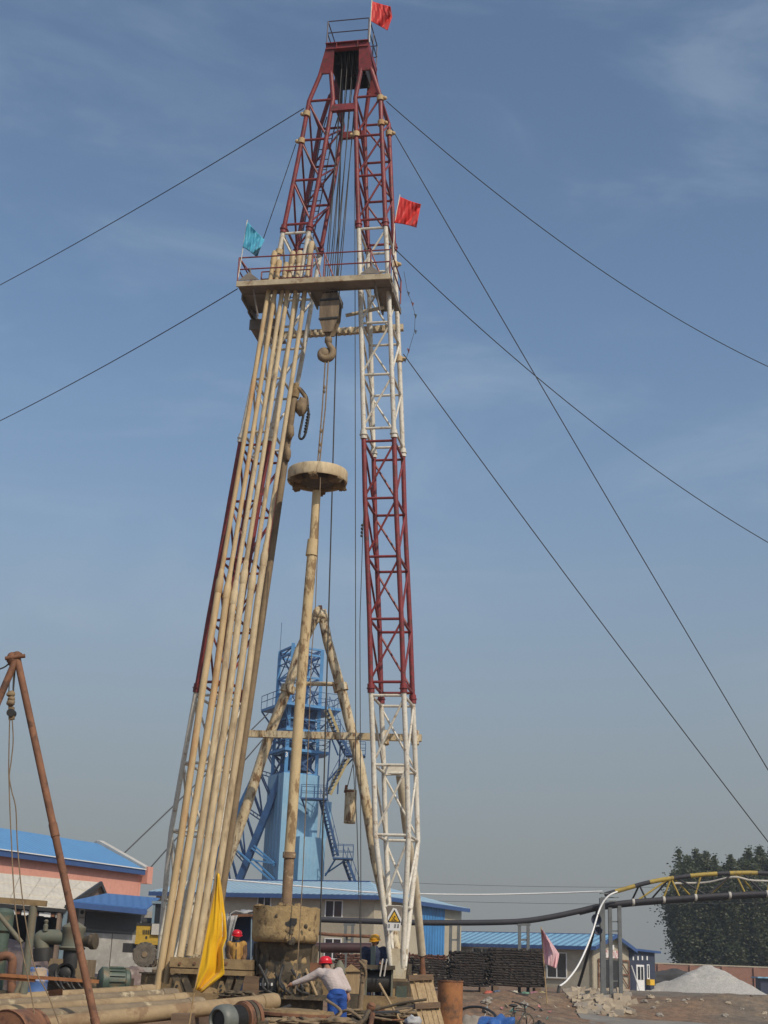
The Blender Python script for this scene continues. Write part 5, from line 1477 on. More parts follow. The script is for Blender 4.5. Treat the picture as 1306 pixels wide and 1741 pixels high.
# pipe setback table
stb = thing('pipe_setback', P(352, 1702, 31.2), 'muddy steel setback table carrying the feet of the racked drill pipes', 'table')
MB().box(*LB(288, 430, 1632, 1644, 30.9, 1.5)).build('table_top', m_mud, stb, smooth=False)
MB().box(*LB(291, 428, 1644, 1652, 30.95, 1.4)).build('edge_channel', M('red primer with mud', (.24, .12, .085), (.30, .20, .11), 4, .8, bump=.3), stb, smooth=False)
MB().box(*LB(289, 429, 1651.5, 1654.5, 30.9, 1.5)).build('edge_lip', m_mud, stb, smooth=False)
MB().lathe(P(352, 1694, 31.7), Z, [(.62, 0), (.66, .03), (.6, .2), (.62, .5), (.6, .55)], 18).build('pedestal', m_mud, stb)
MB().box(*LB(268, 384, 1690, 1703, 30.8, 1.8)).build('base_plate', m_mud, stb, smooth=False)
for x in (297, 312, 395, 412):
    a_ = P(x, 1656, 31.0); b_ = P(x + (12 if x < 350 else -12), 1690, 31.0)
    MB().beam(a_, b_, .06, .14).build('gusset', m_muddark, stb, smooth=False)
for x in (301, 376):
    MB().slab([P(x - 8, 1688, 30.85), P(x + 9, 1688, 30.85), P(x + 3, 1668, 30.85), P(x - 2, 1668, 30.85)], Vector((0, .05, 0))).build('lug', m_mud, stb, smooth=False)
    for y in (1676, 1683): MB().lathe(P(x, y, 30.84), (0, -1, 0), [(.025, 0), (.025, .02)], 10).build('bolt', m_dark, stb)
for x in (306, 331, 385): MB().lathe(P(x, 1638, 30.89), (0, -1, 0), [(.03, 0), (.03, .02)], 10).build('bolt', m_rust, stb)
for i in range(6): MB().blob(P(385 + i * 7, 1692 - i % 2 * 4, 30.7), .16, .14, .05, 10, 7, .5, i).build('mud_lump', m_muddark, stb)
tm = thing('timber_block', P(275, 1700, 31.5), 'muddy timber blocks under the two low drill pipes', 'timber')
MB().box(*LB(258, 293, 1684, 1696, 31.2, .7)).build('block', m_woodd, tm, smooth=False)
MB().box(*LB(250, 285, 1696.3, 1712, 31.1, .9)).build('block', m_woodd, tm, smooth=False)
MB().box(*LB(222, 252, 1676, 1700, 31.3, .6)).build('block', m_mud, tm, smooth=False)

# substructure under the right leg
sbs = thing('substructure', P(690, 1720, 33), 'green steel substructure beams under the right mast foot', 'substructure')
MB().box(*LB(672, 692, 1677, 1738, 32.8, .5)).build('pedestal', m_green, sbs, smooth=False)
MB().box(*LB(650, 672, 1681, 1700, 32.8, .5)).build('pedestal', m_mud, sbs, smooth=False)
MB().box(*LB(640, 760, 1699, 1703, 32.6, 1.0)).build('deck_plate', m_pipedark, sbs, smooth=False)
MB().box(*LB(645, 662, 1703, 1738, 32.7, .5)).build('beam', m_greenp, sbs, smooth=False)
MB().box(*LB(700, 760, 1704, 1722, 32.9, .5)).build('beam', m_green, sbs, smooth=False)
lf_ = thing('leg_footing', P(281, 1690, 34.3), 'muddy steel footing below the left mast leg', 'footing')
fp = legat(LT, Zfoot)[0] + Wd * .11 - Z * .3
MB().box(fp - Z * ((fp.z - .35) / 2), .9, .8, fp.z - .35, U).build('pedestal', m_mud, lf_, smooth=False)
MB().box(fp - Z * .02, 1.0, .9, .03, U).build('cap_plate', m_pipedark, lf_, smooth=False)
gfb = thing('gantry_footing', P(352, 1590, 36), 'pair of dark muddy blocks below the legs of the gantry', 'footing')
for (x, y) in ((322, 1652), (681, 1645)):
    p = P(x, y, 36.1); MB().box(Vector((p.x, p.y, (p.z + .3) / 2 + .05)), .5, .5, p.z - .2, U).build('block', m_muddark, gfb, smooth=False)
p = P(719, 1662, 36.8)
sf_ = MB().box(Vector((p.x, p.y, (p.z + .3) / 2)), .5, .5, p.z - .25, U).box(Vector((p.x, p.y, .42)), .8, .8, .3, U)
tag(sf_.build('strut_footing', m_mud, smooth=False), 'earth-coloured footing block under the rear strut', 'footing')

# ------------------------------------------------------------------ long casing pipes in the foreground
CAS = 'casing pipes stacked in the foreground'
m_cas = M('tan casing with mud', (.36, .26, .145), (.24, .17, .095), 1.6, .75, spot=(.22, .14, .075), sp_scale=2.2, sp_lo=.53, sp_hi=.6, bump=.3)
m_casg = M('grey tan casing', (.24, .18, .115), (.17, .13, .085), 1.6, .75, spot=(.45, .37, .24), sp_scale=3, sp_lo=.55, sp_hi=.65, bump=.3)
def casing(a_, b_, Ya, Yb, r_, mat, label):
    p, q_ = P(*a_, Ya), P(*b_, Yb)
    d = (q_ - p).normalized(); L_ = (q_ - p).length
    o = thing('casing_pipe', p, label, 'pipe', CAS)
    MB().lathe(p, d, [(r_ * .86, 0), (r_, 0), (r_, L_), (r_ * .86, L_), (r_ * .86, L_ - .4), (.01, L_ - .4)], 20, closed=False).build('tube', mat, o)
    MB().lathe(q_ - d * .35, d, [(r_, 0), (r_ + .015, .01), (r_ + .015, .3), (r_, .31)], 20, closed=False).build('collar', mat, o)
SM = 'slim muddy casing pipe lying in the stack behind the thick one'
casing((-60, 1757), (470, 1702), 22.5, 26.5, .135, m_cas, 'thick pale tan casing pipe lying across the front of the stack')
casing((-60, 1737), (345, 1706), 23.2, 26.5, .105, m_casg, 'greyish casing pipe lying directly behind the thick tan one')
casing((-60, 1724), (318, 1698), 23.8, 27, .10, m_cas, 'tan casing pipe lying between the two greyish ones')
casing((-60, 1713), (300, 1690), 24.4, 27.5, .10, m_casg, 'greyish casing pipe next to the rearmost pipe of the stack')
casing((-60, 1703), (262, 1683), 25.2, 28, .095, m_cas, 'rearmost shortest casing pipe of the stack before the pump')
for x, Y in ((60, 24.5), (330, 26.5)):
    p = P(x, 1745, Y)
    tag(MB().box(Vector((p.x, Y, .52)), .3, 4.2, .5).build('pipe_sleeper', m_woodd, smooth=False), 'dark timber sleeper under the stacked casing pipes', 'timber', 'sleepers under the casing pipes')

# ------------------------------------------------------------------ rusty tripod with tackle
TY = 20.0
tp = thing('tripod_hoist', P(160, 1800, TY), 'rusty pipe tripod with rope tackle standing over the foreground pumps', 'tripod')
ap_ = P(29, 1118, TY)
def toground(a_, b_):
    d = (b_ - a_); return a_ + d * ((.05 - a_.z) / d.z)
l1 = toground(ap_, P(163, 1741, TY - .6)); l2 = toground(ap_, P(-3, 1192, TY - .1)); l3 = toground(ap_, ap_ + Vector((-1.2, 2.6, -6)))
for e in (l1, l2):
    MB().tube([ap_ + (ap_ - e).normalized() * .08, ap_.lerp(e, .3), ap_.lerp(e, .6), e], .053, 14).build('leg', m_rust, tp)
for t_ in (.42, .86): 
    c = ap_.lerp(l1, t_); d = (l1 - ap_).normalized()
    MB().lathe(c, d, [(.053, 0), (.062, .01), (.062, .2), (.053, .21)], 14).build('weld_sleeve', m_rust, tp)
MB().tube([ap_ - Vector((.16, .05, .03)), ap_ + Vector((.13, -.05, .02))], .03, 10).build('apex_bolt', m_rust, tp)
MB().blob(ap_ - Vector((.07, 0, .02)), .08, .08, .1, 10, 8, .3, 2).build('apex_knot', m_rust, tp)
MB().tube(bez([ap_ - Vector((.06, 0, .03)), P(8, 1134, TY), P(-15, 1142, TY)]), .012, 6).build('guy_rope', m_rope, tp)
tk = thing('rope_tackle', P(17, 1225, TY), 'small double pulley tackle hanging on ropes inside the rusty tripod', 'pulley')
for x0, x1 in ((19, 15), (24, 23), (22, 22)): MB().tube(bez([P(x0 + 3, 1128, TY), P(x0 - 2 + (x0 > 20) * 3, 1150, TY), P(x1, 1178, TY)]), .009, 6).build('rope', m_rope, tk)
for i, (y, s) in enumerate(((1180, .05), (1188, .045), (1195, .05))): MB().blob(P(18.5 + i % 2, y, TY), s * 1.3, s, s, 10, 8, .3, i).build('shackle', m_pipedark, tk)
MB().slab([P(14, 1201, TY), P(23, 1201, TY), P(23.5, 1222, TY), P(14.5, 1224, TY)], Vector((0, .07, 0))).build('block_cheek', m_ropet, tk, smooth=False)
MB().lathe(P(18.7, 1212, TY) - Vector((0, .03, 0)), (0, 1, 0), [(.02, 0), (.06, 0), (.06, .13), (.02, .13)], 16).build('sheave', m_dark, tk)
MB().tube(bez([P(16.5, 1224, TY), P(15, 1300, TY), P(15.5, 1330, TY), P(19, 1420, TY), P(28, 1560, TY - .2), P(55, 1700, TY - .4), P(60, 1750, TY - .5)]), .009, 6).build('rope', m_ropet, tk)
MB().tube(bez([P(21, 1224, TY), P(22.5, 1260, TY), P(19, 1295, TY), P(16, 1320, TY), P(20, 1345, TY), P(27, 1375, TY), P(30, 1440, TY), P(40, 1540, TY - .2), P(58, 1640, TY - .3), P(82, 1692, TY - .4), P(104, 1750, TY - .5)]), .009, 6).build('rope', m_ropet, tk)

# ------------------------------------------------------------------ pump set on the left
pm = thing('mud_pump', P(115, 1700, 29.5), 'grimy green mud pump with pipe elbow and pulley beside the blue barrel', 'pump')
def pc_(a_, b_, r_, nm, mat=m_greenp, Y=29.5, n=18): return MB().tube([P(*a_, Y), P(*b_, Y)], r_, n).build(nm, mat, pm)
MB().tube(bez([P(108, 1594, 29.5), P(80, 1593, 29.5), P(69, 1596, 29.5), P(72, 1612, 29.5), P(73, 1622, 29.5)], 6), .15, 16).build('elbow_pipe', m_greenp, pm)
pc_((73, 1612), (73, 1634), .2, 'flange', m_dark)
MB().lathe(P(77, 1583, 29.4), Z, [(.05, 0), (.05, .12), (.03, .14), (.05, .2), (.02, .23)], 10).build('valve', m_greenp, pm)
MB().lathe(P(122, 1616, 29.5), Z, [(.24, 0), (.28, .05), (.24, .08), (.22, .35), (.25, .4), (.25, .46), (.2, .5), (.1, .56)], 20).build('air_chamber', m_greenp, pm)
MB().lathe(P(122, 1628, 29.5), Z, [(.18, -.2), (.18, .2)], 18).build('neck', m_dark, pm)
MB().lathe(P(140, 1601, 29.4), Vector((1, -.25, .05)), [(.05, 0), (.1, .05), (.12, .15), (.16, .2), (.16, .3), (.05, .31)], 16).build('outlet', m_muddark, pm)
MB().box(*LB(80, 150, 1632, 1664, 29.4, .9)).build('crankcase', m_pipedark, pm, smooth=False)
MB().box(*LB(74, 215, 1664, 1706, 29.6, 1.0)).build('skid', m_muddark, pm, smooth=False)
MB().lathe(P(112, 1654, 29.3), (0, -1, 0), [(.03, .06), (.1, .05), (.15, .0), (.16, .08), (.2, .1), (.2, 0), (.03, 0)], 26).build('pulley', m_dark, pm)
MB().lathe(P(92, 1650, 29.3), (0, -1, 0), [(.02, .05), (.12, .04), (.14, 0), (.02, 0)], 22).build('cover', m_dark, pm)
for i in range(5): MB().tube(bez([P(90 + i * 9, 1660, 29.2), P(98 + i * 9, 1674 + i % 2 * 5, 29.0), P(110 + i * 9, 1690, 29.1)]), .022, 8).build('hose', m_dark, pm)
em = thing('electric_motor', P(195, 1692, 28.5), 'round dark green electric motor beside the mud pump', 'motor')
mc = P(186, 1668, 28.5)
mdir = Vector((1, .35, 0)).normalized()
MB().lathe(mc - mdir * .22, mdir, [(.05, -.02), (.2, 0), (.27, .06), (.27, .16), (.25, .17), (.25, .5), (.27, .51), (.27, .58), (.2, .62), (.05, .63)], 26).build('housing', m_green, em)
for i in range(16):
    a_ = i * math.pi / 8
    s_, u_ = perp(mdir)
    dv = s_ * math.cos(a_) + u_ * math.sin(a_)
    MB().beam(mc + dv * .26 - mdir * .03, mc + dv * .26 + mdir * .27, .015, .04, dv).build('cooling_fin', m_green, em, smooth=False)
MB().box(mc - Z * .3 + mdir * .1, .6, .4, .12, mdir).build('foot', m_muddark, em, smooth=False)
MB().box(mc - Z * ((mc.z - .36 - .3) / 2 + .36) + mdir * .1, .8, .6, mc.z - .36 - .3, mdir).build('plinth', m_muddark, em, smooth=False)
m_bluedrum = M('blue plastic with mud', (.07, .16, .40), (.10, .17, .36), 2, .5, spot=(.40, .30, .20), sp_scale=3, sp_lo=.5, sp_hi=.58, bump=.1)
bd = thing('blue_barrel', P(57, 1716, 26.5), 'muddy blue plastic barrel beside the pale green post', 'barrel')
p = P(57, 1716, 26.5); h_ = P(57, 1644, 26.5).z - p.z
MB().lathe(p, Z, [(.18, 0), (.205, .03), (.205, h_ * .32), (.215, h_ * .34), (.205, h_ * .37), (.205, h_ * .65), (.215, h_ * .67), (.205, h_ * .7), (.19, h_ * .95), (.12, h_)], 24).build('body', m_bluedrum, bd)
MB().lathe(p + Z * h_, Z, [(.05, 0), (.05, .03), (.02, .035)], 12).build('bung', m_dark, bd)
MB().box(p - Z * ((p.z - .3) / 2 + .001), .5, .5, p.z - .3).build('stand', m_woodd, bd, smooth=False)
gp_ = thing('post_frame', P(40, 1720, 26), 'pale green pipe post with crossbar and diagonal brace', 'post')
for a_, b_, r_, nm in (((57, 1540), (36, 1725), .075, 'post'), ((-25, 1543 - 16), (37, 1603), .045, 'brace'), ((40, 1662), (10, 1725), .05, 'brace'), ((43, 1662), (30, 1725), .05, 'brace')):
    MB().tube([P(*a_, 26), P(*b_, 26 if nm == 'post' else 25.9)], r_, 12).build(nm, m_greenp, gp_)
MB().beam(P(-40, 1527.5, 26), P(79, 1536.5, 26), .14, .1).build('crossbar', m_mud, gp_, smooth=False)
tag(MB().beam(P(-40, 1655, 24), P(168, 1669, 24), .06, .055).beam(P(-40, 1660, 24.03), P(60, 1667, 24.03), .05, .05).build('rusty_angle_bar', m_rustor, smooth=False), 'long rusty orange angle bar lying level across the pump area', 'steel bar')
tag(MB().slab([P(82, 1684, 26), P(106, 1681, 26), P(105, 1710, 26.2), P(81, 1713, 26.2)], (0, .05, 0)).slab([P(88, 1712, 26.2), P(100, 1711, 26.2), P(100, 1740, 26.2), P(88, 1740, 26.2)], (0, .05, 0)).build('rusty_plate', m_rust, smooth=False), 'square rusty brown plate propped beside the blue barrel', 'plate')
vp = thing('vertical_tank', P(2, 1700, 28), 'dark green vertical tank with an elbow pipe beside the post frame', 'tank')
MB().lathe(P(0, 1600, 28.5), Z, [(.12, -1.0), (.17, -.95), (.17, .15), (.22, .2), (.22, .55), (.16, .62), (.05, .64)], 20).build('shell', m_green, vp)
MB().tube(bez([P(-5, 1628, 28), P(12, 1625, 28), P(21, 1632, 28), P(20, 1655, 28), P(20, 1700, 28)], 6), .085, 12).build('elbow', m_rust, vp)
MB().box(*LB(-20, 30, 1685, 1735, 28, .8)).build('base', m_muddark, vp, smooth=False)
rdm = thing('rusty_drum', P(20, 1741, 19), 'dark rusty steel drum lying on its side at the front of the pipe stack', 'drum')
c = P(18, 1760, 19.5)
MB().lathe(c - Vector((.0, .35, 0)), (.25, 1, 0), [(.05, .02), (.31, .02), (.33, 0), (.34, .03), (.33, .05), (.33, .7), (.34, .72), (.05, .73)], 28).build('shell', m_rust, rdm)
MB().box(Vector((c.x, c.y, (c.z - .3) / 2)), .5, .5, max(c.z - .3, .1)).build('block', m_woodd, rdm, smooth=False)
mt_ = thing('flange_motor', P(385, 1760, 18.5), 'grey domed electric motor with black fins and rusty flange in the foreground', 'motor')
mc = P(371, 1735, 18.6); md_ = Vector((.62, .75, .04)).normalized()
m_gmot = M('grey green motor paint', (.15, .16, .145), (.10, .11, .10), 2.5, .5, spot=(.30, .24, .15), sp_scale=4, sp_lo=.55, sp_hi=.7, bump=.15)
MB().lathe(mc, md_, [(0.122, 0.022), (0.126, -0.007), (0.137, -0.022), (0.158, -0.014), (0.184, 0.022), (0.194, 0.072), (0.194, 0.180), (0.180, 0.187), (0.014, 0.187)], 34, closed=False).build('fan_cowl', m_gmot, mt_)
MB().lathe(mc, md_, [(0.007, 0.022), (0.127, 0.025)], 30, closed=False).build('cowl_grille', m_dark, mt_)
for i in range(10): 
    MB().lathe(mc + md_ * (.195 + i * .020), md_, [(0.144, 0), (0.176, 0), (0.176, 0.010), (0.144, 0.010)], 30).build('fin', m_dark, mt_)
MB().lathe(mc + md_ * .187, md_, [(0.151, 0), (0.151, 0.216), (0.007, 0.216)], 28).build('stator', m_dark, mt_)
MB().lathe(mc + md_ * .40, md_, [(0.144, 0), (0.209, 0.007), (0.209, 0.036), (0.144, 0.043)], 30).build('flange', m_rust, mt_)
MB().box(Vector((mc.x + .15, mc.y + .25, (mc.z - .26) / 2)), .4, .5, mc.z - .26).build('plinth', m_muddark, mt_, smooth=False)
mdk = thing('mud_tank', P(500, 1741, 25.5), 'round muddy tank with a rusty rim in front of the drill head', 'tank')
c = P(504, 1722, 26); 
MB().lathe(Vector((c.x, c.y, .2)), Vector((.02, 0, 1)), [(.55, 0), (.56, c.z - .28), (.66, c.z - .25), (.68, c.z - .2), (.66, c.z - .15), (.5, c.z - .17), (.3, c.z - .13), (.02, c.z - .12)], 36).build('shell', m_mud, mdk)
MB().lathe(Vector((c.x, c.y, c.z - .03)), Vector((.02, 0, 1)), [(.66, -.03), (.70, -.02), (.70, .03), (.66, .04)], 36, closed=False).build('rim', m_rust, mdk)
for i in range(9):
    a_ = -2.8 + i * .32
    MB().beam(Vector((c.x + math.cos(a_) * .57, c.y + math.sin(a_) * .57, .3)), Vector((c.x + math.cos(a_) * .57, c.y + math.sin(a_) * .57, c.z - .06)), .05, .05).build('stave', m_muddark, mdk, smooth=False)
for i in range(7): MB().blob(Vector((c.x - .4 + i * .13, c.y + .1 * (-1) ** i, c.z + .02)), .15, .13, .04, 10, 7, .6, i + 3).build('mud_lump', m_mud, mdk)
for i, (a_, m_, b_) in enumerate((((555, 1700), (580, 1722), (545, 1745)), ((560, 1735), (590, 1718), (618, 1735)), ((430, 1690), (450, 1720), (430, 1745)))):
    tag(MB().tube(bez([P(*a_, 26.3), P(*m_, 26), P(*b_, 25.8)], 8), .028, 8).build('mud_hose', m_ropet), 'muddy brown hose looped on the ground near the mud tank', 'hose', 'muddy hoses near the tank')
fl_ = thing('rusty_flange', P(418, 1741, 22), 'rusty orange ring flanges lying behind the grey motor', 'flange')
for i in range(3):
    MB().lathe(P(412 + i * 7, 1733 - i, 21.5 + i * .3), Vector((.7, .7, .1)), [(.16, 0), (.26, 0), (.26, .06), (.16, .06)], 26).build('ring', m_rust if i != 1 else m_muddark, fl_)
MB().box(P(425, 1765, 22), .5, .6, .5).build('block', m_muddark, fl_, smooth=False)
# ------------------------------------------------------------------ shelter behind the rig
sh = thing('tarpaulin_shelter', P(412, 1640, 37), 'white tarpaulin shelter with dark inside behind the yellow flag', 'shelter')
m_tarp = cloth('white tarpaulin', (.62, .63, .64), (.5, .5, .52)); m_tarpb = cloth('blue tarpaulin', (.06, .09, .17), (.05, .075, .14))
rows = []
prof = [(384, 1640), (385, 1600), (388, 1570), (396, 1554), (410, 1550), (425, 1551), (442, 1553)]
vs_, fs = [], []
pr = bez([P(x, y, 36.3) for x, y in prof], 5)
for i, p in enumerate(pr):
    for j in range(9):
        vs_.append(p + Vector((.03 * math.sin(i * 1.7 + j), j * .2, .05 * math.sin(j * 1.9 + i * .5))))
n9 = len(pr)
for i in range(n9 - 1):
    for j in range(8): fs.append((i * 9 + j, i * 9 + j + 1, (i + 1) * 9 + j + 1, (i + 1) * 9 + j))
q = MB(); q.add(vs_, fs); o = q.build('cover', m_tarp, sh, ang=180); o.modifiers.new('t', 'SOLIDIFY').thickness = .02
q = MB(); vs_, fs = [], []
for i in range(13):
    for j in range(10):
        t_, s = i / 12, j / 9
        x = lerp(386, 404 - 10 * s - 4 * math.sin(s * 3), t_); y = lerp(1556 + 2 * (1 - t_), 1636, s)
        vs_.append(P(x, y, 36.2 + .07 * math.sin(t_ * 11 + s * 3)))
for i in range(12):
    for j in range(9): fs.append((i * 10 + j, i * 10 + j + 1, (i + 1) * 10 + j + 1, (i + 1) * 10 + j))
q.add(vs_, fs); o = q.build('curtain', m_tarp, sh, ang=180); o.modifiers.new('t', 'SOLIDIFY').thickness = .015
MB().box(*LB(384, 444, 1553, 1640, 37.9, .06)).build('back_sheet', m_tarpb, sh, smooth=False)
q = MB().slab([P(415, 1600, 36.9), P(436, 1606, 36.9), P(438, 1632, 36.9), P(415, 1632, 36.9)], (0, .03, 0)).build('blue_sheet', m_tarpb, sh, smooth=False)
MB().slab([P(426, 1632, 36.6), P(441, 1605, 36.6), P(443, 1628, 36.6)], (0, .02, 0)).build('flap', m_tarp, sh, smooth=False)
for x in (386, 428, 441): MB().tube([P(x, 1553, 36.35), P(x - 2, 1645, 36.35)], .02, 8).build('pole', m_bpost, sh)
MB().beam(P(395, 1557, 36.3), P(442, 1556, 36.3), .06, .06).build('eave_pole', m_rust, sh)
MB().box(*LB(380, 446, 1636, 1720, 36.0, 2.0)).build('floor_deck', m_woodd, sh, smooth=False)

# ------------------------------------------------------------------ pipes, stacks and clutter right of the rig
mpz = thing('maroon_pipe', P(560, 1640, 44), 'thick dark maroon pipe lying level on posts behind the rig', 'pipe')
MB().tube([P(505, 1611, 44), P(632, 1612, 44)], .15, 16).build('tube', M('dark maroon lagging', (.06, .022, .026), (.04, .018, .02), 2, .6), mpz)
for x in (540, 620):
    a_ = P(x, 1617, 44); MB().beam(a_, Vector((a_.x, a_.y, .0)), .2, .2).build('stand', m_cream, mpz, smooth=False)
rp = thing('rusty_rail', P(600, 1600, 50), 'thin rusty pipe rail held on posts before the office wall', 'rail')
MB().tube([P(530, 1586, 50), P(560, 1589, 50), P(645, 1593, 50)], .06, 10).build('rail', m_rust, rp)
for x in (590, 640):
    a_ = P(x, 1590, 50.1); MB().beam(a_, Vector((a_.x, a_.y, .0)), .07, .07).build('post', m_post, rp, smooth=False)
m_rebar = M('dark rusty rebar', (.035, .026, .021), (.022, .017, .015), 3, .85, bump=.2, spot=(.08, .04, .026), sp_scale=2, sp_lo=.58, sp_hi=.72)
m_rebr = M('red brown rebar', (.13, .05, .03), (.075, .032, .022), 3, .85, bump=.2)
stk = ((566, 640, 1622, 1662, m_rebr, 'low red-brown stack of rebar mats behind the man in the yellow helmet', 62.6), (640, 694, 1619, 1676, m_rebr, 'red-brown stack of rebar mats seen through the mast foot', 62.9),
       (692, 764, 1623, 1676, m_rebar, 'stack of dark rebar mats with a reddish top beside the rear strut', 65.4), (762, 832, 1618, 1676, m_rebar, 'middle dark stack of rebar mats behind the dirt slope', 65.5), (828, 930, 1614, 1676, m_rebar, 'tallest widest dark stack of rebar mats next to the pink flag', 65.6))
for x0, x1, y0, y1, mt, lab, Y in stk:
    a_, b_ = P(x0, y1, Y), P(x1, y1, Y)
    zt_ = P((x0 + x1) / 2, y0, Y).z
    zb0 = a_.z
    o = thing('rebar_stack', Vector(((a_.x + b_.x) / 2, Y + .5, min(ground_z(a_.x, Y), ground_z(b_.x, Y)))), lab, 'rebar stack', 'rebar mats stacked along the bank')
    nl = max(4, int((zt_ - zb0) / .105))
    for k in range(nl):
        z = lerp(zb0, zt_, (k + .5) / nl)
        q = MB()
        for j in range(9):
            y = Y + .02 + j * .125
            e0 = a_.x + random.uniform(.0, .32); e1 = b_.x - random.uniform(.0, .32)
            pts = [Vector((lerp(e0, e1, i / 7), y + random.uniform(-.03, .03), z + random.uniform(-.012, .012) + .015 * math.sin(i * 1.1 + k * .4))) for i in range(8)]
            q.tube(pts, .05, 6)
        for i in range(9):
            x = lerp(a_.x, b_.x, (i + .5) / 9) + random.uniform(-.1, .1)
            q.tube([Vector((x, Y - .05, z + .05)), Vector((x, Y + 1.1, z + .05))], .034, 6)
        q.build('rebar_mat', (m_rebr if (k >= nl - 2 and Y < 65.45) else mt), o)
    for x in (.15, .85):
        p = a_.lerp(b_, x); g_ = ground_z(p.x, Y + .5)
        MB().box(Vector((p.x, Y + .5, (zb0 + g_) / 2 - .06)), .25, 1.1, max(zb0 - g_ + .1, .1)).build('bearer', m_woodd, o, smooth=False)
bagc = [(.5, .12, .08), (.12, .18, .28), (.55, .52, .42), (.14, .28, .2), (.45, .2, .25), (.5, .42, .2)]
for i, px in enumerate((830, 846, 874, 893, 908, 921)):
    p = P(px, 1677, 64.6); p.z = ground_z(p.x, p.y) + .1
    tag(MB().blob(p - Z * .04, .2, .2, .09, 10, 7, .5, i).build('sack', M('sack %d' % i, bagc[i % 6], None, 3, .8, bump=.3)), ('red', 'blue', 'pale', 'green', 'pink', 'straw coloured')[i % 6] + ' plastic sack at the foot of the dark rebar stacks', 'sack')

# dry stone revetment
m_stone = M('pale rubble stone', (.42, .35, .26), (.33, .275, .21), 2.5, .9, bump=.6, bscale=9)
m_stone2 = M('grey rubble stone', (.30, .27, .23), (.24, .21, .18), 2.5, .9, bump=.6, bscale=9)
rv = thing('stone_revetment', ground_hit(1010, 1720), 'dry rubble stone facing on the bank below the bridge posts', 'stone wall')
rnd = random.Random(5)
k = 0
for row in range(7):
    y = 1686 + row * 6.3
    x0 = lerp(958, 985, row / 6.); x1 = lerp(1062, 1074, row / 6.)
    x = x0 + rnd.uniform(-3, 3)
    while x < x1:
        w_ = rnd.uniform(8, 14)
        p = ground_hit(x + w_ / 2, y + rnd.uniform(-1.5, 1.5))
        s = w_ / 36.0
        q = MB().box((0, 0, 0), s * 1.15, s * .8, s * rnd.uniform(.55, .85))
        q.v = [v + Vector((rnd.uniform(-.2, .2), rnd.uniform(-.15, .15), rnd.uniform(-.18, .18))) * s for v in q.v]
        rz = Matrix.Rotation(rnd.uniform(-.35, .35), 3, 'Y') @ Matrix.Rotation(rnd.uniform(-.5, .1), 3, 'X')
        q.v = [rz @ v + p + Vector((0, -.03, .05)) for v in q.v]
        q.build('stone', m_stone if rnd.random() < .75 else m_stone2, rv, ang=25)
        x += w_ * .92; k += 1
for i in range(34):
    px, py = rnd.uniform(790, 1300), rnd.uniform(1692, 1733)
    p = ground_hit(px, py); s = rnd.uniform(.06, .2)
    q = MB().blob(p + Z * s * .3, s, s * .8, s * .6, 7, 5, .6, i * 2.1)
    tag(q.build('loose_stone', m_stone2 if i % 3 else m_stone, ang=25), 'loose rubble stone lying on the dirt bank', 'stone', 'loose stones on the bank')

# timber panel, rusted cylinder, bits
tpn = thing('wooden_pallet', P(725, 1760, 26), 'weathered plank panel leaning beside the rusty cylinder', 'timber panel')
c0_, c1_ = P(694, 1656, 26.6), P(734, 1654, 26.7)
d0_, d1_ = P(722, 1775, 25.9), P(764, 1772, 26.0)
for i in range(5):
    t0, t1 = i / 5 + .012, (i + 1) / 5 - .012
    dz = random.uniform(-.06, .05)
    MB().slab([c0_.lerp(c1_, t0) + Z * dz, c0_.lerp(c1_, t1) + Z * dz, d0_.lerp(d1_, t1), d0_.lerp(d1_, t0)], Vector((0, .03, 0)) + Vector((0, .012 * (i % 2), 0))).build('plank', m_wood, tpn, smooth=False)
for t_ in (.06, .47):
    a_, b_ = c0_.lerp(d0_, t_), c1_.lerp(d1_, t_)
    MB().beam(a_ + (a_ - b_) * .04 + Vector((0, -.05, 0)), b_ + Vector((0, -.05, 0)), .08, .1).build('batten', m_woodd, tpn, smooth=False)
rc2 = thing('rusty_cylinder', P(766, 1741, 27), 'upright orange rusty steel cylinder beside the plank panel', 'cylinder')
p = P(766, 1667, 27.3)
MB().lathe(Vector((p.x, p.y, .3)), Z, [(.24, 0), (.24, p.z - .3), (.225, p.z - .3), (.225, .4), (.01, .4)], 30, closed=False).build('shell', m_rustor, rc2)
MB().lathe(Vector((p.x, p.y, p.z)), Z, [(.24, -.03), (.25, -.02), (.25, .005), (.225, .005)], 30, closed=False).build('rim', m_rust, rc2)
tag(MB().tube([P(645, 1672, 28.0), P(681, 1737, 27.6), P(690, 1756, 27.5)], .024, 8).build('bamboo_stick', m_wood), 'pale wooden stick leaning in front of the right mast foot', 'stick')
tag(MB().blob(P(703, 1736, 25.6), .14, .1, .09, 14, 10, .5, 3).build('crumpled_rag', m_tarp), 'crumpled whitish rag at the foot of the plank panel', 'rag')
p = P(703, 1747, 25.6)
tag(MB().box(Vector((p.x, p.y, (p.z + .3) / 2)), .5, .4, p.z - .28).build('rag_block', m_woodd, smooth=False), 'brown timber block under the whitish rag', 'timber')
sg_ = thing('sling_post', P(612, 1705, 31), 'tan post wound with rope near the man in the yellow helmet', 'post')
MB().tube([P(619, 1632, 31), P(617, 1665, 31), P(613, 1705, 31), P(612, 1725, 31)], [.05, .055, .06, .07], 12).build('post', m_ropet, sg_)
for i in range(5): MB().lathe(P(618 - i * .3, 1638 + i * 5, 31), Vector((.2, 0, 1)), [(.05, 0), (.08, .02), (.08, .06), (.05, .08)], 10).build('rope_turn', m_ropet, sg_)
MB().tube(bez([P(611, 1634, 30.95), P(620, 1645, 30.9), P(622, 1660, 30.95), P(617, 1670, 30.95)]), .03, 8).build('rope_tail', m_ropet, sg_)
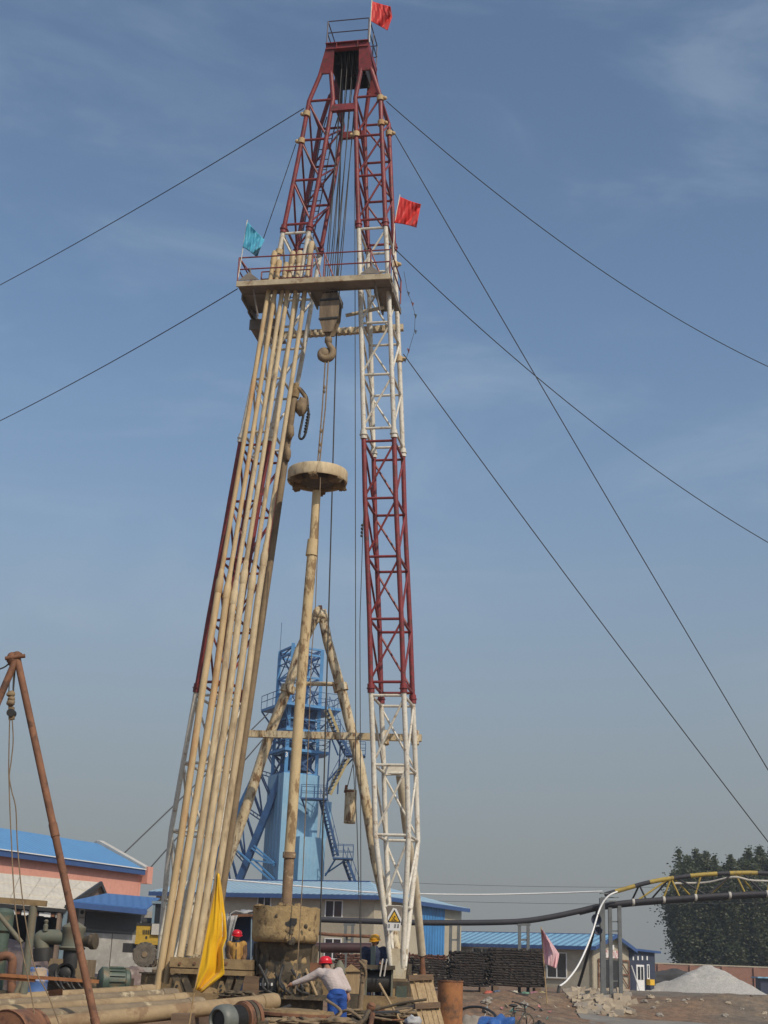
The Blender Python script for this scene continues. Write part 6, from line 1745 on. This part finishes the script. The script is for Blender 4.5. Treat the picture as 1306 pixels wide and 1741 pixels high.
wn_ = thing('winch', P(642, 1705, 32.4), 'dark winch drum with levers in front of the man in the yellow helmet', 'winch')
for a_ in (0, 1): MB().box(*LB(620 + a_ * 44, 625 + a_ * 44, 1646, 1700, 32.2, .7)).build('side_frame', m_greenp, wn_, smooth=False)
MB().tube([P(624, 1668, 32.5), P(665, 1668, 32.5)], .24, 22).build('drum', m_dark, wn_)
MB().box(*LB(618, 672, 1642, 1647, 32.1, .8)).build('cover', m_muddark, wn_, smooth=False)
MB().box(*LB(614, 675, 1695, 1735, 32.0, 1.0)).build('skid', m_mud, wn_, smooth=False)
for x in (648, 655): MB().tube([P(x - 2, 1660, 32.0), P(x + 3, 1630, 32.0)], .018, 8).build('lever', m_grey, wn_)
rk = thing('rock_bucket', P(590, 1690, 31.5), 'grey conical drilling bucket and wooden chest behind the bending man', 'bucket')
MB().lathe(P(577, 1655, 31.8), Z, [(.16, 0), (.1, .18), (.03, .28)], 14).build('cone', m_greenp, rk)
MB().box(*LB(583, 612, 1652, 1690, 31.8, .5)).build('chest', m_wood, rk, smooth=False)
MB().slab([P(581, 1652, 31.75), P(614, 1652, 31.75), P(597, 1639, 31.9)], (0, .5, 0)).build('lid', m_mud, rk, smooth=False)
MB().box(*LB(578, 615, 1690, 1735, 31.7, .6)).build('base', m_muddark, rk, smooth=False)
rlv = thing('rusted_clamp', P(618, 1741, 25), 'dark rusted clamp with jaws lying before the winch', 'clamp')
MB().tube(bez([P(600, 1750, 25), P(618, 1735, 25), P(628, 1718, 25.1), P(632, 1709, 25.1)]), [.05] * 24 + [.07], 10).build('jaw', m_muddark, rlv)
MB().tube([P(628, 1755, 24.9), P(634, 1722, 25)], .045, 10).build('jaw', m_rust, rlv)
MB().blob(P(631, 1712, 25.1), .08, .06, .08, 10, 8, .2, 1).build('pivot', m_rust, rlv)
MB().box(P(615, 1765, 25), .6, .5, .35).build('base', m_muddark, rlv, smooth=False)
dec = thing('mud_heap', P(660, 1745, 29), 'spread of trampled mud, planks and scrap steel around the mud tank', 'mud')
for i in range(16):
    px = 585 + i * 8 + random.uniform(-4, 4)
    MB().blob(P(px, 1722 + (i * 5) % 17, 28.5 + (i % 4) * .4), .34, .34, .07, 16, 10, .9, i + 40).build('clod', m_pipedark if i % 3 == 0 else m_muddark, dec)
for i in range(4):
    a_ = P(640 + i * 16, 1716 + i * 3, 29); MB().beam(a_, a_ + Vector((.9, .3 * (-1) ** i, 0)), .15, .04).build('plank', m_wood, dec, smooth=False)
for i in range(14):
    px = 420 + i * 13
    MB().blob(P(px, 1738 + (i * 3) % 9, 25.2 + (i % 3) * .4), .28, .28, .07, 16, 10, .9, i + 70).build('clod', m_pipedark if i % 3 == 0 else m_muddark, dec)
rnd = random.Random(21)
for i in range(24):
    px = rnd.uniform(400, 545) if i % 2 else rnd.uniform(600, 690); py = rnd.uniform(1712, 1742); Y = rnd.uniform(25.5, 30)
    a_ = P(px, py, Y); an_ = rnd.uniform(-.6, .6); L_ = rnd.uniform(.3, 1.0)
    b_ = a_ + Vector((math.cos(an_) * L_, math.sin(an_) * L_, rnd.uniform(-.12, .22)))
    mt = (m_rust, m_muddark, m_ropet, m_dark, m_pipedark)[i % 5]
    q = MB()
    if i % 3 == 0: q.beam(a_, b_, .07, .012).beam(a_ + Z * .03, b_ + Z * .03, .012, .07)
    elif i % 3 == 1: q.tube([a_, a_.lerp(b_, .5) + Z * rnd.uniform(-.05, .05), b_], rnd.uniform(.012, .035), 8)
    else: q.slab([a_, a_.lerp(b_, .5) + Z * .02, a_.lerp(b_, .5) + Vector((-.05, .25, .05)), a_ + Vector((0, .2, .02))], Z * .015)
    kn = ('steel_angle', 'scrap_rod', 'scrap_plate')[i % 3]
    q.build(kn, mt, dec)
# bits on the dirt slope
hp = ground_hit(852, 1735)
m_btarp = cloth('bright blue tarpaulin', (.04, .17, .55))
bt_ = P(846, 1745, 36)
tag(MB().blob(Vector((bt_.x, bt_.y, .2)), .55, .5, bt_.z + .02, 44, 26, .42, 2).build('blue_tarp_bundle', m_btarp), 'bright blue tarpaulin bundle on the ground near the bicycle', 'tarp')
bc_ = thing('bicycle', P(888, 1760, 38), 'old bicycle with black handlebar standing before the dirt bank', 'bicycle')
bxo = P(893, 1720, 38)
def BK(x, y, z): return Vector((bxo.x + x, 38 + y, z))
for wx_ in (0.1, -.85):
    c = BK(wx_ * .6, wx_ * .6, .33)
    wd_ = Vector((.7, -.7, 0))
    w_o = MB()
    s_, u_ = perp(wd_)
    pts = [c + (s_ * math.cos(t_ * .2618) + u_ * math.sin(t_ * .2618)) * .31 for t_ in range(25)]
    w_o.tube(pts, .02, 8, cap=False)
    wob = w_o.build('wheel', m_tyre, bc_)
    for j in range(10):
        t_ = j * .628
        MB().tube([c, c + (s_ * math.cos(t_) + u_ * math.sin(t_)) * .3], .004, 4).build('spoke', m_grey, wob)
MB().tube([BK(.06, .06, .33), BK(0, 0, .7), BK(-.02, -.02, .86)], .018, 8).build('fork', m_dark, bc_)
MB().tube(bez([BK(-.32, .12, .93), BK(-.2, .05, .9), BK(-.02, -.02, .86), BK(.16, -.1, .8), BK(.24, -.12, .76)]), .016, 8).build('handlebar', m_dark, bc_)
for e in (BK(-.32, .12, .93), BK(.24, -.12, .76)): MB().tube([e, e + Vector((-.02, -.1, -.01))], .022, 8).build('grip', m_dark, bc_)
for a_, b_ in (((0, 0, .68), (-.3, -.3, .3)), ((0, 0, .7), (-.34, -.34, .72)), ((-.34, -.34, .8), (-.3, -.3, .3)), ((-.3, -.3, .3), (-.51, -.51, .33)), ((-.34, -.34, .7), (-.51, -.51, .33))):
    MB().tube([BK(*a_), BK(*b_)], .015, 8).build('frame_tube', m_dark, bc_)
MB().blob(BK(-.35, -.35, .84), .12, .1, .04, 12, 8).build('saddle', m_dark, bc_)
for i, (px, py, s, mt) in enumerate(((800, 1728, .45, m_stone2), (822, 1733, .3, m_muddark), (868, 1735, .3, m_muddark), (785, 1738, .3, m_mud), (915, 1737, .25, m_dark))):
    p = P(px, py + 6, 39 + i % 3)
    tag(MB().blob(Vector((p.x, p.y, .1)), s, s * .8, max(p.z, .2), 14, 9, .4, i).build('earth_lump', mt), ('grey boulder', 'dark lump', 'dark clod', 'tan clod', 'black bundle')[i] + ' among the debris near the bicycle', 'debris')
o = MB().tube(bez([P(786, 1716, 44), P(800, 1712, 43.5), P(820, 1713, 43), P(838, 1722, 42.5), P(846, 1733, 42)]), .04, 8).build('arched_hose', m_dark)
tag(o, 'dark hose arching over the debris beside the rusty cylinder', 'hose')
rnd = random.Random(9)
for i in range(26):
    px, py = rnd.uniform(820, 945), rnd.uniform(1712, 1738)
    p = ground_hit(px, py); s = rnd.uniform(.06, .14)
    c_ = [(.5, .5, .48), (.5, .2, .2), (.2, .4, .36), (.3, .3, .3), (.45, .4, .3)][i % 5]
    n_ = Vector((rnd.gauss(0, 1), rnd.gauss(0, 1), 1.4)).normalized(); a_, b_ = perp(n_)
    q = MB().slab([p + a_ * s + Z * .06, p + b_ * s * .8 + Z * .1, p - a_ * s * .9 + Z * .05, p - b_ * s + Z * .08], n_ * .015)
    cn_ = ('white', 'red', 'green', 'grey', 'straw')[i % 5]
    mt = bpy.data.materials.get('litter ' + cn_) or M('litter ' + cn_, c_, None, 4, .7, bump=0)
    tag(q.build('litter', mt, smooth=False), cn_ + ' scrap of litter on the ground near the bicycle', 'litter', cn_ + ' litter scraps')
tpl = P(205, 1668, 45)
m_tarpp = M('brown purple covered rubble', (.19, .135, .12), (.12, .09, .085), 1.4, .9, spot=(.34, .28, .24), sp_scale=2, sp_lo=.55, sp_hi=.65, bump=.8, bscale=5)
tag(MB().blob(Vector((tpl.x, tpl.y, .2)), 1.9, 1.0, tpl.z + .12, 28, 16, .35, 5).build('covered_rubble', m_tarpp), 'long low rubble heap under dusty sheeting before the garage', 'heap')
p0_ = P(-40, 1645, 46); tag(MB().blob(Vector((P(30, 1630, 46).x, 46, .1)), 1.6, .9, P(30, 1612, 46).z, 24, 14, .3, 8).build('sandbag_heap', m_tarpp), 'pale dusty heap behind the vertical tank in front of the open shed', 'heap')

# ================================================================== people
def capsules(segs, vox, smooth_it=6):
    q = MB()
    for a_, b_, ra, rb_ in segs:
        a_, b_ = Vector(a_), Vector(b_)
        q.tube([a_, b_], [ra, rb_], 12)
        q.blob(a_, ra, ra, ra, 12, 8); q.blob(b_, rb_, rb_, rb_, 12, 8)
    return q
def skin_build(q, name, mat, parent, vox=.014, it=5):
    o = q.build(name, mat, parent)
    r_ = o.modifiers.new('r', 'REMESH'); r_.mode = 'VOXEL'; r_.voxel_size = vox; r_.use_smooth_shade = True
    s = o.modifiers.new('s', 'SMOOTH'); s.iterations = it; s.factor = .5
    dg = bpy.context.evaluated_depsgraph_get(); dg.update()
    me = bpy.data.meshes.new_from_object(o.evaluated_get(dg))
    o.modifiers.clear()
    old = o.data; o.data = me; me.name = name
    if not me.materials: me.materials.append(mat)
    me.polygons.foreach_set('use_smooth', [True] * len(me.polygons))
    bpy.data.meshes.remove(old)
    return o
m_skin = M('tanned skin', (.36, .19, .12), (.32, .165, .105), 5, .55, bump=.05)
m_hair = M('black hair', (.015, .013, .012), (.02, .018, .016), 8, .6, bump=.3)
m_boot = M('muddy rubber boot', (.05, .045, .04), (.12, .09, .06), 5, .6, bump=.2)
def hand(q, w_, d, side, palm_n):
    """palm and five curled fingers from wrist w_, pointing along d"""
    d = d.normalized(); n_ = palm_n.normalized(); s = d.cross(n_).normalized() * side
    q.tube([w_, w_ + d * .05, w_ + d * .09], [.03, .04, .038], 10)
    q.blob(w_ + d * .055, .042, .042, .042, 10, 8)
    for k, (off, ln) in enumerate(((-.03, .065), (-.01, .075), (.01, .072), (.03, .055))):
        b_ = w_ + d * .085 + s * off
        m_ = b_ + d * ln * .55 + n_ * .008; e = m_ + d * ln * .4 + n_ * .03
        q.tube([b_, m_, e], [.0105, .0095, .0075], 8); q.blob(e, .0075, .0075, .0075, 8, 6)
    b_ = w_ + d * .025 - s * .035
    q.tube([b_, b_ + d * .035 - s * .022 + n_ * .012, b_ + d * .065 - s * .024 + n_ * .03], [.015, .0125, .009], 8)
def head(per, c, fwd, mat_h, scale=1.0, brim=True):
    f_ = Vector(fwd).normalized(); sd_ = f_.cross(Z).normalized(); up_ = sd_.cross(f_).normalized()
    sd_ = -sd_
    def T(x, y, z): return c + sd_ * x + f_ * y + up_ * z
    hs = MB()
    hs.lathe(T(0, -.01, -.005), up_, [(.015, -.015), (.112, -.01), (.122, .0), (.128, .025), (.124, .06), (.104, .098), (.066, .122), (.005, .132)], 26)
    if brim: hs.slab([T(-.1, .07, -.012), T(.1, .07, -.012), T(.075, .15, -.022), T(0, .175, -.026), T(-.075, .15, -.022)], up_ * .012)
    hs.beam(T(0, -.11, .07), T(0, .09, .09), .03, .03)
    hs.lathe(T(0, -.01, -.005), up_, [(.124, -.012), (.145, -.014), (.145, -.004), (.124, .006)], 26, closed=False)
    h_o = hs.build('helmet', mat_h, per)
    return T
def face(q, T):
    q.blob(T(0, 0, -.03), .078, .078, .078, 14, 10); q.blob(T(0, .02, -.075), .062, .062, .075, 14, 10)
    q.blob(T(0, -.02, -.0), .082, .082, .07, 14, 10)
    q.tube([T(0, .085, -.035), T(0, .108, -.07), T(0, .085, -.078)], [.008, .014, .01], 8)
    q.tube([T(-.02, .078, -.105), T(.02, .078, -.105)], [.009, .009], 8)
    for s in (-1, 1):
        q.blob(T(s * .08, -.005, -.05), .012, .018, .028, 8, 6)
        q.blob(T(s * .03, .08, -.045), .016, .01, .008, 8, 6)
m_eye = M('dark eye', (.02, .015, .012), None, 5, .3, bump=0)

def pants(q, hip, lk, lf__, rk_, rf, r0=.13):
    h1, h2 = hip
    q.tube([h1, h2], .11, 12); q.blob(h1, .115, .115, .115); q.blob(h2, .115, .115, .115)
    for h, k, f_ in ((h1, lk, lf__), (h2, rk_, rf)):
        for a_, b_, ra, rb_ in ((h, k, .108, .082), (k, f_, .082, .078)):
            q.tube([a_, b_], [ra, rb_], 12); q.blob(a_, ra, ra, ra); q.blob(b_, rb_, rb_, rb_)
# the bending man
bmn = thing('person', P(575, 1770, 27), 'man in red helmet, pale shirt and blue trousers bending to reach out', 'person')
hl, hr_ = P(565.5, 1696, 26.95), P(580.5, 1695, 27.0)
kl_, kr_ = P(564.5, 1733, 27.0), P(582.5, 1733, 27.05)
gzf = ground_z(kl_.x, 27) + .09
fl__, fr__ = Vector((P(569, 1760, 26.9).x, 26.9, gzf)), Vector((P(588, 1760, 27.0).x, 27.05, gzf))
waist = P(573.5, 1684, 27.0); chest = P(563, 1664, 27.12); neck = P(556.5, 1646, 27.25)
shl, shr = P(543.5, 1654, 27.2), P(576, 1653, 27.2)
ell, elr = P(520, 1665, 27.25), P(587.5, 1673, 27.15)
wrl, wrr = P(500, 1672, 27.3), P(592.5, 1692, 27.05)
hc = P(553, 1637, 27.36)
q = capsules([(neck, hc, .055, .06), (waist, chest, .11, .12), (chest, neck, .1, .06), (chest, shl, .08, .06), (chest, shr, .08, .06), (shl, ell, .05, .04), (ell, wrl, .04, .028), (shr, elr, .05, .04), (elr, wrr, .04, .028), (waist, hl, .1, .1), (waist, hr_, .1, .1), (hl, kl_, .09, .06), (hr_, kr_, .09, .06), (kl_, fl__, .06, .045), (kr_, fr__, .06, .045)], .014)
hand(q, wrl, wrl - ell, 1, Vector((0, -.3, -1))); hand(q, wrr, Vector((.1, .1, -1)), -1, Vector((-1, 0, 0)))
m_hred = M('red helmet plastic', (.62, .015, .03), (.55, .012, .025), 3, .3, bump=0, grime=.05)
m_hyel = M('yellow helmet plastic', (.70, .36, .02), (.62, .30, .02), 3, .3, bump=0, grime=.05)
T = head(bmn, hc, Vector((-.35, .9, -.1)), m_hred)
face(q, T)
skin_build(q, 'body', m_skin, bmn, .012, 3)
hb = MB().blob(T(0, -.035, -.04), .086, .075, .07, 14, 10); hb.build('hair', m_hair, bmn)
m_shirt = M('pale grey pink shirt', (.50, .43, .41), (.44, .375, .36), 4, .85, bump=.9, bscale=11, stretch=(1, 1, 2.2))
q = capsules([(waist + Z * .02, chest, .165, .175), (chest, neck - Z * .07, .16, .10), (chest, shl, .13, .095), (chest, shr, .13, .095), (shl, ell, .085, .068), (ell, wrl, .068, .05), (shr, elr, .085, .068), (elr, wrr + Z * .1, .068, .055)], .016)
skin_build(q, 'shirt', m_shirt, bmn, .016, 4)
m_trb = M('blue work trousers', (.018, .085, .36), (.014, .06, .27), 4, .8, bump=.9, bscale=9, stretch=(1, 1, 2))
q = MB(); pants(q, (hl, hr_), kl_, fl__ + Z * .05, kr_, fr__ + Z * .05)
q.tube([waist + Z * .03, (hl + hr_) / 2 + Z * .03], [.16, .16], 12); q.tube([hl + Z * .03, hr_ + Z * .03], .125, 12)
skin_build(q, 'trousers', m_trb, bmn, .016, 4)
for f_ in (fl__, fr__): MB().blob(f_ + Vector((0, .06, -.04)), .055, .14, .06, 12, 8).build('boot', m_boot, bmn)
# man in dark jacket with yellow helmet
YM = 33.6
ymn = thing('person', P(637, 1700, YM), 'man in yellow helmet and open dark blue jacket standing at the winch', 'person')
nk = P(637, 1609, YM); hc = P(637, 1600, YM - .03); ch_ = P(637, 1624, YM); wa = P(636, 1646, YM)
sl_, sr_ = P(621, 1616, YM), P(652, 1616, YM); el_, er_ = P(616, 1637, YM - .05), P(656, 1636, YM - .1)
wl_, wr_ = P(622, 1652, YM - .25), P(650, 1634, YM - .32)
zf = nk.z - 1.45
hl, hr_ = wa + Vector((-.1, 0, -.12)), wa + Vector((.1, 0, -.12))
kl_, kr_ = hl + Vector((-.02, -.03, -.42)), hr_ + Vector((.02, -.03, -.42))
fl__, fr__ = Vector((hl.x - .02, YM, zf + .09)), Vector((hr_.x + .03, YM, zf + .09))
q = capsules([(nk, hc, .055, .06), (wa, ch_, .11, .12), (ch_, nk, .1, .06), (ch_, sl_, .08, .06), (ch_, sr_, .08, .06), (sl_, el_, .05, .04), (el_, wl_, .04, .028), (sr_, er_, .05, .04), (er_, wr_, .04, .028), (hl, kl_, .09, .06), (hr_, kr_, .09, .06), (kl_, fl__, .06, .045), (kr_, fr__, .06, .045), (wa, hl, .1, .1), (wa, hr_, .1, .1)], .014)
hand(q, wl_, wl_ - el_, 1, Vector((0, .4, -1))); hand(q, wr_, Vector((-.3, -.8, -.2)), -1, Vector((0, 0, -1)))
T = head(ymn, hc + Z * .03, Vector((-.45, -.85, -.22)), m_hyel)
face(q, T)
skin_build(q, 'body', m_skin, ymn, .012, 3)
for s in (-1, 1): MB().blob(T(s * .03, .083, -.04), .010, .006, .007, 8, 6).build('eye', m_eye, ymn)
MB().blob(T(0, -.03, -.05), .09, .075, .085, 14, 10).build('hair', m_hair, ymn)
m_jack = M('dark navy jacket', (.018, .03, .075), (.013, .02, .05), 4, .8, bump=.8, bscale=9)
q = capsules([(wa - Z * .12, ch_, .17, .175), (ch_, nk - Z * .06, .16, .10), (ch_, sl_, .13, .10), (ch_, sr_, .13, .10), (sl_, el_, .09, .07), (el_, wl_, .07, .052), (sr_, er_, .09, .07), (er_, wr_, .07, .052)], .016)
skin_build(q, 'jacket', m_jack, ymn, .016, 4)
m_gsh = M('grey green shirt', (.20, .23, .20), (.16, .185, .16), 4, .85, bump=.5)
fr_ = Vector((-.15, -.98, 0))
q = MB().slab([nk + fr_ * .16 + Vector((-.06, 0, .0)), nk + fr_ * .16 + Vector((.05, 0, .0)), wa + fr_ * .185 + Vector((.06, 0, -.08)), wa + fr_ * .185 + Vector((-.05, 0, -.08))], fr_ * .03)
q.v = [Vector((v.x, v.y - (.02 if abs(v.z - ch_.z) < .2 else 0), v.z)) for v in q.v]
q.build('shirt_front', m_gsh, ymn)
q = MB(); pants(q, (hl, hr_), kl_, fl__ + Z * .05, kr_, fr__ + Z * .05)
skin_build(q, 'trousers', m_jack, ymn, .016, 4)
for f_ in (fl__, fr__): MB().blob(f_ + Vector((0, -.06, -.04)), .055, .14, .06, 12, 8).build('boot', m_boot, ymn)
zd_ = zf
pmx = (hl.x + hr_.x) / 2
tag(MB().box(Vector((pmx, YM + .15, (zd_ + .3) / 2)), 1.3, .9, zd_ - .3 + .02).build('work_step', m_muddark, smooth=False), 'dark steel working step behind the winch', 'platform')
# man in orange in the shelter
OM = 35.6
omn = thing('person', P(403, 1660, OM), 'man in red helmet and ochre jacket standing before the white shelter', 'person')
nk = P(403, 1600, OM); hc = P(403, 1591.5, OM - .02); ch_ = P(403, 1613, OM); wa = P(403, 1634, OM)
sl_, sr_ = P(391, 1606, OM), P(414, 1606, OM); el_, er_ = P(389, 1624, OM), P(416, 1624, OM)
wl_, wr_ = P(394, 1638, OM - .22), P(412, 1638, OM - .22)
zf = nk.z - 1.45
hl, hr_ = wa + Vector((-.1, 0, -.12)), wa + Vector((.1, 0, -.12))
kl_, kr_ = hl + Vector((-.01, -.03, -.42)), hr_ + Vector((.01, -.03, -.42))
fl__, fr__ = Vector((hl.x, OM, zf + .09)), Vector((hr_.x, OM, zf + .09))
q = capsules([(nk, hc, .055, .06), (wa, ch_, .11, .12), (ch_, nk, .1, .06), (ch_, sl_, .08, .06), (ch_, sr_, .08, .06), (sl_, el_, .05, .04), (el_, wl_, .04, .028), (sr_, er_, .05, .04), (er_, wr_, .04, .028), (hl, kl_, .09, .06), (hr_, kr_, .09, .06), (kl_, fl__, .06, .045), (kr_, fr__, .06, .045), (wa, hl, .1, .1), (wa, hr_, .1, .1)], .014)
hand(q, wl_, wl_ - el_, 1, Vector((0, .4, -1))); hand(q, wr_, wr_ - er_, -1, Vector((0, .4, -1)))
T = head(omn, hc + Z * .03, Vector((.25, -.95, -.15)), m_hred)
face(q, T)
skin_build(q, 'body', m_skin, omn, .012, 3)
for s in (-1, 1): MB().blob(T(s * .03, .083, -.04), .010, .006, .007, 8, 6).build('eye', m_eye, omn)
MB().blob(T(0, -.03, -.05), .086, .07, .07, 14, 10).build('hair', m_hair, omn)
m_och = M('ochre jacket', (.48, .27, .06), (.38, .20, .05), 4, .8, bump=.8, bscale=9)
q = capsules([(wa - Z * .1, ch_, .165, .17), (ch_, nk - Z * .06, .155, .10), (ch_, sl_, .12, .095), (ch_, sr_, .12, .095), ], .016)
skin_build(q, 'jacket', m_och, omn, .016, 4)
q = capsules([(sl_, el_, .092, .07), (el_, wl_, .07, .052), (sr_, er_, .092, .07), (er_, wr_, .07, .052)], .016)
skin_build(q, 'sleeves', M('brown sleeve', (.20, .11, .05), (.15, .08, .04), 4, .85, bump=.8), omn, .016, 4)
MB().beam(nk + Vector((0, -.13, -.04)), wa + Vector((0, -.185, -.05)), .035, .02, (1, 0, 0)).build('zip', m_dark, omn)
MB().lathe(nk - Z * .05, Z, [(.085, 0), (.10, .03), (.085, .07)], 16, closed=False).build('collar', m_jack, omn)
q = MB(); pants(q, (hl, hr_), kl_, fl__ + Z * .05, kr_, fr__ + Z * .05)
skin_build(q, 'trousers', m_jack, omn, .016, 4)
for f_ in (fl__, fr__): MB().blob(f_ + Vector((0, -.06, -.04)), .055, .14, .06, 12, 8).build('boot', m_boot, omn)
tag(MB().box(Vector((P(403, 1650, OM).x, OM + .05, (zf + .3) / 2)), 1.1, .7, zf - .28).build('work_step', m_woodd, smooth=False), 'brown timber step before the white shelter', 'platform')
# two far figures beyond the gravel
for i, px in enumerate((1180, 1192)):
    b_ = P(px, 1672, 128); b_.z = .8
    o = thing('person', b_, ('person in dark clothes left of a companion beyond the gravel heap', 'person in black with a reddish collar beyond the gravel heap')[i], 'person')
    q = capsules([(b_ + Vector((-.1, 0, .05)), b_ + Vector((-.09, 0, .85)), .07, .1), (b_ + Vector((.1, 0, .05)), b_ + Vector((.09, 0, .85)), .07, .1), (b_ + Vector((0, 0, .85)), b_ + Vector((0, 0, 1.35)), .17, .19), (b_ + Vector((-.2, 0, 1.35)), b_ + Vector((-.28, 0, .85)), .07, .05), (b_ + Vector((.2, 0, 1.35)), b_ + Vector((.28, 0, .85)), .07, .05), (b_ + Vector((-.18, 0, 1.37)), b_ + Vector((.18, 0, 1.37)), .09, .09)], .03)
    skin_build(q, 'clothes', m_black if i == 0 else m_jack, o, .03, 3)
    q = capsules([(b_ + Vector((0, 0, 1.4)), b_ + Vector((0, 0, 1.6)), .06, .09), (b_ + Vector((0, 0, 1.6)), b_ + Vector((0, 0, 1.64)), .09, .085)], .03)
    skin_build(q, 'head', m_skin, o, .02, 3)
    MB().blob(b_ + Vector((0, .01, 1.67)), .1, .1, .08, 12, 8).build('hair', m_hair, o)
# ------------------------------------------------------------------ air
hz = MB().box((0, 90, 20), 420, 240, 42.8)
hzo = hz.build('haze', bpy.data.materials.new('haze air'), smooth=False)
hm = hzo.data.materials[0]; hm.use_nodes = True
ht = hm.node_tree; ht.nodes.clear()
pv = ht.nodes.new('ShaderNodeVolumePrincipled'); pv.inputs['Density'].default_value = .0006
pv.inputs['Color'].default_value = (.80, .86, .95, 1); pv.inputs['Anisotropy'].default_value = .2
ho = ht.nodes.new('ShaderNodeOutputMaterial'); ht.links.new(pv.outputs[0], ho.inputs['Volume'])
hzo['kind'] = 'stuff'
